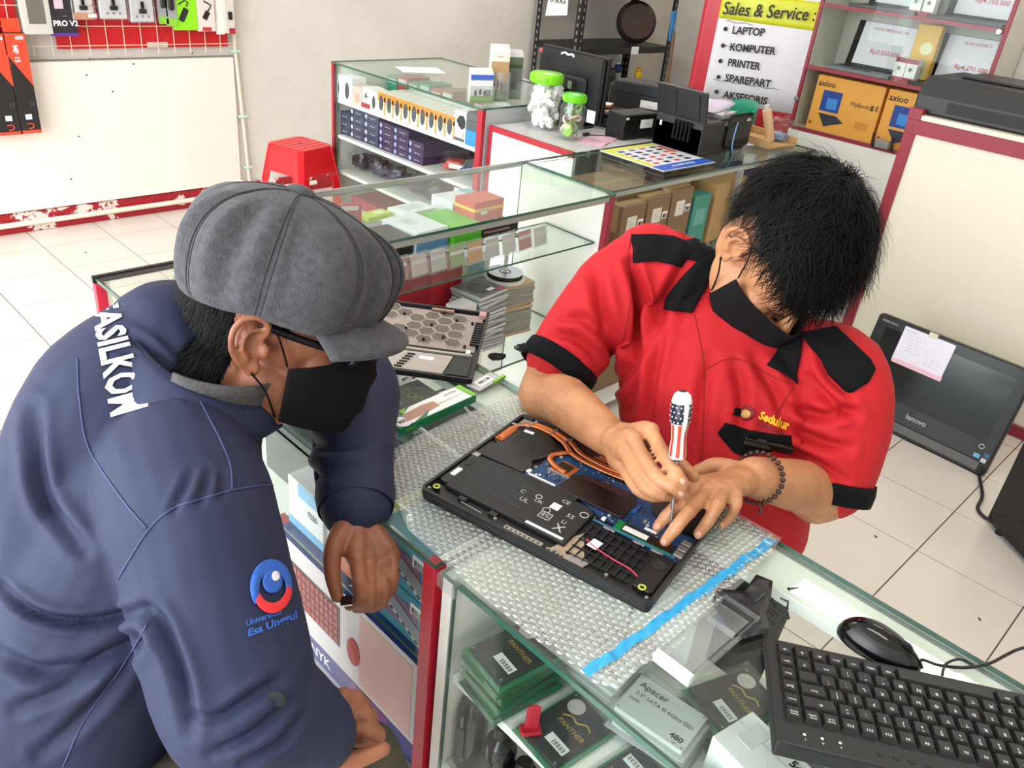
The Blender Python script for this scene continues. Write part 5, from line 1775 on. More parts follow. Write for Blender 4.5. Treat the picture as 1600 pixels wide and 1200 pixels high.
class Box:
    """a printed carton: body, tucked flap, printed panels; local front face looks along -y"""

    def __init__(s, name, label, cat, loc, rot, dims, col, group=None, flap='top', rough=.45, bevel=.0012):
        s.d = dims; s.t = thing(name, label, cat, loc, rot, group)
        w, d, h = dims
        MB().box(-w / 2, -d / 2, 0, w / 2, d / 2, h).build('carton', cm(col, rough), s.t, bevel=min(bevel, h * .1))
        if flap == 'top':
            MB().box(-w * .47, -d * .5 + .0002, h - .0002, w * .47, d * .12, h + .0009).build('flap', cm(col, rough), s.t)
        elif flap == 'tape':
            MB().box(-w * .5 - .0004, -.014, h * .6, w * .5 + .0004, .014, h + .0007).build('packing_tape', mat('packing_tape', '#a98d62', .25), s.t)
        elif flap == 'side':
            MB().box(-w * .5 - .0008, -d * .44, h * .04, -w * .5 + .0004, d * .44, h * .93).build('flap', cm(col, rough), s.t)

    def pos(s, face, u, v):
        n, x, y = [Vector(q) for q in FACES[face]]
        w, d, h = s.d; c = Vector((0, 0, h / 2)); hd = Vector((w / 2, d / 2, h / 2))
        fw = abs(x.x) * w + abs(x.y) * d + abs(x.z) * h; fh = abs(y.x) * w + abs(y.y) * d + abs(y.z) * h
        o = c + Vector((n.x * hd.x, n.y * hd.y, n.z * hd.z)) + x * (u * fw) + y * (v * fh)
        return o + n * (.0010 if face == 'top' else .0003), x, y, fw, fh

    def pan(s, face, u, v, w, h, col, name='printed_panel', mt=None, t=.0005):
        o, x, y, fw, fh = s.pos(face, u, v)
        return patch(s.t, name, mt or cm(col), o, w * fw, h * fh, x, y, t)

    def txt(s, face, u, v, string, size, mt=None, turn=0, bold=.01, sx=1):
        o, x, y, fw, fh = s.pos(face, u, v); n = x.cross(y)
        Q = Matrix.Rotation(R(turn), 3, n)
        return text(string, size, mt or INK, s.t, o + n * .0007, Q @ x, Q @ y, bold, sx)

    def ell(s, face, u, v, a, b, col, mt=None, name='printed_picture', lift=.0004):
        o, x, y, fw, fh = s.pos(face, u, v); M = frame(o + x.cross(y) * lift, x, y)
        return MB().prism([(a * math.cos(k * .3927), b * math.sin(k * .3927)) for k in range(16)], 0, .0005, 0, M).build(name, mt or cm(col), s.t)

    def bar(s, face, u, v, w, h):
        o, x, y, fw, fh = s.pos(face, u, v); barcode(s.t, o, w, h, x, y, PAPERB, INK)


WTXT = cm('#f2f2f4')
FR = R(-90)          # turned so the front looks out of the counter's customer side

# ---- solid state drive packs on the near shelf
DRVB = mat('black_drive', '#26282a', .38, var=.12, scale=40); DRVS = mat('silver_drive', '#d2d6d8', .35); GCARD = mat('green_card', '#118050', .4)
GOLD = mat('gold_print', '#b89a30', .4); STK = mat('pale_sticker', '#cfc6c4', .5)


def ssd_pack(label, loc, rot, kind, group='solid state drives in clear packs'):
    t = thing('drive_pack', label, 'drive', loc, rot, group)
    MB().box(-.0565, -.0415, .0002, .0565, .0415, .0014).build('backing_card', GCARD if kind != 'silver' else LGREY, t, bevel=.0003)
    sh = MB()
    for a in ((-.060, -.045, 0, .060, .045, .0008), (-.0575, -.0425, .0014, .0575, -.0415, .0125), (-.0575, .0415, .0014, .0575, .0425, .0125), (-.0575, -.0415, .0014, -.0565, .0415, .0125), (.0565, -.0415, .0014, .0575, .0415, .0125), (-.0575, -.0425, .0118, .0575, .0425, .0125)): sh.box(*a)
    dv = MB().prism(rrect(-.050, -.035, .050, .035, .003), .002, .0095).build('drive', DRVS if kind == 'silver' else DRVB, t, bevel=.0006)
    for x in (-.046, .046):
        for y in (-.031, .031):
            MB().lathe([(.0016, 0), (.0014, .0004)], 8).build('screw_head', STEEL, dv, loc=(x, y, .0095))
    if kind == 'silver':
        text('Apacer', .0145, INK, dv, (-.022, .020, .0097), bold=.01)
        text('2.5" SATA III 6Gb/s SSD', .0085, INK, dv, (.002, .004, .0097), bold=.006)
        text('AS340', .006, INK, dv, (-.036, -.008, .0097))
        text('480', .012, INK, dv, (.034, -.022, .0097), bold=.03); text('GB', .004, INK, dv, (.034, -.031, .0097))
    else:
        patch(dv, 'barcode_label', PAPERB, (-.026, -.012, .0096), .014, .034)
        b = MB()
        for k in range(9): b.box(-.031, -.026 + k * .0024, .0104, -.024, -.0248 + k * .0024 - (k % 2) * .0006, .0107)
        b.build('barcode', INK, dv)
        text('PANTHER', .0105, GOLD, dv, (.002, -.006, .0097), (0, -1, 0), (1, 0, 0), .01, shear=.2)
        MB().tube(spline([(.010, .018, .0098), (.018, .008, .0098), (.016, -.004, .0098), (.024, -.014, .0098), (.020, -.024, .0098)], 4), .0011, 5).build('cat_print', GOLD, dv)
        MB().lathe([(.0125, 0), (.0125, .0005), (.001, .0005)], 24).build('round_sticker', STK, dv, loc=(.033, .016, .0096))
    sh.build('clear_shell', CLEARP, t)
    return t


Z0 = .7305
for k in range(2):
    b_ = Box('white_carton', ['left', 'right'][k] + ' plain white carton at the shelf\'s back under the bubble wrap', 'box', (.832, .40 + .105 * k, Z0), FR, (.10, .06, .14), '#d9dad6')  # cartons added to hide the technician's shirt and legs seen through the glass
    b_.pan('top', 0, 0, .6, .5, '#c6c9c6'); b_.txt('front', 0, .2, 'SSD', .016)
g_ = at(766, 1030, 2, .795)
base = ssd_pack('lowest black drive pack of the tall stack at the shelf\'s left end', (.607, .500, Z0), R(-8), 'black')
names = ['second', 'third', 'fourth', 'fifth']
for k in range(1, 5):
    dup(base, (.607 + random.uniform(-.003, .003), .500 + random.uniform(-.003, .003), Z0 + k * .0127), R(-8 + random.uniform(-5, 5)), '%s black drive pack from below in the tall stack at the shelf\'s left end' % names[k - 1])
dup(base, (.607, .498, Z0 + 5 * .0127), R(-8), 'black drive pack with gold lettering topping the tall left stack')


def stackup(x, y, z, rot, n, kind, tops, lab):
    for k in range(n):
        top = k == n - 1
        q = tops if top else '%s drive pack of the stack below the %s' % (['lowest', 'second', 'third', 'fourth', 'fifth'][k], lab)
        if k == 0: first = ssd_pack(q, (x, y, z), rot, kind)
        else: dup(first, (x + random.uniform(-.002, .002), y + random.uniform(-.002, .002), z + k * .0127), rot + random.uniform(-.04, .04), q)


stackup(.612, .400, Z0, R(-6), 1, 'black', 'flat drive pack seen through the front glass right of the tall stack', '')
stackup(.610, .296, Z0, R(172), 1, 'black', 'drive pack with barcode lying low behind the front glass edge', '')
stackup(.700, .320, Z0, R(-84), 4, 'silver', 'silver drive pack reading 480 between bubble wrap and keyboard', 'silver pack reading 480')
stackup(.795, .268, Z0, R(-20), 4, 'black', 'black drive pack with gold lettering left of the keyboard', 'black pack left of the keyboard')
stackup(.715, .432, Z0, R(-88), 4, 'silver', 'silver drive pack half under the bubble wrap tip', 'silver pack under the wrap tip')
stackup(.655, .185, Z0, R(-84), 3, 'silver', 'silver drive pack at the bottom edge below the white carton', 'lowest silver pack')
stackup(.840, .170, Z0, R(-80), 4, 'silver', 'silver drive pack half hidden by the keyboard\'s corner', 'silver pack behind the keyboard corner')
b_ = Box('drive_carton', 'white drive carton marked 545 beside the keyboard\'s left edge', 'box', (.735, .190, Z0), R(-100), (.11, .075, .062), '#e9eaea')
b_.txt('top', .30, .25, '545', .016, INK, 0, .03); b_.txt('top', .30, -.1, 'SATA SSD', .008); b_.pan('top', -.25, .1, .22, .5, '#d8dadb'); b_.txt('front', 0, .1, 'Solid State Drive', .008, GREYINK)
b_ = Box('drive_carton', 'white and green carton showing under the keyboard\'s front edge', 'box', (.665, .075, Z0), R(-100), (.16, .09, .05), '#e4e6e4')
b_.pan('top', .2, -.2, .25, .5, '#1f9a4a'); b_.pan('top', -.3, .1, .12, .6, '#c0504a'); b_.txt('top', 0, .3, 'SSD', .014)
# folded red strap item beside the stack
rs = thing('red_pouch', 'small red plastic pouch leaning on the stacked drive packs', 'pouch', (.570, .425, Z0 + .0126), R(-35))
MB().prism(rrect(-.014, -.009, .014, .009, .004), 0, .006).build('foot', mat('red_plastic', '#a81f2e', .3), rs, bevel=.0015)
MB().prism([(-.010, -.002), (.010, -.002), (.004, .002), (-.004, .002)], .006, .048).build('tongue', mat('red_plastic_b', '#b4283a', .3), rs, bevel=.0008)
# dark bottles on the lower shelf
for k, (x, y, h, lab) in enumerate(((.590, .545, .150, 'tall black ink bottle nearest the red post on the lower shelf'), (.588, .485, .135, 'middle black ink bottle on the lower shelf'), (.590, .440, .105, 'shortest black ink bottle on the lower shelf'))):
    t = thing('ink_bottle', lab, 'bottle', (x, y, .5435), 0, 'black bottles on the lower shelf')
    MB().lathe([(.022, 0), (.024, .004), (.024, h * .70), (.020, h * .80), (.011, h * .86)], 20).build('body', mat('black_bottle', '#111315', .12), t, smooth=True)
    MB().lathe([(.012, h * .86), (.0125, h * .87), (.0125, h * .97), (.010, h)], 16).build('cap', BLACKP, t, smooth=True)
    patch(t, 'label', DGREY, (-.0238, 0, h * .4), .018, h * .4, (0, -1, 0), (0, 0, 1))
b_ = Box('grey_carton', 'pale grey carton lying behind the ink bottles on the lower shelf', 'box', (.66, .33, .5435), FR, (.16, .14, .05), '#b4b0ac')
b_.pan('top', 0, 0, .5, .4, '#cfcfcf'); b_.bar('front', -.2, 0, .04, .02)

# ---- the far front counter: keyboard sets and docks
ZS = .7105
b_ = Box('white_blue_carton', 'white carton with sky blue ends standing left of the hanging hand', 'box', (.610, .955, ZS), FR, (.105, .075, .098), '#eef0f2')
b_.pan('front', 0, -.42, 1.0, .16, '#6fb8e8'); b_.pan('front', .15, .36, .7, .26, '#86c2ea'); b_.txt('front', .2, .02, 'TS25', .014, INK, 0, .02)
b_ = Box('white_orange_carton', 'white carton with an orange foot beside the white and blue one', 'box', (.612, .838, ZS), FR, (.105, .08, .108), '#dedcd8')
b_.pan('front', 0, -.36, 1.0, .28, '#e0622c'); b_.txt('front', -.05, .0, 'Wireless', .011, INK, 0, .02); b_.bar('front', -.2, .25, .035, .022)
TEAL = '#3f8fa6'
b_ = Box('dock_carton', 'upper teal dock carton against the red post', 'box', (.606, .682, ZS + .088), FR, (.125, .085, .086), TEAL, 'teal dock cartons')


def dock(b_):
    b_.pan('front', -.1, .0, .75, .55, '#8a5f86'); b_.bar('front', .28, .28, .036, .020)
    o, x, y, fw, fh = b_.pos('front', .08, -.08)
    M = frame(o + Vector((0, -.0006, 0)), Vector((1, 0, -.42)), Vector((.42, 0, 1)))
    MB().box(-.042, -.009, 0, .042, .012, .0010, 0, M).build('dock_picture', cm('#8f8f98'), b_.t)
    MB().box(-.042, -.016, 0, .042, -.009, .0011, 0, M).build('dock_picture', cm('#c4c4ca'), b_.t)
    for k in range(5): MB().box(-.036 + k * .016, -.0145, .0011, -.028 + k * .016, -.0105, .0014, 0, M).build('socket', INK, b_.t)
    b_.pan('left', 0, 0, .7, .6, '#5d9cae')


dock(b_)
b_ = Box('dock_carton', 'lower teal dock carton against the red post', 'box', (.606, .682, ZS), FR, (.125, .085, .086), TEAL, 'teal dock cartons'); dock(b_)
ZL = .4455
kb_ = Box('keyboard_carton', 'blue and white boxed keyboard set with a red keyboard picture behind the front glass', 'box', (.598, .845, ZL), FR, (.40, .062, .225), '#e6d9de')
kb_.pan('top', 0, 0, 1.0, 1.0, '#2a4a9c'); kb_.txt('top', .08, .0, 'NYK', .036, WTXT, 180, .02)
kb_.pan('front', 0, -.40, 1.0, .20, '#4a3f8e'); kb_.txt('front', -.16, -.40, 'NYK', .030, WTXT, 0, .02)
kb_.pan('front', .2, -.40, .26, .20, '#8a3f98', t=.0008)
kb_.pan('front', -.26, .12, .50, .40, '#5e1a20', 'keyboard_picture')
o, x, y, fw, fh = kb_.pos('front', -.26, .12)
kk = MB(); M = frame(o + Vector((0, -.0006, 0)), x, y)
for i in range(14):
    for j_ in range(5): kk.box(-.097 + i * .0139, -.040 + j_ * .0164, 0, -.086 + i * .0139, -.027 + j_ * .0164, .0008, 0, M)
kk.build('key_picture', cm('#a8323a'), kb_.t)
kb_.ell('front', .09, .02, .018, .030, '#c01824', name='mouse_picture', lift=.0006)
kb_.pan('front', .30, .1, .34, .70, '#eebab8', t=.0004)
b_ = Box('keyboard_carton', 'red edged keyboard carton lying lowest behind the customer\'s sleeve', 'box', (.64, 1.12, ZL), FR, (.30, .14, .05), '#a83244'); b_.pan('front', 0, 0, .9, .6, '#7a2230'); b_.txt('front', .1, 0, 'KEYBOARD', .016, WTXT)
b_ = Box('printed_carton', 'white carton printed with two round marks under the dock cartons', 'box', (.60, .700, ZL), FR, (.085, .06, .175), '#d8d4de')
b_.pan('front', 0, .38, 1.0, .20, '#b9bfd6'); b_.ell('front', .2, .05, .006, .006, '#6a2a44'); b_.ell('front', .2, -.12, .006, .006, '#c86a7a'); b_.txt('front', .05, .3, 'RGB', .012, LGREY)
b_ = Box('brown_carton', 'plain brown carton next to the red post on the white shelf', 'box', (.640, .660, ZL), FR, (.08, .14, .13), '#8c7050', flap='tape'); b_.txt('front', 0, .1, 'RTI', .022, INK, 0, .03); b_.pan('front', -.1, -.25, .3, .2, '#cbb89a')
b_ = Box('brown_carton', 'second brown carton low on the base board beside the red post', 'box', (.63, .69, .0705), FR, (.13, .13, .18), '#94765a', flap='tape'); b_.txt('front', .1, .2, 'MI', .026, INK, 0, .03)
b_ = Box('salmon_reflection', 'salmon and white block standing in for reflections on the front glass, behind the knee', 'box', (.640, .88, .0705), FR, (.22, .16, .30), '#e6a49a'); b_.pan('front', .1, .1, .6, .7, '#ece4ec'); b_.pan('front', -.35, 0, .12, .9, '#d86a5a')  # box added to stand for salmon and white reflections in the glass
# grey boxes under the top glass
for k, (x, y, dx, dy, h, lab, tx) in enumerate(((.672, 1.06, .10, .22, .118, 'dark grey carton under the glass in front of the hidden face', 'ZOO'), (.835, 1.005, .17, .19, .125, 'dark grey carton under the upturned laptop cover', 'ZOO'), (.815, .775, .19, .15, .125, 'dark grey carton beneath the bubble wrap', '500'))):
    b_ = Box('grey_carton', lab, 'box', (x, y, ZS), 0, (dx, dy, h), '#4b504f', rough=.35)
    b_.txt('top', .2, .25, tx, .026, mat('khaki_print', '#8f9350', .5), -90, .02)
    for u, v in ((-.2, -.3), (.25, -.1), (-.05, .2)): b_.pan('top', u, v, .14, .05, '#8d928f')
    b_.pan('top', -.42, .0, .08, .9, '#6a6f6e')
b_ = Box('yellow_carton', 'flat carton with a lime yellow edge showing beside the bubble wrap', 'box', (.735, .800, ZS + .1265), R(4), (.20, .020, .010), '#c3c43a')
b_.pan('top', 0, .3, .9, .15, '#e2de8a')
b_ = Box('red_carton', 'red carton with a white tag at the far end of the front counter', 'box', (.66, 1.60, ZS), R(-4), (.16, .13, .135), '#c8242e'); b_.txt('top', .12, .2, 'WIRELESS LED', .014, WTXT, 0, .01); b_.pan('top', -.15, -.28, .30, .18, '#f0f0f0'); b_.txt('top', -.15, -.28, 'LX', .014)
b_ = Box('grey_carton', 'pale carton behind the red one at the far counter end', 'box', (.83, 1.58, ZS), 0, (.13, .15, .12), '#98a09c'); b_.pan('top', 0, 0, .5, .4, '#b9bfbb')

# ---- middle counter, upper shelf
ZU = .7955
def front_at(px0, px1, py, Y): return at(px0, py, 1, Y).x, at(px1, py, 1, Y).x
b_ = Box('black_carton', 'small black carton at the near edge of the middle counter\'s shelf', 'box', (1.345, 1.785, ZU), 0, (.115, .12, .055), '#121214'); b_.pan('front', 0, 0, .95, .03, '#3a3a3c')
b_ = Box('white_carton', 'white carton with a blue side in the middle counter', 'box', (1.468, 1.80, ZU), R(4), (.125, .15, .062), '#d5d9de'); b_.pan('front', 0, -.15, 1, .7, '#5a88b4'); b_.txt('front', .1, .3, 'Access Point', .010, INK); b_.pan('top', -.1, .1, .3, .3, '#b9c4c4')
b_ = Box('green_carton', 'bright green carton in the middle counter', 'box', (1.600, 1.795, ZU), R(1), (.112, .16, .056), '#4fae22'); b_.txt('top', 0, .3, 'LAN', .016, WTXT)
b_ = Box('black_carton', 'long black carton under the red and yellow one', 'box', (1.745, 1.785, ZU), 0, (.155, .12, .028), '#18181b'); b_.pan('front', -.1, .15, .7, .25, '#a0786c')
b_ = Box('red_yellow_carton', 'red carton with a yellow band standing in the middle counter', 'box', (1.718, 1.80, ZU + .0295), R(2), (.125, .09, .075), '#c84a42'); b_.pan('front', 0, .18, 1, .12, '#f0c63a'); b_.pan('left', 0, .18, 1, .12, '#f0c63a'); b_.pan('front', -.18, .08, .22, .22, '#efe6dc'); b_.txt('front', -.1, -.25, 'PCI', .014, WTXT); b_.txt('front', .25, -.3, '1.5', .014, WTXT)
b_ = Box('white_blue_carton', 'white carton with blue wrap right of the red and yellow one', 'box', (1.735, 1.905, ZU), R(-3), (.15, .11, .075), '#d8dce0'); b_.pan('right', 0, 0, 1, 1, '#8fb6d0'); b_.pan('top', .35, 0, .3, 1, '#8fb6d0'); b_.pan('front', 0, -.1, .8, .06, '#9aa4b4')
b_ = Box('grey_folder', 'dark grey folder box beside the cap in the middle counter', 'box', (1.36, 1.90, ZU), R(5), (.13, .10, .04), '#6c7474'); b_.pan('top', .1, 0, .7, .7, '#858d8c')
b_ = Box('lime_carton', 'flat lime green pack near the far glass of the middle counter', 'box', (1.43, 1.945, ZU + .0405), R(8), (.10, .05, .012), '#bcd23c'); b_.pan('top', .15, 0, .3, .4, '#e4ecd0')
b_ = Box('white_carton', 'white carton standing at the far glass of the middle counter', 'box', (1.555, 1.925, ZU), R(3), (.13, .08, .058), '#dfe3e6'); b_.pan('top', 0, 0, .6, .5, '#c2cbd0'); b_.txt('front', .2, 0, 'USB', .014, BLUEINK)
# red plastic strips hanging in bags at the far glass
for k in range(3):
    t = thing('red_pack', ['leftmost', 'middle', 'rightmost'][k] + ' red blister pack at the far glass of the middle counter', 'pack', (1.16 + k * .085, 1.93, ZU), R(-20), 'red blister packs')
    MB().box(-.035, -.004, 0, .035, .004, .10).build('card', cm('#b02834'), t, bevel=.001)
    MB().box(-.022, -.012, .02, .022, -.004, .075).build('blister', CLEAR, t, bevel=.002)
    patch(t, 'printed_panel', cm('#c9c4c0'), (0, -.0042, .088), .05, .014, (1, 0, 0), (0, 0, 1))

# ---- middle counter, clear card cases on the glass shelf
ZM = .7525
for k in range(9):
    x = 1.315 + k * .070; gcol = ['#b77f84', '#c9b6b6', '#b8b8bb', '#86a066', '#c58a4a', '#bcbcbc', '#c8c8c8', '#b4787a', '#c4c4c6'][k]
    t = thing('memory_case', '%s clear memory case in the row on the glass shelf' % ['first', 'second', 'third', 'fourth', 'fifth', 'sixth', 'seventh', 'eighth', 'ninth'][k], 'case', (x, 1.665, ZM), (R(-12), 0, R(6)), 'clear memory cases in a row')
    MB().box(-.036, -.004, 0, .036, .004, .072).build('shell', CLEAR, t, bevel=.002)
    MB().box(-.030, -.001, .006, .030, .001, .064).build('insert', cm(gcol), t)
    MB().box(-.028, -.0016, .040, .028, -.0010, .050).build('printed_panel', cm('#d8d4d2'), t)

# ---- middle counter, low shelf: discs, cases, cartridge boxes
ZD = .4105
CASE = mat('clear_disc_case', '#a8adae', .18)


def disc_case(label, loc, rot, col, spine, group):
    t = thing('disc_case', label, 'disc case', loc, rot, group)
    MB().box(-.071, -.062, 0, .071, .062, .0095).build('shell', CASE, t, bevel=.0008)
    MB().box(-.068, -.0625, .002, .068, .0625, .0075).build('spine_paper', cm(spine), t)
    MB().box(-.060, -.058, .0095, .066, .058, .0098).build('cover_paper', cm(col), t)
    return t


c1 = at(772, 475, 2, .62)
g1 = 'disc cases in the left stack'
for k in range(17):
    top = k == 16
    o = disc_case('topmost dark disc case of the left disc stack' if top else '%s disc case from the bottom of the left disc stack' % ['first', 'second', 'third', 'fourth', 'fifth', 'sixth', 'seventh', 'eighth', 'ninth', 'tenth', 'eleventh', 'twelfth', 'thirteenth', 'fourteenth', 'fifteenth', 'sixteenth'][k],
                  (1.715 + random.uniform(-.004, .004), 1.765 + random.uniform(-.004, .004), ZD + k * .0118), R(random.uniform(-7, 7) + (8 if k > 11 else 0)), '#47494d' if top else '#8a8c8f', ['#c8c6c0', '#d8d4cc', '#9a9a9c', '#b0a8a0', '#c9c9cc'][k % 5], g1)
    if top:
        MB().lathe([(.040, 0), (.040, .0006), (.008, .0006)], 28).build('disc_print', DGREY, o, loc=(0, 0, .0098)); patch(o, 'printed_panel', PAPERB, (.02, -.03, .0104), .03, .015); patch(o, 'printed_panel', cm('#b8405a'), (.05, -.048, .0098), .03, .018)
for k in range(18):
    disc_case('%s disc case from the bottom of the right disc stack, under the spindle' % ['first', 'second', 'third', 'fourth', 'fifth', 'sixth', 'seventh', 'eighth', 'ninth', 'tenth', 'eleventh', 'twelfth', 'thirteenth', 'fourteenth', 'fifteenth', 'sixteenth', 'seventeenth', 'eighteenth'][k],
              (1.878 + random.uniform(-.003, .003), 1.80 + random.uniform(-.003, .003), ZD + k * .0104), R(random.uniform(-4, 4) - 4), '#c09a58', '#c29a56' if k in (0, 9, 10, 17) else '#8d8778', 'disc cases in the right stack')
t = thing('disc_spindle', 'spindle of blank discs standing on the right disc stack', 'spindle', (1.862, 1.80, ZD + 18 * .0104), 0)
MB().lathe([(.068, 0), (.070, .002), (.070, .008), (.064, .011), (.010, .012)], 40).build('base', cm('#d9d6cc'), t, smooth=True)
for k in range(8):
    MB().lathe([(.060, 0), (.060, .0016), (.0078, .0016)], 40).build('disc', INK if k < 7 else mat('silver_disc', '#c3c8d2', .2, metal=.6), t, loc=(0, 0, .012 + k * .0020))
MB().lathe([(.020, 0), (.020, .0005), (.016, .0005), (.016, 0)], 28, 0, None, False).build('hub_ring', DGREY, t, loc=(0, 0, .0280))
MB().lathe([(.0070, .0), (.0070, .085), (.005, .092), (.001, .094)], 16).build('spike', cm('#e8e6e0'), t, loc=(0, 0, .012), smooth=True)
text('DVD-R', .010, BLUEINK, t, (-.035, .01, .0285)); text('Verbatim', .008, INK, t, (.028, -.028, .0285))
for k, (x, lab) in enumerate(((1.335, 'white ink cartridge carton left of the disc stacks'), (1.425, 'second white ink cartridge carton beside the first'), (1.515, 'third white ink cartridge carton in the low row'), (1.60, 'rightmost white ink cartridge carton nearest the disc stacks'))):
    b_ = Box('cartridge_carton', lab, 'box', (x, 1.70 + .02 * (k % 2), ZD), R(6), (.078, .06, .175 + .015 * (k % 2)), '#d6d2d0', 'ink cartridge cartons')
    b_.pan('front', -.42, 0, .10, 1, '#a82838'); b_.ell('front', .1, .22, .022, .018, '#1b1b1d'); b_.bar('front', .1, -.35, .03, .018); b_.txt('front', .1, 0, 'INK', .012, REDINK); b_.pan('right', 0, 0, .3, 1, '#b04450')
b_ = Box('red_panel_carton', 'large red carton at the far side of the middle counter\'s low shelf', 'box', (1.55, 1.90, ZD), 0, (.33, .10, .27), '#b0242e'); b_.pan('front', .25, .2, .3, .4, '#c8323c')
b_ = Box('white_carton', 'large white carton standing beside the red one on the low shelf', 'box', (1.80, 1.915, ZD), R(5), (.14, .07, .26), '#e8e8e6'); b_.pan('front', 0, .3, .6, .15, '#8cc0d0')
t = thing('glue_stick', 'short white plastic tube standing among the disc cases', 'tube', (1.63, 1.655, ZD), 0)
MB().lathe([(.009, 0), (.009, .05), (.007, .055)], 12).build('body', cm('#e4e0d2'), t, smooth=True); MB().lathe([(.0065, .055), (.0065, .066), (.003, .070)], 12).build('cap', cm('#cfcabb'), t, smooth=True)
# black power adapters heaped under the shelf
for k in range(12):
    t = thing('power_adapter', '%s black power adapter from the left in the %s row on the base board' % (['first', 'second', 'third', 'fourth', 'fifth', 'sixth'][k % 6], ['front', 'back'][k // 6]), 'adapter', (1.35 + (k % 6) * .115, 1.70 + (k // 6) * .12, .0805), R(random.uniform(0, 180)), 'black adapters heaped on the base board')
    MB().box(-.045, -.022, 0, .045, .022, .03).build('body', BLACKP, t, bevel=.004)
    MB().tube(spline([(.045, 0, .015), (.075, .01, .02), (.06, .05, .03), (0, .045, .008), (-.04, .05, .01)], 5), .003, 6).build('cable', INK, t, smooth='all')
for k in range(5):
    t = thing('cable_coil', '%s coiled black cable from the left on the low glass shelf\'s front' % ['first', 'second', 'third', 'fourth', 'fifth'][k], 'cable', (1.46 + k * .12, 1.64, ZD), R(k * 40), 'coiled black cables')
    MB().tube([((.030 - .0006 * i) * math.cos(i * .55), (.030 - .0006 * i) * math.sin(i * .55), .006 + .0012 * (i % 9)) for i in range(40)], .0028, 6).build('coil', INK, t, smooth='all')
    MB().cbox((.0, .0, .008), (.02, .05, .012)).build('plug', BLACKP, t, bevel=.002)

# ---- third counter: brown cartons
for k, (x, y, z, w, d, h, lab) in enumerate(((2.395, 1.80, .6085, .24, .23, .258, 'long brown carton directly under the glass, nearest the joint'), (2.555, 1.885, .6085, .06, .19, .262, 'narrow brown carton behind the long one under the glass'), (2.660, 1.81, .6085, .13, .22, .25, 'brown carton with a label, right of the long one under the glass'))):
    b_ = Box('brown_carton', lab, 'box', (x, y, z), R(-2), (w, d, h), '#86694a', 'brown cartons in the third counter', flap='tape')
    b_.pan('front', .12, .30, .28, .16, '#d8d2c8'); b_.bar('front', .35, .30, .03, .03)
for k in range(3):
    b_ = Box('brown_carton', '%s small brown carton facing the technician in the third counter' % ['left', 'middle', 'right'][k], 'box', (2.285 + k * .142, 1.652, .6085), 0, (.132, .06, .235 + .01 * k), '#7d6247', 'brown cartons in the third counter', flap='tape')
    b_.pan('front', -.05, .22, .40, .22, '#d8d4cc'); b_.bar('front', .33, .2, .03, .028); b_.txt('front', -.05, .22, 'SN 40', .012, INK); b_.pan('front', 0, -.2, .5, .2, '#8a7052')
b_ = Box('teal_carton', 'teal carton right of the small brown ones in the third counter', 'box', (2.715, 1.655, .6085), 0, (.11, .06, .21), '#3c8c80'); b_.pan('front', 0, .1, .6, .3, '#67a89c')
b_ = Box('brown_carton', 'large pale brown carton by the technician\'s shoulder in the third counter', 'box', (2.93, 1.74, .6085), R(3), (.24, .2, .235), '#b08d5e', flap='tape')
b_ = Box('blue_bag_carton', 'dark blue wrapped carton behind the technician\'s head in the third counter', 'box', (3.22, 1.76, .6085), 0, (.22, .2, .22), '#23305c')
for k in range(3):
    b_ = Box('brown_carton', '%s large brown carton on the third counter\'s base board' % ['left', 'middle', 'right'][k], 'box', (2.40 + k * .36, 1.80, .0805), R(2 * k), (.32, .28, .38 - .06 * k), '#7d6247', 'brown cartons on the base board', flap='tape'); b_.pan('front', .1, .1, .3, .2, '#cfc8bc')
# ------------------------------------------------------------------ display case contents
ord_ = ['first', 'second', 'third', 'fourth', 'fifth', 'sixth', 'seventh', 'eighth', 'ninth', 'tenth', 'eleventh', 'twelfth']
MGREY2 = mat('mouse_grey', '#4a4c50', .4); ORG = cm('#d08a34')


def mouse_box(label, y, w, h, col, z, kind, group):
    b_ = Box('mouse_carton', label, 'box', (EX + .012 + .05, y, z), FR, (w, .085, h), col, group)
    if kind == 'orange':
        b_.pan('front', 0, .30, 1, .40, '#cf8a35'); b_.pan('front', .42, -.1, .16, .8, '#d99a44')
        b_.ell('front', -.05, .02, w * .27, h * .36, '#55575a', MGREY2, 'mouse_picture', .0010); b_.txt('front', .1, -.42, 'SILENT', .007, INK)
    elif kind == 'white':
        b_.ell('front', 0, -.05, w * .22, h * .34, '#4c4e53', MGREY2, 'mouse_picture'); b_.txt('front', .1, .42, 'Optical', .009, GREYINK); b_.txt('front', 0, -.44, 'Mouse', .007, GREYINK)
    return b_


zc = ESH[0]
G = 'boxed mice on the case shelf'
for k in range(2):
    mouse_box('%s white boxed mouse at the far left end of the case shelf' % ['leftmost', 'second'][k], 3.535 - k * .082, .078, .112, '#e8e8ea', zc, 'white', G)
b_ = mouse_box('pale pink carton between white boxed mice and the star print carton', 3.375, .072, .085, '#d9bdb4', zc, '', G); b_.ell('front', .05, -.1, .022, .022, '#c99e96')
b_ = mouse_box('white and red carton printed with a dark flower shape', 3.300, .066, .092, '#eceae6', zc, '', G); b_.pan('front', 0, -.36, 1, .24, '#a83038')
o_ = b_.pos('front', 0, .12)
for k in range(5):
    a = k * 1.2566
    MB().prism([(.002, -.003), (.016, -.002), (.018, 0), (.016, .002), (.002, .003)], 0, .0006, 0, frame(o_[0], o_[1], o_[2]) @ Matrix.Rotation(a, 4, 'Z')).build('petal_print', INK, b_.t)
mouse_box('small white boxed mouse just before the orange row', 3.238, .056, .088, '#ece8dc', zc, 'white', G)
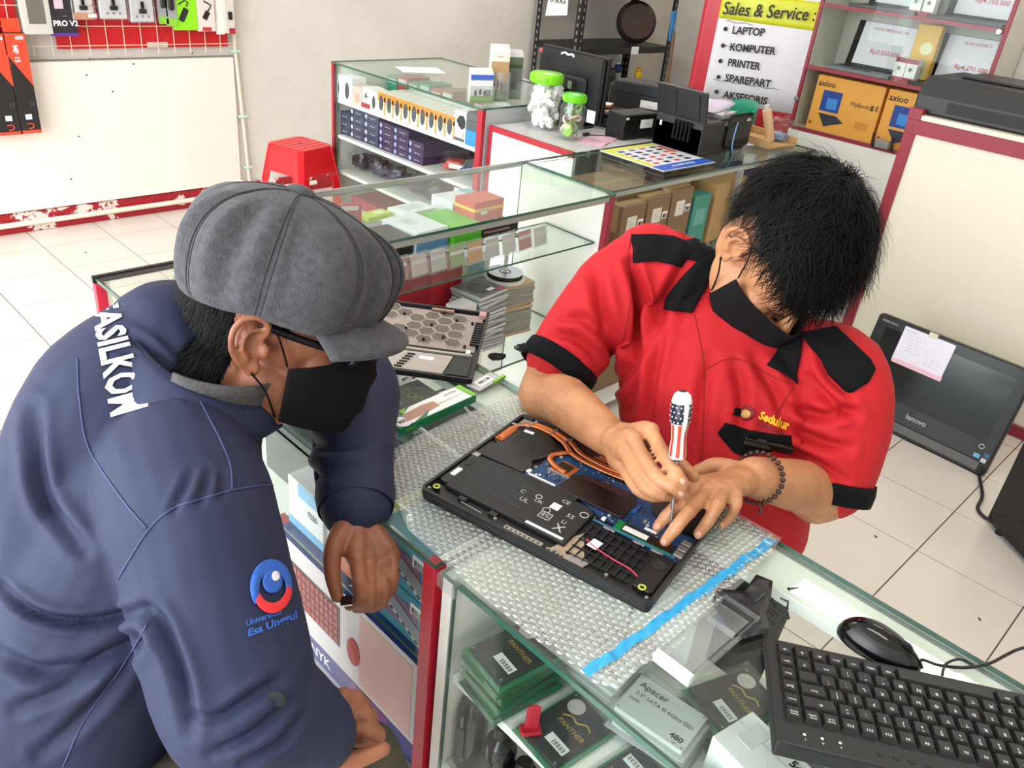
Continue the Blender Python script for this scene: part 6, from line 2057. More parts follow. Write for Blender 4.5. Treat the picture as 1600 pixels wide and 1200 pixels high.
for k in range(9):
    mouse_box('%s orange boxed mouse from the left on the case shelf' % ord_[k], 3.178 - k * .0605, .058, .095, '#e0ddd2', zc, 'orange', G)
b_ = Box('mouse_carton', 'taller white carton with a dark angular mouse picture after the orange row', 'box', (EX + .055, 2.634, zc), FR, (.074, .07, .125), '#e9e9ea')
o_ = b_.pos('front', .1, .12)
MB().prism([(-.030, .008), (-.012, .030), (.014, .032), (.028, .012), (.026, -.014), (.006, -.026), (-.016, -.012)], 0, .0006, 0, frame(o_[0], o_[1], o_[2])).build('mouse_picture', DGREY, b_.t); b_.pan('front', .0, -.42, .9, .1, '#54565a'); b_.txt('front', -.1, .44, 'Gaming', .009, GREYINK); b_.pan('front', .35, -.25, .12, .2, '#e09a7a')
for k in range(3):
    b_ = Box('small_carton', '%s carton of the stack at the case\'s right end' % ['blue bottom', 'dark grey middle', 'dark grey top'][k], 'box', (EX + .075, 2.553, zc + (0, .062, .100)[k]), FR, (.080, .11, (.061, .037, .034)[k]), ('#2a8ad0', '#56585c', '#5e6064')[k])
# white boxed stock behind the front row, then green and red packs
for k in range(10):
    b_ = Box('white_stock_carton', '%s white carton from the left in the stock behind the orange mice' % ord_[k], 'box', (EX + .185 + .0 * k, 3.21 - k * .064, zc), FR, (.060, .13, .088), '#dfe2da', 'white cartons behind the orange mice'); b_.pan('top', 0, 0, .8, .1, '#b8c0b8')
for k in range(6):
    b_ = Box('green_pack', '%s of the green and red packs from the left behind the white stock' % ord_[k], 'box', (EX + .36, 3.46 - k * .085, zc), FR, (.078, .14, .105 + .012 * (k % 2)), ['#3f9a7c', '#b0584a', '#48a284', '#4da588', '#b86050', '#8a7466'][k], 'green and red packs in the case'); b_.pan('front', 0, .3, .8, .2, '#d0d6d0')
# ink boxes: dark blue columns and purple ones
z2 = ESH[1]
for c_, n_ in ((0, 3), (1, 4), (2, 4)):
    for k in range(n_):
        b_ = Box('ink_carton', '%s dark blue ink carton from below in the %s left column' % (ord_[k], ('first', 'second', 'third')[c_]), 'box', (EX + .16, 3.515 - c_ * .116, z2 + k * .0365), FR, (.110, .24, .0355), '#39415c', 'dark blue ink cartons'); b_.txt('front', .1, 0, 'Simplet', .020, WTXT, 0, .01); b_.ell('front', -.38, 0, .009, .010, '#c8ccd8')
for c_, n_ in ((0, 4), (1, 4), (2, 3)):
    for k in range(n_):
        b_ = Box('ink_carton', '%s purple ink carton from below in the %s right column' % (ord_[k], ('first', 'second', 'third')[c_]), 'box', (EX + .20, 3.165 - c_ * .112, z2 + k * .0325), FR, (.108, .32, .0318), '#38264c', 'purple ink cartons'); b_.txt('front', .1, 0, 'Simplet', .020, WTXT, 0, .01); b_.ell('front', -.38, 0, .009, .010, '#9aa8e0')


def poly_bag(label, loc, rot, dims, cols, seed):
    t = thing('plastic_bag', label, 'bag', loc, rot); w, d, h = dims; rr = random.Random(seed)

    def fn(u, v):
        a = 2 * math.pi * u; p = v * math.pi
        q = Vector((w * .5 * math.cos(a) * math.sin(p), d * .5 * math.sin(a) * math.sin(p), h * .5 - h * .5 * math.cos(p)))
        return q * (1 + .34 * noise.noise(Vector((q.x * 36 + seed, q.y * 30, q.z * 30))))
    MB().grid(fn, 22, 12, 0, True).build('bag', CLEARP, t, smooth='all')
    for k, c_ in enumerate(cols):
        MB().cbox((rr.uniform(-.2, .2) * w, rr.uniform(-.2, .2) * d, h * (.2 + .25 * k / max(1, len(cols) - 1) + .06)), (w * .5, d * .55, h * .24), 0, None).build('content', cm(c_), t, bevel=.004)
    return t


poly_bag('clear bag with red goods right of the purple ink cartons', (EX + .12, 2.755, z2), R(-60), (.14, .12, .085), ['#d83a24', '#e8e0da', '#c02a20'], 1)
poly_bag('clear bag with blue and yellow goods on the case\'s ink shelf', (EX + .13, 2.625, z2), R(-80), (.12, .14, .09), ['#d0a838', '#3a62b0', '#c8403a'], 2)
b_ = Box('white_carton', 'white printed carton low behind the right end of the case', 'box', (EX + .07, 2.60, ESH[2]), FR, (.10, .09, .145), '#e6e6e4'); b_.txt('front', 0, .3, 'CCTV', .02, INK); b_.pan('front', -.2, -.1, .3, .2, '#b8b8b6'); b_.pan('front', .2, -.1, .3, .2, '#c4c4c2')
for k in range(5):
    poly_bag('%s bag of dark parts from the left on the case\'s low shelf' % ord_[k], (EX + .14, 3.47 - k * .15, ESH[2]), R(-80 + 20 * k), (.15, .16, .12), ['#2c2438', '#3a3a48', '#54405a', '#22222c'], 10 + k)
for k in range(3):
    b_ = Box('red_carton', '%s red pack from the left on the case\'s bottom shelf' % ord_[k], 'box', (EX + .15, 3.35 - k * .26, ESH[3]), FR, (.22, .2, .05), '#a83a40', 'red packs on the bottom shelf')
# paper and brochures on the case
t = thing('paper_sheet', 'loose white sheet of paper on top of the display case', 'paper', (2.645, 3.255, EZ), R(-22))
MB().grid(lambda u, v: Vector(((u - .5) * .21, (v - .5) * .15, .0006 + .012 * max(0, u - .6) ** 2)), 8, 4).build('sheet', PAPER, t)
t.children[0].modifiers.new('t', 'SOLIDIFY').thickness = .0006
for k, (x, y, w, h, hd, cols, lab) in enumerate(((2.405, 2.565, .105, .135, .07, ('#3f6ad0', '#eef0f6', '#8ab83a'), 'short blue and white leaflet holder nearest the case\'s corner'), (2.495, 2.56, .085, .225, .12, ('#f0ece4', '#c8a078', '#5f7a34'), 'tall leaflet holder with a group photo leaflet'), (2.60, 2.575, .07, .20, .13, ('#6d7a64', '#4a5a44', '#9aa888'), 'dark green leaflet holder behind the tall one'))):
    t = thing('leaflet_holder', lab, 'leaflet holder', (x, y, EZ), R(-18))
    a_h = MB(); a_h.box(-w / 2, -.02, 0, w / 2, .02, .003); a_h.box(-w / 2, .016, 0, w / 2, .019, h * .9); a_h.box(-w / 2, -.02, 0, w / 2, -.018, hd); a_h.box(-w / 2 - .002, -.02, 0, -w / 2, .02, hd); a_h.box(w / 2, -.02, 0, w / 2 + .002, .02, hd)
    a_h.build('stand', CLEAR, t)
    for j_ in range(5):
        MB().box(-w * .48, .012 - j_ * .0045, .004, w * .48, .0135 - j_ * .0045, h - .004 * j_).build('leaflet', PAPERB, t)
    f = -.0052
    patch(t, 'printed_panel', cm(cols[0]), (0, f - .001, h * .86 - .016), w * .96, h * .16, (1, 0, 0), (0, 0, 1)); patch(t, 'printed_panel', cm(cols[1]), (0, f - .001, h * .46), w * .96, h * .5, (1, 0, 0), (0, 0, 1)); patch(t, 'printed_panel', cm(cols[2]), (0, f - .001, h * .12), w * .96, h * .2, (1, 0, 0), (0, 0, 1))
    for q in range(3): MB().ell((w * (-.25 + .2 * q), f - .0022, h * (.30 + .03 * (q % 2))), (w * .06, .0006, h * .09), 10, 6).build('figure_print', INK, t)
    if k < 2: text('SERVICE' if k == 0 else 'PROMO', h * .075, REDINK, t, (0, f - .0022, h * .80), (1, 0, 0), (0, 0, 1), .02); text('Laptop', h * .06, INK, t, (-w * .15, f - .0022, h * .60), (1, 0, 0), (0, 0, 1))
    MB().prism(rrect(-.013, -.013, .013, .013, .002), 0, .0004, 0, frame((w * .3, f - .0022, h * .3), (1, 0, 0), (0, 0, 1))).build('printed_panel', GREYINK, t)

# ------------------------------------------------------------------ on the desk
CLEARJ = glassmat('clear_jar', '#f4f7f6', .07, .04, .8, alpha=.03)
LIDG = mat('lime_green_lid', '#7fd41c', .3)
for nm, (x, y), r_, h, lab in (('big', (2.565, 2.355), .072, .215, 'large clear jar with lime green lid full of white adapters'), ('small', (2.53, 2.165), .049, .172, 'smaller clear jar with green lid holding coiled cables')):
    t = thing('jar', lab, 'jar', (x, y, HC), 0)
    MB().lathe([(r_ * .92, 0), (r_, .006), (r_, h * .34), (r_ * .96, h * .37), (r_, h * .40), (r_, h * .70), (r_ * .88, h * .80), (r_ * .86, h * .84)], 32, 0, None, True).build('jar_body', CLEARJ, t, smooth=True)
    MB().lathe([(r_ * .90, h * .83), (r_ * .92, h * .84), (r_ * .92, h * .97), (r_ * .86, h), (r_ * .6, h * 1.0), (r_ * .5, h * 1.015), (.002, h * 1.015)], 32).build('lid', LIDG if nm == 'big' else mat('green_lid', '#4fc31c', .3), t, smooth=True)
    rg = MB()
    for k in range(48):
        a = 2 * math.pi * k / 48; rg.cbox((r_ * .925 * math.cos(a), r_ * .925 * math.sin(a), h * .905), (.003, .003, h * .11))
    rg.build('lid_grip', LIDG, t)
    rr = random.Random(3)
    if nm == 'big':
        ad = MB().cbox((0, 0, 0), (.036, .024, .02)).cbox((.021, 0, 0), (.008, .014, .012)).mesh('adapter', cm('#f0efec'))
        for k in range(64):
            a = rr.uniform(0, 6.28); q = r_ * .74 * math.sqrt(rr.random())
            o = bpy.data.objects.new('adapter', ad); COL.objects.link(o); o.parent = t
            o.location = (q * math.cos(a), q * math.sin(a), .018 + (k / 64) * h * .66); o.rotation_euler = (rr.uniform(0, 3), rr.uniform(0, 3), rr.uniform(0, 3))
    else:
        for k in range(9):
            cc = ['#cfae98', '#e2dfd6', '#4f8a34', '#7aa848', '#d9c9b8'][k % 5]; a = k * 2.2
            M = Matrix.Translation((.018 * math.cos(a), .018 * math.sin(a), .022 + k * .0125)) @ Matrix.Rotation(R(60 + 20 * k), 4, (math.cos(a), math.sin(a), .3))
            MB().tube([M @ Vector((.020 * math.cos(i * .52), .020 * math.sin(i * .52), .0012 * (i % 5))) for i in range(26)], .0042, 6).build('coiled_cable', cm(cc), t, smooth='all')
        M = Matrix.Translation((-.030, -.010, .040)) @ Matrix.Rotation(R(90), 4, 'Y') @ Matrix.Rotation(R(10), 4, 'X')
        MB().lathe([(.026, -.004), (.027, 0), (.026, .004), (.012, .005), (.001, .005)], 24, 0, M).build('cable_reel', mat('lime_reel', '#8ec43c', .35), t, smooth=True)
# monitor seen from behind
t = thing('monitor', 'black flat monitor seen from behind on the cash desk', 'monitor', (2.72, 2.375, HC), R(-90))
MB().box(-.185, .018, .030, .185, .040, .290).build('screen_frame', BLACKP, t, bevel=.004)
MB().box(-.180, -.004, .036, .180, .018, .284).build('back_shell', BLACKP, t, bevel=.012)
MB().box(-.110, -.022, .055, .110, -.004, .200).build('rear_bulge', mat('rear_bulge', '#1e2022', .5), t, bevel=.010)
MB().box(-.02, -.030, .01, .02, -.004, .16).build('stand_neck', BLACKP, t, bevel=.004)
MB().prism(rrect(-.11, -.06, .11, .09, .03), 0, .010).build('stand_base', BLACKG, t, bevel=.002)
patch(t, 'pale_sticker', cm('#c8c8bc'), (-.105, -.0245, .170), .075, .030, (1, 0, 0), (.0, 0, 1)); text('SERVICE', .012, INK, t, (-.105, -.0255, .170), (1, 0, 0), (0, 0, 1))
patch(t, 'green_sticker', cm('#8fa27c'), (.030, -.0245, .165), .022, .030, (1, 0, 0), (0, 0, 1)); patch(t, 'red_sticker', cm('#d0503a'), (-.168, -.0050, .268), .014, .016, (1, 0, 0), (0, 0, 1))
MB().tube(spline([(-.05, -.006, .272), (-.03, -.009, .280), (-.01, -.008, .274), (.01, -.009, .279), (.02, -.007, .270)], 4), .004, 6).build('tape_remains', PAPERB, t)
MB().box(.055, -.026, .06, .060, -.022, .19).build('groove', INK, t)
patch(t, 'white_sticker', PAPERB, (.150, -.0050, .060), .045, .050, (1, 0, 0), (0, 0, 1))
# low black devices beside the monitor
t = thing('cash_box', 'black box with a white label between monitor and open printer', 'box', (2.83, 2.10, HC), R(-4))
MB().box(-.10, -.05, 0, .10, .05, .10).build('body', BLACKP, t, bevel=.004); MB().box(-.095, -.052, .078, .095, -.048, .081).build('lid_gap', INK, t); patch(t, 'white_label', PAPERB, (.035, -.0505, .062), .075, .038, (1, 0, 0), (0, 0, 1)); text('KASIR', .016, INK, t, (.035, -.0514, .062), (1, 0, 0), (0, 0, 1)); patch(t, 'white_label', PAPERB, (-.085, -.0505, .085), .016, .010, (1, 0, 0), (0, 0, 1))
t = thing('black_scanner', 'low black scanner lying behind the jars with a white corner sticker', 'scanner', (2.93, 2.36, HC), R(-80))
MB().box(-.13, -.10, 0, .13, .10, .045).build('body', BLACKP, t, bevel=.006); MB().box(-.128, -.098, .045, .128, .098, .058).build('lid', mat('scanner_lid', '#202225', .3), t, bevel=.004); MB().prism([(.05, -.05), (.10, -.05), (.08, .0)], .058, .059).build('sticker', PAPERB, t)
t = thing('dark_printer', 'dark grey printer with a white label under the alcove rack', 'printer', (3.30, 2.36, HC), R(-70))
MB().box(-.17, -.13, 0, .17, .13, .135).build('body', DGREY, t, bevel=.01); MB().box(-.15, -.135, .10, .15, -.05, .150).build('cover', mat('smoke_cover', '#2f3236', .35), t, bevel=.006); patch(t, 'white_label', PAPERB, (.04, -.1305, .062), .10, .040, (1, 0, 0), (0, 0, 1)); text('PRINTER ', .016, INK, t, (.04, -.1315, .062), (1, 0, 0), (0, 0, 1)); MB().box(-.11, -.137, .02, .11, -.128, .05).build('tray', INK, t)
t = thing('orange_folder', 'orange folder lying on the black scanner', 'folder', (2.93, 2.42, HC + .0595), R(-65))
MB().prism([(-.10, -.06), (.10, -.03), (.10, .05), (-.08, .06)], 0, .010).build('cover', cm('#c06a2e'), t, bevel=.001); MB().prism([(-.085, -.045), (.098, -.022), (.098, .040), (-.07, .050)], .010, .013).build('papers', PAPER, t)
# open printer at the third counter's end
t = thing('printer', 'black inkjet printer with its paper support open, on the glass counter', 'printer', (2.985, 1.865, HC), 0)
MB().box(-.165, -.115, 0, .165, .115, .105).build('body', BLACKP, t, bevel=.006)
MB().box(-.165, -.118, .0, -.02, .115, .125).build('rear_housing', mat('printer_rear', '#1b1c1f', .35), t, bevel=.006)
MB().box(.000, -.130, .015, .172, -.112, .150).build('side_block', BLACKG, t, bevel=.010)
M = Matrix.Translation((-.15, .005, .118)) @ Matrix.Rotation(R(-14), 4, 'Y')
MB().box(-.006, -.120, 0, .006, .115, .125, 0, M).build('paper_support', mat('support_grey', '#222427', .3), t, bevel=.003)
MB().box(-.009, -.09, .02, -.006, -.082, .11, 0, M).build('guide', INK, t); MB().box(-.009, .02, .02, -.006, .028, .11, 0, M).build('guide', INK, t)
for k in range(5):
    MB().box(-.182, -.062 + k * .018, .045, -.163, -.058 + k * .018, .120).build('paper_guide', INK, t, bevel=.002)
MB().tube(spline([(.045, -.133, .120), (.018, -.145, .085), (.010, -.150, .035), (.03, -.150, .004)], 6), .0028, 8).build('usb_cable', cm('#6aa0d8'), t, smooth='all')
patch(t, 'brand_plate', LGREY, (.13, -.1305, .125), .028, .010, (1, 0, 0), (0, 0, 1)); patch(t, 'white_sticker', PAPERB, (-.1655, .085, .09), .010, .018, (0, -1, 0), (0, 0, 1))
t = thing('paper_stack', 'ruffled stack of white papers lying on the open printer', 'paper', (3.06, 1.90, HC + .107), R(12))
for k in range(7):
    MB().grid(lambda u, v: Vector(((u - .5) * .21, (v - .5) * .15, .002 + k * .006 + .02 * (u ** 2) * (.4 + .1 * k) * (1 + .3 * math.sin(v * 6 + k)))), 10, 5).build('sheet', PAPER if k % 3 else cm('#cfc4e0'), t, smooth='all')
    t.children[-1].rotation_euler.z = R(random.uniform(-14, 14)); t.children[-1].modifiers.new('t', 'SOLIDIFY').thickness = .0007
t = thing('paper_sheet', 'white paper lying right of the open printer', 'paper', (3.30, 1.83, HC), R(-20))
MB().box(-.09, -.07, 0, .09, .07, .002).build('sheet', PAPER, t); MB().box(-.085, -.06, .002, .095, .075, .003).build('sheet', PAPER, t)
t = thing('wooden_tray', 'brown cardboard tray at the right end of the third counter', 'tray', (3.36, 1.79, HC), R(-4))
for a in ((-.09, -.10, 0, .12, .14, .008), (-.09, -.10, .008, -.08, .14, .035), (.11, -.10, .008, .12, .14, .035), (-.08, .13, .008, .11, .14, .035)): MB().box(*a).build('board', CARDL, t, bevel=.001)
t = thing('paper_roll', 'rolled beige paper leaning up behind the third counter', 'paper roll', (3.40, 1.77, HC + .0085), 0)
MB().tube([(0, 0, .0), (-.035, .03, .125)], .020, 14).build('roll', cm('#d8b48e'), t, smooth=True)
MB().tube([(-.034, .029, .12), (-.040, .034, .145)], .012, 12).build('core', cm('#c8c4c0'), t, smooth=True)
poly_bag('crumpled clear plastic bag by the cabinet\'s lower corner', (3.43, 1.75, HC), 0, (.10, .14, .11), ['#7a8ab0'], 33)

# flyer with rows of goods printed on it
q = [at(945, 238, 2, HC), at(1050, 270, 2, HC), at(1110, 254, 2, HC), at(1008, 221, 2, HC)]
c = sum(q, Vector()) / 4
xa = ((q[1] - q[0]) + (q[2] - q[3])).normalized(); ya = Vector((0, 0, 1)).cross(xa)
FLw = (q[1] - q[0]).length; FLh = (q[3] - q[0]).length
t = thing('flyer', 'printed price flyer with a blue border lying on the third counter\'s glass', 'flyer', (c.x, c.y, HC), math.atan2(xa.y, xa.x))
MB().box(-FLw / 2, -FLh / 2, 0, FLw / 2, FLh / 2, .0025).build('sheet', cm('#dfe0ec'), t)
patch(t, 'blue_band', cm('#2a5cc0'), (FLw * .40, 0, .0026), FLw * .18, FLh * .98); patch(t, 'yellow_band', cm('#cfd63a'), (-FLw * .1, -FLh * .44, .0026), FLw * .78, FLh * .10); patch(t, 'yellow_band', cm('#d8d84a'), (-FLw * .44, 0, .0028), FLw * .1, FLh * .9); patch(t, 'red_band', cm('#d06a3c'), (-FLw * .2, FLh * .42, .0026), FLw * .3, FLh * .08)
rr = random.Random(8)
for i in range(6):
    for j_ in range(4): patch(t, 'goods_picture', cm(rr.choice(('#2e3038', '#3a3c46', '#70747e', '#c0604a', '#4a5a80'))), (-FLw * .33 + i * FLw * .11, -FLh * .30 + j_ * FLh * .2, .0026), FLw * .06, FLh * .10)
text('KOMPUTER', FLw * .085, WTXT, t, (FLw * .40, 0, .0034), (0, 1, 0), (-1, 0, 0), .02)
t = thing('pink_sheet', 'pink paper lying on the cash desk before the printer', 'paper', (2.62, 2.10, HC), R(20))
MB().grid(lambda u, v: Vector(((u - .5) * .19, (v - .5) * .11, .001 + .004 * math.sin(u * 5) ** 2)), 10, 4).build('sheet', cm('#e3b4c8'), t); t.children[0].modifiers.new('t', 'SOLIDIFY').thickness = .0006
t = thing('black_cable', 'black cable trailing over the cash desk in front of the monitor', 'cable', (2.75, 2.05, HC), 0)
MB().tube(spline([(-.10, .12, .004), (0, .05, .004), (.05, .02, .004), (.10, .0, .004), (.16, -.04, .004)], 6), .0035, 6).build('lead', INK, t, smooth='all'); MB().cbox((-.11, .125, .007), (.03, .016, .013)).build('plug', INK, t, bevel=.002)

# ------------------------------------------------------------------ chairs
def chair(label, loc, rot, m_):
    t = thing('plastic_chair', label, 'chair', loc, rot)
    MB().prism(rrect(-.21, -.21, .21, .21, .06), .42, .445).build('seat', m_, t, bevel=.006)
    def bf(u, v):
        a = R(-115) + u * R(230)
        return Vector((.225 * math.sin(a), .02 + .20 * math.cos(a) * 1.05, .60 + v * (.26 + .10 * math.cos(a))))
    o = MB().grid(bf, 30, 8).build('backrest', m_, t, smooth='all'); o.modifiers.new('t', 'SOLIDIFY').thickness = .012
    for sx in (-1, 1):
        MB().tube([(sx * .17, -.17, .43), (sx * .20, -.20, .2), (sx * .22, -.22, 0)], [.024, .020, .018], 8).build('leg', m_, t, smooth=True)
        MB().tube([(sx * .17, .17, .43), (sx * .20, .20, .2), (sx * .22, .23, 0)], [.024, .020, .018], 8).build('leg', m_, t, smooth=True)
        MB().tube(spline([(sx * .20, -.15, .44), (sx * .225, -.13, .60), (sx * .225, .02, .64)], 4), .016, 8).build('armrest', m_, t, smooth='all')
    t.scale = (1.02, 1.02, 1.02)
    return t


chair('green plastic chair behind the open printer in front of the banner', (3.76, 2.34, 0), R(-130), mat('green_plastic', '#0f8f72', .3))
chair('white plastic chair behind the cash desk, left of the monitor', (3.16, 2.98, .0), R(20), mat('white_plastic', '#e9e9e8', .3))
# stool by the case
RSM = mat('red_stool_plastic', '#d8121e', .28)
t = thing('stool', 'red plastic stool standing beside the display case', 'stool', (2.175, 3.575, 0), R(14))
sh_ = .605
MB().prism([(-.115, -.09), (-.09, -.115), (.09, -.115), (.115, -.09), (.115, .09), (.09, .115), (-.09, .115), (-.115, .09)], sh_ - .012, sh_).build('seat', RSM, t, bevel=.005, seg=2)
MB().lathe([(.012, 0), (.012, .0008), (.001, .0008)], 16).build('hole', cm('#4a0a10'), t, loc=(0, 0, sh_))
for k in range(5): MB().box(-.10, -.075 + k * .0375 - .0015, sh_, .10, -.075 + k * .0375 + .0015, sh_ + .0012).build('rib', RSM, t)
for k in range(4):
    M = Matrix.Rotation(R(90 * k), 4, 'Z')
    P_ = [(-.090, -.113, sh_ - .008), (.090, -.113, sh_ - .008), (.118, -.136, sh_ - .17), (.085, -.137, sh_ - .17), (.075, -.133, sh_ - .125), (-.075, -.133, sh_ - .125), (-.085, -.137, sh_ - .17), (-.118, -.136, sh_ - .17)]
    b = MB(); Vv = [M @ Vector(p) for p in P_] + [M @ (Vector(p) + Vector((0, .006, 0))) for p in P_]
    fs = [(0, 5, 6, 7), (0, 1, 4, 5), (1, 2, 3, 4)]
    b.add(Vv, [tuple(reversed(f)) for f in fs] + [tuple(i + 8 for i in f) for f in fs] + [(i, (i + 1) % 8, (i + 1) % 8 + 8, i + 8) for i in range(8)])
    b.build('apron', RSM, t)
    b = MB(); b.add([M @ Vector(p) for p in ((-.118, -.136, sh_ - .17), (-.085, -.137, sh_ - .17), (-.118, -.160, 0), (-.150, -.160, 0), (-.137, -.085, sh_ - .17), (-.137, -.118, sh_ - .17), (-.160, -.118, 0), (-.160, -.150, 0))],
          [(0, 1, 2, 3), (4, 5, 7, 6), (0, 3, 7, 5), (1, 4, 6, 2)])
    o = b.build('leg', RSM, t); o.modifiers.new('t', 'SOLIDIFY').thickness = .006
    b = MB(); b.add([M @ Vector(p) for p in ((-.090, -.113, sh_ - .008), (-.118, -.136, sh_ - .17), (-.137, -.118, sh_ - .17), (-.113, -.090, sh_ - .008))], [(0, 1, 2, 3)])
    o = b.build('corner', RSM, t); o.modifiers.new('t', 'SOLIDIFY').thickness = .006

# ------------------------------------------------------------------ steel rack in the alcove
BKS = mat('black_steel', '#161618', .45); HOLE = mat('slot_hole', '#8a8880', .8)
t = thing('steel_rack', 'black slotted steel rack in the alcove corner', 'rack', (0, 0, 0), 0)
RX0, RX1, RY0, RY1 = 4.77, 5.90, 4.12, 4.55
for x in (RX0, RX1):
    for y in (RY0, RY1):
        p_ = MB(); sx = .045 if x == RX0 else -.045; sy = .045 if y == RY0 else -.045
        p_.box(min(x, x + sx), y - .002, 0, max(x, x + sx), y + .002, 1.95); p_.box(x - .002, min(y, y + sy), 0, x + .002, max(y, y + sy), 1.95)
        po = p_.build('post', BKS, t)
        h_ = MB()
        for k in range(26): h_.box(x + sx * .35, y - .0026, .40 + k * .05, x + sx * .62, y - .0019, .422 + k * .05); h_.box(x - .0026, y + sy * .35, .40 + k * .05, x - .0019, y + sy * .62, .422 + k * .05)
        h_.build('slots', HOLE, po)['kind'] = 'stuff'
for z in (.60, .905, 1.36, .2):
    MB().box(RX0, RY0, z - .045, RX1, RY1, z).build('shelf', BKS, t, bevel=.003)
patch(t, 'white_tag', PAPERB, (5.44, RY0 - .0025, .885), .09, .055, (1, 0, 0), (0, 0, 1)); text('04', .03, INK, t, (5.46, RY0 - .0035, .885), (1, 0, 0), (0, 0, 1)); patch(t, 'white_tag', PAPERB, (5.34, RY0 - .0025, .575), .08, .05, (1, 0, 0), (0, 0, 1))
o = thing('notice', 'white paper notice hanging on the rack\'s side', 'notice', (4.766, 4.36, 1.08), R(-90))
MB().prism([(-.10, 0), (.11, .03), (.09, .34), (-.06, .34)], 0, .002, 0, frame((0, 0, 0), (1, 0, 0), (0, 0, 1))).build('sheet', PAPERB, o)
text('JANGAN\nDI BUKA', .04, INK, o, (.01, -.0025, .13), (1, 0, 0), (0, 0, 1), .02)
o = thing('brown_bag', 'round dark brown bag on the rack\'s upper shelf', 'bag', (5.60, 4.27, .905), 0)
MB().lathe([(.02, -.06), (.125, -.055), (.145, -.03), (.150, 0), (.145, .03), (.125, .055), (.02, .06)], 36, 0, Matrix.Translation((0, 0, .158)) @ Matrix.Rotation(R(-42), 4, 'Z') @ Matrix.Rotation(R(78), 4, 'X')).build('body', mat('dark_brown_leather', '#3a2a22', .35, var=.15, scale=12), o, smooth=True)
MB().lathe([(.150, -.012), (.156, -.006), (.156, .006), (.150, .012)], 36, 0, Matrix.Translation((0, 0, .158)) @ Matrix.Rotation(R(-42), 4, 'Z') @ Matrix.Rotation(R(78), 4, 'X'), False).build('zip', INK, o, smooth=True)
o = thing('blue_tube', 'blue packet hanging on the rack\'s right post', 'packet', (5.86, 4.10, .95), (0, R(-6), 0)); MB().box(-.03, -.012, 0, .03, .010, .22).build('pack', cm('#2f86c4'), o, bevel=.006); text('CLEAN', .03, WTXT, o, (0, -.0125, .11), (0, 0, 1), (-1, 0, 0), .02)
o = thing('broom', 'wooden broom handle leaning against the rack\'s right side', 'broom', (5.86, 4.02, .0), 0); MB().tube([(0, 0, .02), (-.02, .05, 1.02)], .014, 10).build('handle', mat('brown_stick', '#7a5a44', .6), o, smooth=True); MB().box(-.14, -.03, 0, .14, .03, .07).build('head', BLACKP, o, bevel=.006)
for (x, y, h, r_, c1_, c2_, lab) in ((5.67, 4.22, .135, .030, '#e0c020', '#e89020', 'yellow spray can on the rack\'s lower shelf'), (5.55, 4.34, .17, .032, '#203c7c', '#cfd4da', 'blue and silver can on the rack\'s lower shelf')):
    o = thing('spray_can', lab, 'can', (x, y, .60), 0)
    MB().lathe([(r_ * .95, 0), (r_, .004), (r_, h * .78), (r_ * .6, h * .86)], 18).build('body', cm(c1_), o, smooth=True); MB().lathe([(r_ * .62, h * .84), (r_ * .62, h * .98), (r_ * .3, h)], 14).build('cap', cm(c2_), o, smooth=True); MB().lathe([(r_ + .0006, h * .25), (r_ + .0006, h * .5)], 18, 0, None, False).build('label', cm(c2_), o, smooth=True)
for k, (x, y, w, d, h, c_, lab) in enumerate(((4.98, 4.32, .24, .25, .10, '#2c2e31', 'dark grey device at the left of the rack\'s lower shelf'), (5.26, 4.33, .22, .25, .14, '#34363a', 'tallest dark device on the rack\'s lower shelf'), (5.10, 4.20, .30, .08, .03, '#a82060', 'magenta cable bundle at the rack shelf\'s front'))):
    o = thing('device', lab, 'device', (x, y, .60), R(6 * k)); MB().box(-w / 2, -d / 2, 0, w / 2, d / 2, h).build('body', cm(c_), o, bevel=.008); MB().box(-w * .4, -d / 2 - .003, h * .3, w * .4, -d / 2 + .001, h * .6).build('panel', INK, o)
for k in range(2):
    b_ = Box('dark_carton', '%s black storage box on the rack\'s bottom shelf' % ['left', 'right'][k], 'box', (5.05 + k * .5, 4.33, .20), 0, (.42, .34, .30), '#232528'); b_.pan('front', .1, .2, .4, .2, '#c9c9c6')

# ------------------------------------------------------------------ banner on the right wall
bl = Vector((4.165, 2.741, 0)); brt = Vector((4.43, 2.13, 0)); bx = (brt - bl).normalized(); bL = (brt - bl).length
BN = thing('banner', 'red edged white banner listing sales and service on the right wall', 'banner', (bl.x, bl.y, .66), math.atan2(bx.y, bx.x))
BH = 1.02
WV = lambda u: .004 * math.sin(u * 9) + .002 * math.sin(u * 21 + 1)
def bsheet(u0, u1, z0, z1, off, mt, nm):
    o = MB().grid(lambda u, v: Vector(((u0 + (u1 - u0) * u) * bL, WV(u0 + (u1 - u0) * u) - off, z0 + (z1 - z0) * v)), 24, 6).build(nm, mt, BN, smooth='all'); o.modifiers.new('t', 'SOLIDIFY').thickness = .0012
BRED = cm('#c01e30', .4); BWH = cm('#e4e2ea', .45); BYE = cm('#d2d628', .4)
def bpt(px, py):
    """where a photo point falls on the banner: local x and z"""
    n = Vector((-bx.y, bx.x, 0)); d = RM @ Vector((px - 800, py - 600, FPX)); t_ = (bl - CAM).dot(n) / d.dot(n); w = CAM + d * t_
    return (w - bl).dot(bx), w.z - .66
x1_, z1_ = bpt(1280, 30); xa_, za_ = bpt(1128, 0); xb_, zb_ = bpt(1125, 28); xc_, zc_ = bpt(1200, 172); xm_, zm_ = bpt(1102, 145)
bsheet(0, 1, -.02, BH, 0, BRED, 'cloth')
bsheet(xa_ / bL, .985, zc_, BH - .05, .003, BWH, 'white_field')
bsheet(xa_ / bL, .985, zb_, zb_ + .135, .005, BYE, 'yellow_field')
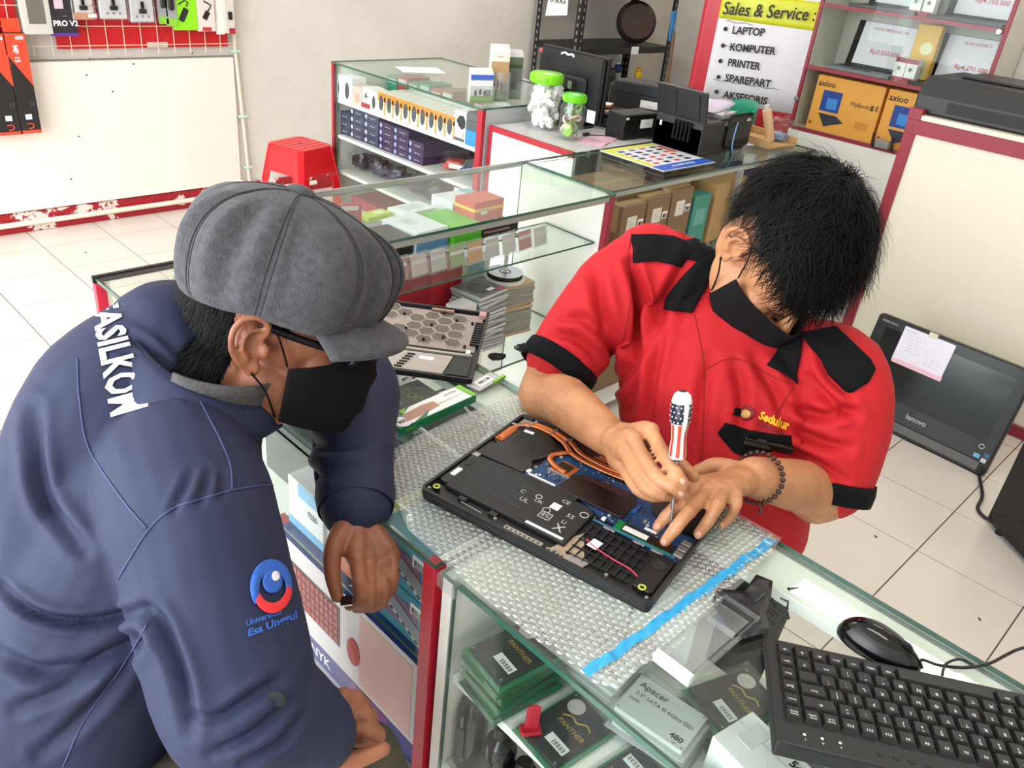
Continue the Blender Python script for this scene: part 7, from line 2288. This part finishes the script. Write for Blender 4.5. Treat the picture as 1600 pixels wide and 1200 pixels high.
def btxt(s, pxl, pyl, pxr, pyr, size, bold=.03, sh=0):
    x0, z0 = bpt(pxl, pyl); x1, z1 = bpt(pxr, pyr)
    me = textmesh(s, INK, bold, 0, 3, sh); wd = max(v.co.x for v in me.vertices) - min(v.co.x for v in me.vertices)
    xm = (x0 + x1) / 2; u = xm / bL
    o = text(s, size, INK, BN, (xm, WV(u) - .018, (z0 + z1) / 2), (x1 - x0, 0, z1 - z0), (0, 0, 1), bold, ((x1 - x0) / wd) / size, res=3, shear=sh)
btxt('Sales & Service :', 1130, 13, 1275, 24, .088, .012, .15)
for s, l, r_, y0, y1 in (('LAPTOP', 1145, 1195, 47, 51), ('KOMPUTER', 1141, 1212, 73, 80), ('PRINTER', 1138, 1188, 97, 104), ('SPAREPART', 1134, 1205, 121, 131), ('AKSESORIS', 1131, 1200, 147, 158)):
    btxt(s, l, y0, r_, y1, .052)
for px, py in ((1134, 45), (1130, 71), (1126, 95), (1123, 120), (1120, 143)):
    x, z = bpt(px, py); MB().lathe([(.011, 0), (.011, .001), (.002, .001)], 16, 0, frame((x, WV(x / bL) - .012, z), (1, 0, 0), (0, 0, 1))).build('bullet', INK, BN)
for k, z in enumerate((zb_ - .01, zb_ - .13, zb_ - .31, zb_ + .03)):
    MB().tube([(bL * (.2 + .02 * i), WV(.2 + .02 * i) - .0075, z + .003 * math.sin(i + k)) for i in range(int(12 + 8 * (k % 3)))], .0014, 5).build('crease', cm('#6a6866'), BN)

# ------------------------------------------------------------------ glass fronted cabinet on the right wall
QX, QY0, QY1 = 4.20, 1.22, 2.095
Q_ = thing('display_cabinet', 'glass fronted cabinet with laptops and orange laptop boxes on the right wall', 'cabinet', (0, 0, 0))
MB().box(4.475, QY0, 0, 4.498, QY1, 2.2).build('back_panel', cm('#b9b7ac', .6), Q_)
MB().box(QX, QY1 - .018, .86, 4.475, QY1, 2.2).build('side_panel', cm('#cfccc0', .5), Q_); MB().box(QX, QY0, .86, 4.475, QY0 + .018, 2.2).build('side_panel', cm('#d8d4c8', .5), Q_)
for y in (QY1 - .016, QY0): MB().box(QX - .016, y, .86, QX, y + .016, 2.2).build('stile', REDDARK, Q_)
for z in (.866, 1.165, 1.452, 1.75):
    MB().box(QX + .002, QY0 + .018, z - .014, 4.475, QY1 - .018, z).build('shelf', cm('#cfc9ba', .5), Q_); MB().box(QX - .014, QY0 + .016, z - .016, QX + .002, QY1 - .016, z + .001).build('shelf_edge', REDDARK, Q_)
MB().box(QX - .012, QY0, 0, 4.475, QY1, .850).build('base_panel', cm('#e6e6e2', .4), Q_, bevel=.002)
MB().box(QX - .022, QY0 + .016, 1.168, QX - .017, (QY0 + QY1) / 2 + .03, 2.2).build('glass_door', GLASSV, Q_); MB().box(QX - .028, (QY0 + QY1) / 2 - .03, 1.168, QX - .023, QY1 - .016, 2.2).build('glass_door', GLASSV, Q_)
MB().box(QX - .022, QY0 + .016, .87, QX - .017, QY1 - .016, 1.148).build('glass_door', GLASSV, Q_)
for (y, z) in ((2.085, 1.0), (QY0 + .03, 1.44)):
    MB().lathe([(.013, 0), (.013, .012), (.010, .016), (.003, .016)], 18, 0, Matrix.Rotation(R(-90), 4, 'Y')).build('lock', STEEL, Q_, loc=(QX - .018, y, z), smooth=True)
lk = MB().box(QX - .045, 1.55, .868, QX - .018, 1.62, .905).build('lock', STEEL, Q_, bevel=.003)
for y in (1.535, 1.63): MB().rod((QX - .03, y, .86), (QX - .03, y + .01, .925), .007, 8).build('key', mat('dark_key', '#2c2e30', .4, metal=.6), Q_)
OB = '#f0a444'
for k, (y, lab) in enumerate(((1.845, 'left orange laptop box in the cabinet with a laptop picture'), (1.475, 'right orange laptop box in the cabinet, partly hidden'))):
    b_ = Box('laptop_box', lab, 'box', (QX + .075, y, .8665), FR, (.355, .10, .262), OB, 'orange laptop boxes')
    b_.txt('front', -.34, .36, 'axioo', .042, INK, 0, .012); b_.pan('front', -.22, .06, .29, .38, '#1e3f94', 'screen_picture'); b_.pan('front', -.20, .02, .16, .2, '#3f86d8', 'screen_picture', t=.0009)
    o, x, y_, fw, fh = b_.pos('front', -.20, -.24); M = frame(o, x, y_)
    MB().prism([(-.058, .016), (.040, .016), (.085, -.010), (-.012, -.044)], 0, .0007, 0, M).build('keyboard_picture', cm('#2c2e3a'), b_.t)
    b_.txt('front', .21, .10, 'MyBook', .030, INK, 0, 0); b_.pan('front', .385, .10, .05, .09, '#26221c'); b_.txt('front', .385, .10, '14', .016, ORG, 0, .01); b_.txt('front', .455, .10, 'E', .034, INK)
    b_.ell('front', -.45, -.38, .010, .010, '#a86a24'); b_.pan('front', .30, -.25, .2, .14, '#d88e38')


def display_laptop(label, y, z, col, title, price, sub):
    t = thing('display_laptop', label, 'laptop', (QX + .128, y, z + .0005), R(-90))
    MB().prism(rrect(-.165, -.115, .165, .105, .008), 0, .014).build('base', cm(col, .4), t, bevel=.001)
    kb = MB()
    for i in range(13):
        for j_ in range(4): kb.box(-.145 + i * .0222, -.02 + j_ * .0235, .014, -.127 + i * .0222, -.001 + j_ * .0235, .0152)
    kb.build('keys', INK, t)
    MB().box(-.05, -.10, .014, .05, -.035, .0146).build('touchpad', DGREY, t)
    M = Matrix.Translation((0, .100, .012)) @ Matrix.Rotation(R(-12), 4, 'X')
    sc = MB().box(-.165, 0, 0, .165, .008, .215, 0, M).build('screen', BLACKG, t, bevel=.002)
    sh = MB().box(-.130, -.0045, .012, .150, -.001, .212, 0, M).build('price_sheet', PAPER, t)
    up = M.to_3x3() @ Vector((0, 0, 1)); f0 = M @ Vector((.01, -.005, 0))
    P_ = lambda u, v: f0 + up * (v * .2 + .012) + Vector((u, 0, 0))
    text(title, .019, REDINK, sh, P_(0, .86), (1, 0, 0), up, .01); text(price, .030, REDINK, sh, P_(0.01, .33), (1, 0, 0), up, .01)
    for v in (.74, .68, .62, .56): text('- - - -  - - - -', .014, GREYINK, sh, P_(-.06, v), (1, 0, 0), up); text('- - - -', .014, GREYINK, sh, P_(.06, v), (1, 0, 0), up)
    text(sub, .016, INK, sh, P_(.10, .52), (1, 0, 0), up); text('GARANSI', .012, REDINK, sh, P_(-.09, .16), (1, 0, 0), up)
    return t


display_laptop('open silver grey laptop priced 3.550.000 on the cabinet\'s middle shelf', 1.835, 1.1655, '#77797c', 'AXIOO MYBOOK 14E', 'Rp3.550.000', '')
display_laptop('open black laptop priced 4.290.000 on the cabinet\'s middle shelf', 1.415, 1.1655, '#1e2022', 'ACER ASPIRE 3', 'Rp4.290.000', 'acer')
display_laptop('open laptop at the left of the cabinet\'s upper shelf', 1.80, 1.4525, '#3a3c40', 'ASUS VIVOBOOK', 'Rp5.150.000', '')
display_laptop('open laptop with a white price sheet right on the cabinet\'s upper shelf', 1.42, 1.4525, '#26282a', 'LENOVO IDEAPAD', 'Rp4.750.000', '')
for k, (y, z, lab) in enumerate(((1.640, 1.1655, 'left small white and red carton between the displayed laptops'), (1.585, 1.1655, 'right small white and red carton between the displayed laptops'), (1.655, 1.4525, 'left white and red carton on the cabinet\'s upper shelf'), (1.595, 1.4525, 'right white and red carton on the cabinet\'s upper shelf'))):
    b_ = Box('small_carton', lab, 'box', (QX + .055, y, z), FR, (.052, .05, .105), '#e6e2de'); b_.pan('front', 0, .40, 1, .2, '#8e2a30'); b_.pan('front', 0, -.40, 1, .2, '#9a3038')
    o_ = b_.pos('front', -.05, .05)
    for q in range(5): MB().prism([(.001, -.002), (.011, -.0015), (.012, 0), (.011, .0015), (.001, .002)], 0, .0006, 0, frame(o_[0], o_[1], o_[2]) @ Matrix.Rotation(q * 1.2566, 4, 'Z')).build('petal_print', INK, b_.t)
t = thing('yellow_bag', 'yellow paper bag standing behind the small cartons in the cabinet', 'bag', (QX + .17, 1.60, 1.1655), R(-84)); MB().prism([(-.055, -.03), (.055, -.03), (.055, .03), (-.055, .03)], 0, .255).build('body', cm('#dfae2c'), t, bevel=.004); MB().lathe([(.028, 0), (.028, .001), (.002, .001)], 18, 0, frame((.01, -.031, .15), (1, 0, 0), (0, 0, 1))).build('round_print', cm('#e8e0b0'), t); MB().box(-.05, -.0315, .03, .03, -.030, .10).build('printed_panel', cm('#b8c04a'), t)

# ------------------------------------------------------------------ on and before the cupboard
t = thing('printer', 'black printer with a sloping lid standing on the white cupboard', 'printer', (3.84, .98, PZ + .0005), R(-90))
MB().prism([(-.20, 0), (.24, 0), (.24, .14), (-.16, .14), (-.20, .07)], -.33, .30, 0, frame((0, 0, 0), (0, 1, 0), (0, 0, 1))).build('body', mat('charcoal_plastic', '#2a2b2c', .45), t, bevel=.01)
MB().box(-.24, -.04, .14, .28, .22, .152).build('lid', mat('charcoal_lid', '#333435', .4), t, bevel=.006); MB().box(-.2, -.205, .02, .2, -.196, .06).build('tray_slot', INK, t)
# all in one computer leaning on the cupboard
b0 = at(1343, 648, 2, .012); b1_ = at(1529, 738, 2, .012); ax_ = (b1_ - b0); ax_.z = 0
AL = ax_.length + .11; axn = ax_.normalized()
AIO = thing('all_in_one_computer', 'black all in one computer standing on the floor before the white cupboard, paper taped on', 'computer', (b0.x - axn.x * .09, b0.y - axn.y * .09, .002), 0)
nn_ = Vector((-axn.y, axn.x, 0))
if nn_.x < 0: nn_ = -nn_
tl_ = R(12); upv = Vector((0, 0, 1)) * math.cos(tl_) + nn_ * math.sin(tl_); M = frame((0, 0, 0), axn, upv)
AH = .43
AIO.matrix_world = Matrix.Translation(AIO.location) @ M
SCR = mat('dark_screen', '#0b0c0d', .12); BEZ = mat('piano_black_bezel', '#17181a', .25)
MB().prism(rrect(0, 0, AL, AH, .015), -.032, 0).build('housing', BLACKP, AIO, bevel=.003)
MB().prism(rrect(.006, .050, AL - .006, AH - .006, .010), 0, .003).build('bezel', BEZ, AIO, bevel=.001)
MB().box(.045, .125, .003, AL - .045, AH - .045, .0036).build('screen', SCR, AIO)
MB().box(.004, .012, 0, AL - .03, .047, .006).build('speaker_bar', mat('grey_speaker_bar', '#5c5a58', .4, metal=.4), AIO, bevel=.002)
MB().tube(spline([(0, -.004, -.01), (AL * .5, -.006, -.006), (AL - .06, -.006, -.004), (AL - .02, .006, .0), (AL - .012, .035, .002)], 6), .008, 8).build('foot_frame', INK, AIO, smooth='all')
text('lenovo', .030, LGREY, AIO, (AL * .50, .088, .0035), bold=.01); MB().lathe([(.010, 0), (.010, .0008), (.0075, .0008), (.0075, 0)], 20, 0, None, False).build('power_button', LGREY, AIO, loc=(AL - .050, .105, .003))
for x, y, w, c_ in ((AL - .052, .066, .022, '#6fb0d8'), (AL - .022, .080, .018, '#2f6a8a'), (AL - .024, .058, .018, '#c8ccd0')): patch(AIO, 'sticker', cm(c_), (x, y, .0032), w, .016)
text('thinkcentre', .014, LGREY, AIO, (.055, AH - .022, .0035))
NOTE = thing('taped_paper', 'white receipt with a pink edge taped on the all in one computer', 'paper', AIO.location, 0)
NOTE.matrix_world = AIO.matrix_world @ Matrix.Translation((.215, AH - .085, .0045))
MB().box(-.100, -.072, 0, .100, .072, .0012).build('sheet', cm('#e6e2f2'), NOTE); MB().box(-.097, -.078, -.0006, .103, -.060, .0018).build('pink_edge', cm('#e6bccb'), NOTE); MB().cbox((.01, .075, .001), (.034, .022, .0012)).build('masking_tape', cm('#d8cdb6'), NOTE)
text('SERVICE NOTA', .012, INK, NOTE, (-.07, .060, .0014), bold=.01)
for k in range(6): text('--------  ------' if k % 2 else '------  -----', .012, GREYINK, NOTE, (-.055 + .004 * k, .045 - k * .012, .0014))
for k in range(4): text('-----   -----   ----', .010, GREYINK, NOTE, (.045, -.008 - k * .011, .0014))
# black tower on the floor at the right
p0 = at(1537, 792, 2, .0); t = thing('computer_tower', 'black computer tower standing on the floor at the right edge', 'computer', (2.80, .12, 0), R(52))
MB().box(-.26, -.10, .012, .22, .10, .42).build('case', BLACKG, t, bevel=.01); MB().box(-.27, -.098, .02, -.258, .098, .41).build('front_panel', BLACKP, t, bevel=.004); MB().box(-.272, -.07, .32, -.268, .07, .36).build('drive_bay', DGREY, t)
for x in (-.2, .16):
    for y in (-.08, .08): MB().lathe([(.014, 0), (.012, .014)], 12).build('foot', INK, t, loc=(x, y, 0))
t = thing('power_cable', 'black power cable curling on the floor between the two computers', 'cable', (0, 0, 0), 0)
P_ = [at(x, y, 2, .007) for x, y in ((1528, 728), (1531, 748), (1535, 775), (1528, 795), (1545, 812), (1580, 822), (1625, 842))]
MB().tube(spline(P_, 8), .0062, 8).build('lead', INK, t, smooth='all'); MB().tube([P_[0] + Vector((.02, .02, .02)), P_[0]], .012, 10).build('plug', INK, t, smooth=True)

# ------------------------------------------------------------------ wire grid with hanging goods on the back wall
YG = YB - .045
t = thing('red_board', 'wide red display board behind the wire grid on the back wall', 'board', (0, 0, 0)); MB().box(1.462, YG + .012, .888, 2.352, YG + .022, 1.6).build('panel', cm('#c4161e', .5), t, bevel=.002); MB().box(1.90, YG + .0105, .889, 2.01, YG + .0125, .915).build('torn_patch', cm('#c9c3b8', .8), t)
t = thing('red_board', 'left red display board behind the wire grid at the frame\'s corner', 'board', (0, 0, 0)); MB().box(.75, YG + .012, .93, 1.305, YG + .022, 1.6).build('panel', cm('#c4161e', .5), t, bevel=.002); MB().box(.76, YG + .010, 1.24, 1.30, YG + .0125, 1.246).build('seam', cm('#8a1018'), t)
WIRE = mat('cream_wire', '#e0cdb8', .4)
t = thing('wire_grid', 'cream wire grid hung on the back wall over the red boards', 'wire grid', (0, 0, 0))
for k in range(19): MB().rod((.83 + k * .0865, YG, .86), (.83 + k * .0865, YG, 1.6), .0022, 6).build('wire', WIRE, t)
for k in range(9): MB().rod((.80, YG - .004, .905 + .09 * k), (2.405, YG - .004, .905 + .09 * k), .0022, 6).build('wire', WIRE, t)
def hang(name, label, px0, px1, pyb, h, col, dep_=.02, cat='pack', hook=True):
    a = at(px0, pyb, 1, YG - .03); b2_ = at(px1, pyb, 1, YG - .03); w = b2_.x - a.x
    t = thing(name, label, cat, ((a.x + b2_.x) / 2, YG - .025 - dep_ / 2, a.z), 0)
    if hook: MB().tube([(0, dep_ / 2 + .018, h - .01), (0, -dep_ / 2 - .02, h - .012), (0, -dep_ / 2 - .024, h)], .002, 6).build('hook', STEEL, t)
    MB().box(-w / 2, -dep_ / 2, 0, w / 2, dep_ / 2, h).build('pack', cm(col) if isinstance(col, str) else col, t, bevel=.002)
    return t, w, -dep_ / 2
BAGW = glassmat('milky_bag', '#ffffff', .1, .2, .5, alpha=.75, fac='#d8d4cc')
t, w, f = hang('plastic_pack', 'milky plastic bag hanging leftmost on the wire grid', 36, 80, 52, .30, BAGW, .04); MB().cbox((0, f + .01, .10), (w * .7, .02, .12)).build('content', cm('#d2cec6'), t, bevel=.005)
t, w, f = hang('plastic_pack', 'black pack with a purple foot hanging on the wire grid', 78, 120, 55, .30, '#26242a', .03); text('PRO V2', .034, WTXT, t, (.01, f - .001, .055), (1, 0, 0), (0, 0, 1), .03); text('NANO', .022, LGREY, t, (.01, f - .001, .090), (1, 0, 0), (0, 0, 1)); patch(t, 'printed_panel', cm('#cfb8c4'), (-.01, f - .0003, .16), .04, .08, (1, 0, 0), (0, 0, 1)); patch(t, 'purple_edge', cm('#5a2f8a'), (0, f - .0003, .006), w, .014, (1, 0, 0), (0, 0, 1))
for k, (x0, x1, yb, c_, lab) in enumerate(((112, 145, 28, '#d9d2cc', 'white pack with an orange foot hanging beside the black pack'), (155, 196, 28, '#d8d6dc', 'left of two white packs hanging in the middle of the grid'), (203, 238, 33, '#d4d2d8', 'right of two white packs hanging in the middle of the grid'))):
    t, w, f = hang('card_pack', lab, x0, x1, yb, .24, c_, .03)
    MB().box(-.018, f - .014, .04, .018, f, .06).build('adapter_print', INK, t, bevel=.002); MB().box(-.008, f - .012, .06, .008, f, .095).build('adapter_print', INK, t, bevel=.002)
    MB().box(-w / 2 - .006, f - .012, -.004, w / 2 + .006, f + .032, .244).build('blister', CLEAR, t, bevel=.003)
    if k == 0: patch(t, 'orange_foot', cm('#c07a44'), (0, f - .0003, .012), w, .03, (1, 0, 0), (0, 0, 1)); patch(t, 'white_tag', PAPERB, (.04, f - .0008, .014), .04, .018, (1, 0, 0), (0, 0, 1))
    for q in range(3): patch(t, 'printed_dot', cm('#6a6a70') if k else cm('#c8604a'), ((-.03 + .03 * q) if k else .045, f - .0003, .025 if k else .06 + .04 * q), .010, .010, (1, 0, 0), (0, 0, 1))
    text('USB Adapter', .016, INK, t, (-.02, f - .001, .16), (1, 0, 0), (0, 0, 1))
for k, (x0, x1, yb, lab) in enumerate(((247, 262, 35, 'left of two clear packs with green feet on the grid'), (259, 276, 38, 'right of two clear packs with green feet on the grid'))):
    t, w, f = hang('blister_pack', lab, x0, x1, yb, .26, '#9c9ca0', .02); MB().box(-w * .25, f - .014, .07, w * .25, f, .22).build('cable_coil', INK, t, bevel=.006); patch(t, 'green_foot', cm('#86c83a'), (0, f - .0003, .012), w, .035, (1, 0, 0), (0, 0, 1))
t, w, f = hang('card_pack', 'bright lime green pack with an adapter picture on the grid', 272, 309, 47, .30, '#8fe01e', .014)
MB().prism(rrect(-.016, -.035, .016, .035, .008), 0, .0012, 0, frame((-.01, f, .075), (.8, 0, -.45), (.45, 0, .8))).build('hub_picture', DGREY, t); MB().tube([(.008, f - .001, .115), (.018, f - .001, .135), (.0, f - .001, .145), (-.035, f - .001, .125)], .0035, 6).build('cable_picture', DGREY, t, smooth=True)
t, w, f = hang('card_pack', 'white pack with a dark adapter picture right of the lime one', 309, 337, 49, .30, '#dcd6d0', .012)
MB().prism(rrect(-.014, -.022, .014, .022, .004), 0, .0012, 0, frame((0, f, .08), (.8, 0, -.5), (.5, 0, .8))).build('adapter_picture', INK, t); MB().tube([(.01, f - .001, .10), (.03, f - .001, .13), (-.01, f - .001, .15)], .004, 6).build('cable_picture', INK, t); patch(t, 'red_print', cm('#c03a44'), (.0, f - .0003, .012), .05, .02, (1, 0, 0), (0, 0, 1)); patch(t, 'red_print', cm('#c8644a'), (.02, f - .0003, .20), .05, .02, (1, 0, 0), (0, 0, 1))
t, w, f = hang('paper_strip', 'plain white paper strip hanging near the grid\'s right end', 339, 352, 54, .34, '#f2ede4', .003); patch(t, 'printed_line', cm('#9a9690'), (-.02, f - .0003, .12), .002, .1, (1, 0, 0), (0, 0, 1))
t, w, f = hang('card_pack', 'white and red pack at the grid\'s right end', 352, 367, 52, .30, '#d8cfc8', .012); patch(t, 'red_print', cm('#a8283a'), (.01, f - .0003, .012), .035, .03, (1, 0, 0), (0, 0, 1)); patch(t, 'red_print', cm('#b83a48'), (.01, f - .0003, .20), .03, .025, (1, 0, 0), (0, 0, 1)); MB().box(-.01, f - .006, .07, .014, f, .11).build('adapter_print', INK, t, bevel=.002)
# long black and orange cartons
for k, (x0, x1, yb) in enumerate(((-36, -2, 214), (1, 36, 212), (33, 66, 209))):
    a = at(x0, yb, 1, YG - .06); b2_ = at(x1, yb, 1, YG - .06); w = b2_.x - a.x; h = .455
    t = thing('bar_carton', '%s of three long black and orange cartons hanging at the frame\'s left' % ['leftmost', 'middle', 'rightmost'][k], 'box', ((a.x + b2_.x) / 2, YG - .04, a.z), 0, 'long black and orange cartons')
    MB().box(-w / 2, -.022, 0, w / 2, .022, h).build('carton', cm('#211f20', .4), t, bevel=.002)
    ORM = cm('#e2482a', .4)
    MB().prism([(-w * .49, h * .995), (w * .49, h * .995), (w * .49, h * .48), (-w * .49, h * .80)], 0, .0006, 0, frame((0, -.0222, 0), (1, 0, 0), (0, 0, 1))).build('orange_print', ORM, t); MB().box(-w / 2 - .0005, -.0226, -.0005, w / 2 + .0005, .0222, .014).build('orange_end', ORM, t)
    MB().tube([(0, .02, h), (0, .0, h + .04), (0, .03, h + .045)], .002, 6).build('hook', STEEL, t); MB().box(-w * .4, -.001, h, w * .4, .001, h + .06).build('hang_tab', ORM, t)
    text('MP 15', .030, WTXT, t, (-.005, -.0232, h * .80), (0, 0, -1), (1, 0, 0), .02); text('SOUNDBAR', .012, cm('#e05a3a'), t, (-.034, -.0232, h * .70), (0, 0, -1), (1, 0, 0)); patch(t, 'white_label', PAPERB, (0, -.0225, h * .17), .028, .024, (1, 0, 0), (0, 0, 1)); patch(t, 'tag', LGREY, (.02, -.0228, h * .955), .035, .016, (1, 0, 0), (0, 0, 1))
    text('GAMING\nSPEAKER', .012, LGREY, t, (.025, -.0232, h * .30), (0, 0, -1), (1, 0, 0)); MB().tube([(.016 * math.cos(R(a_)) , -.0226, h * .075 + .012 * math.sin(R(a_))) for a_ in range(-120, 160, 20)], .0024, 6).build('red_mark', ORM, t)
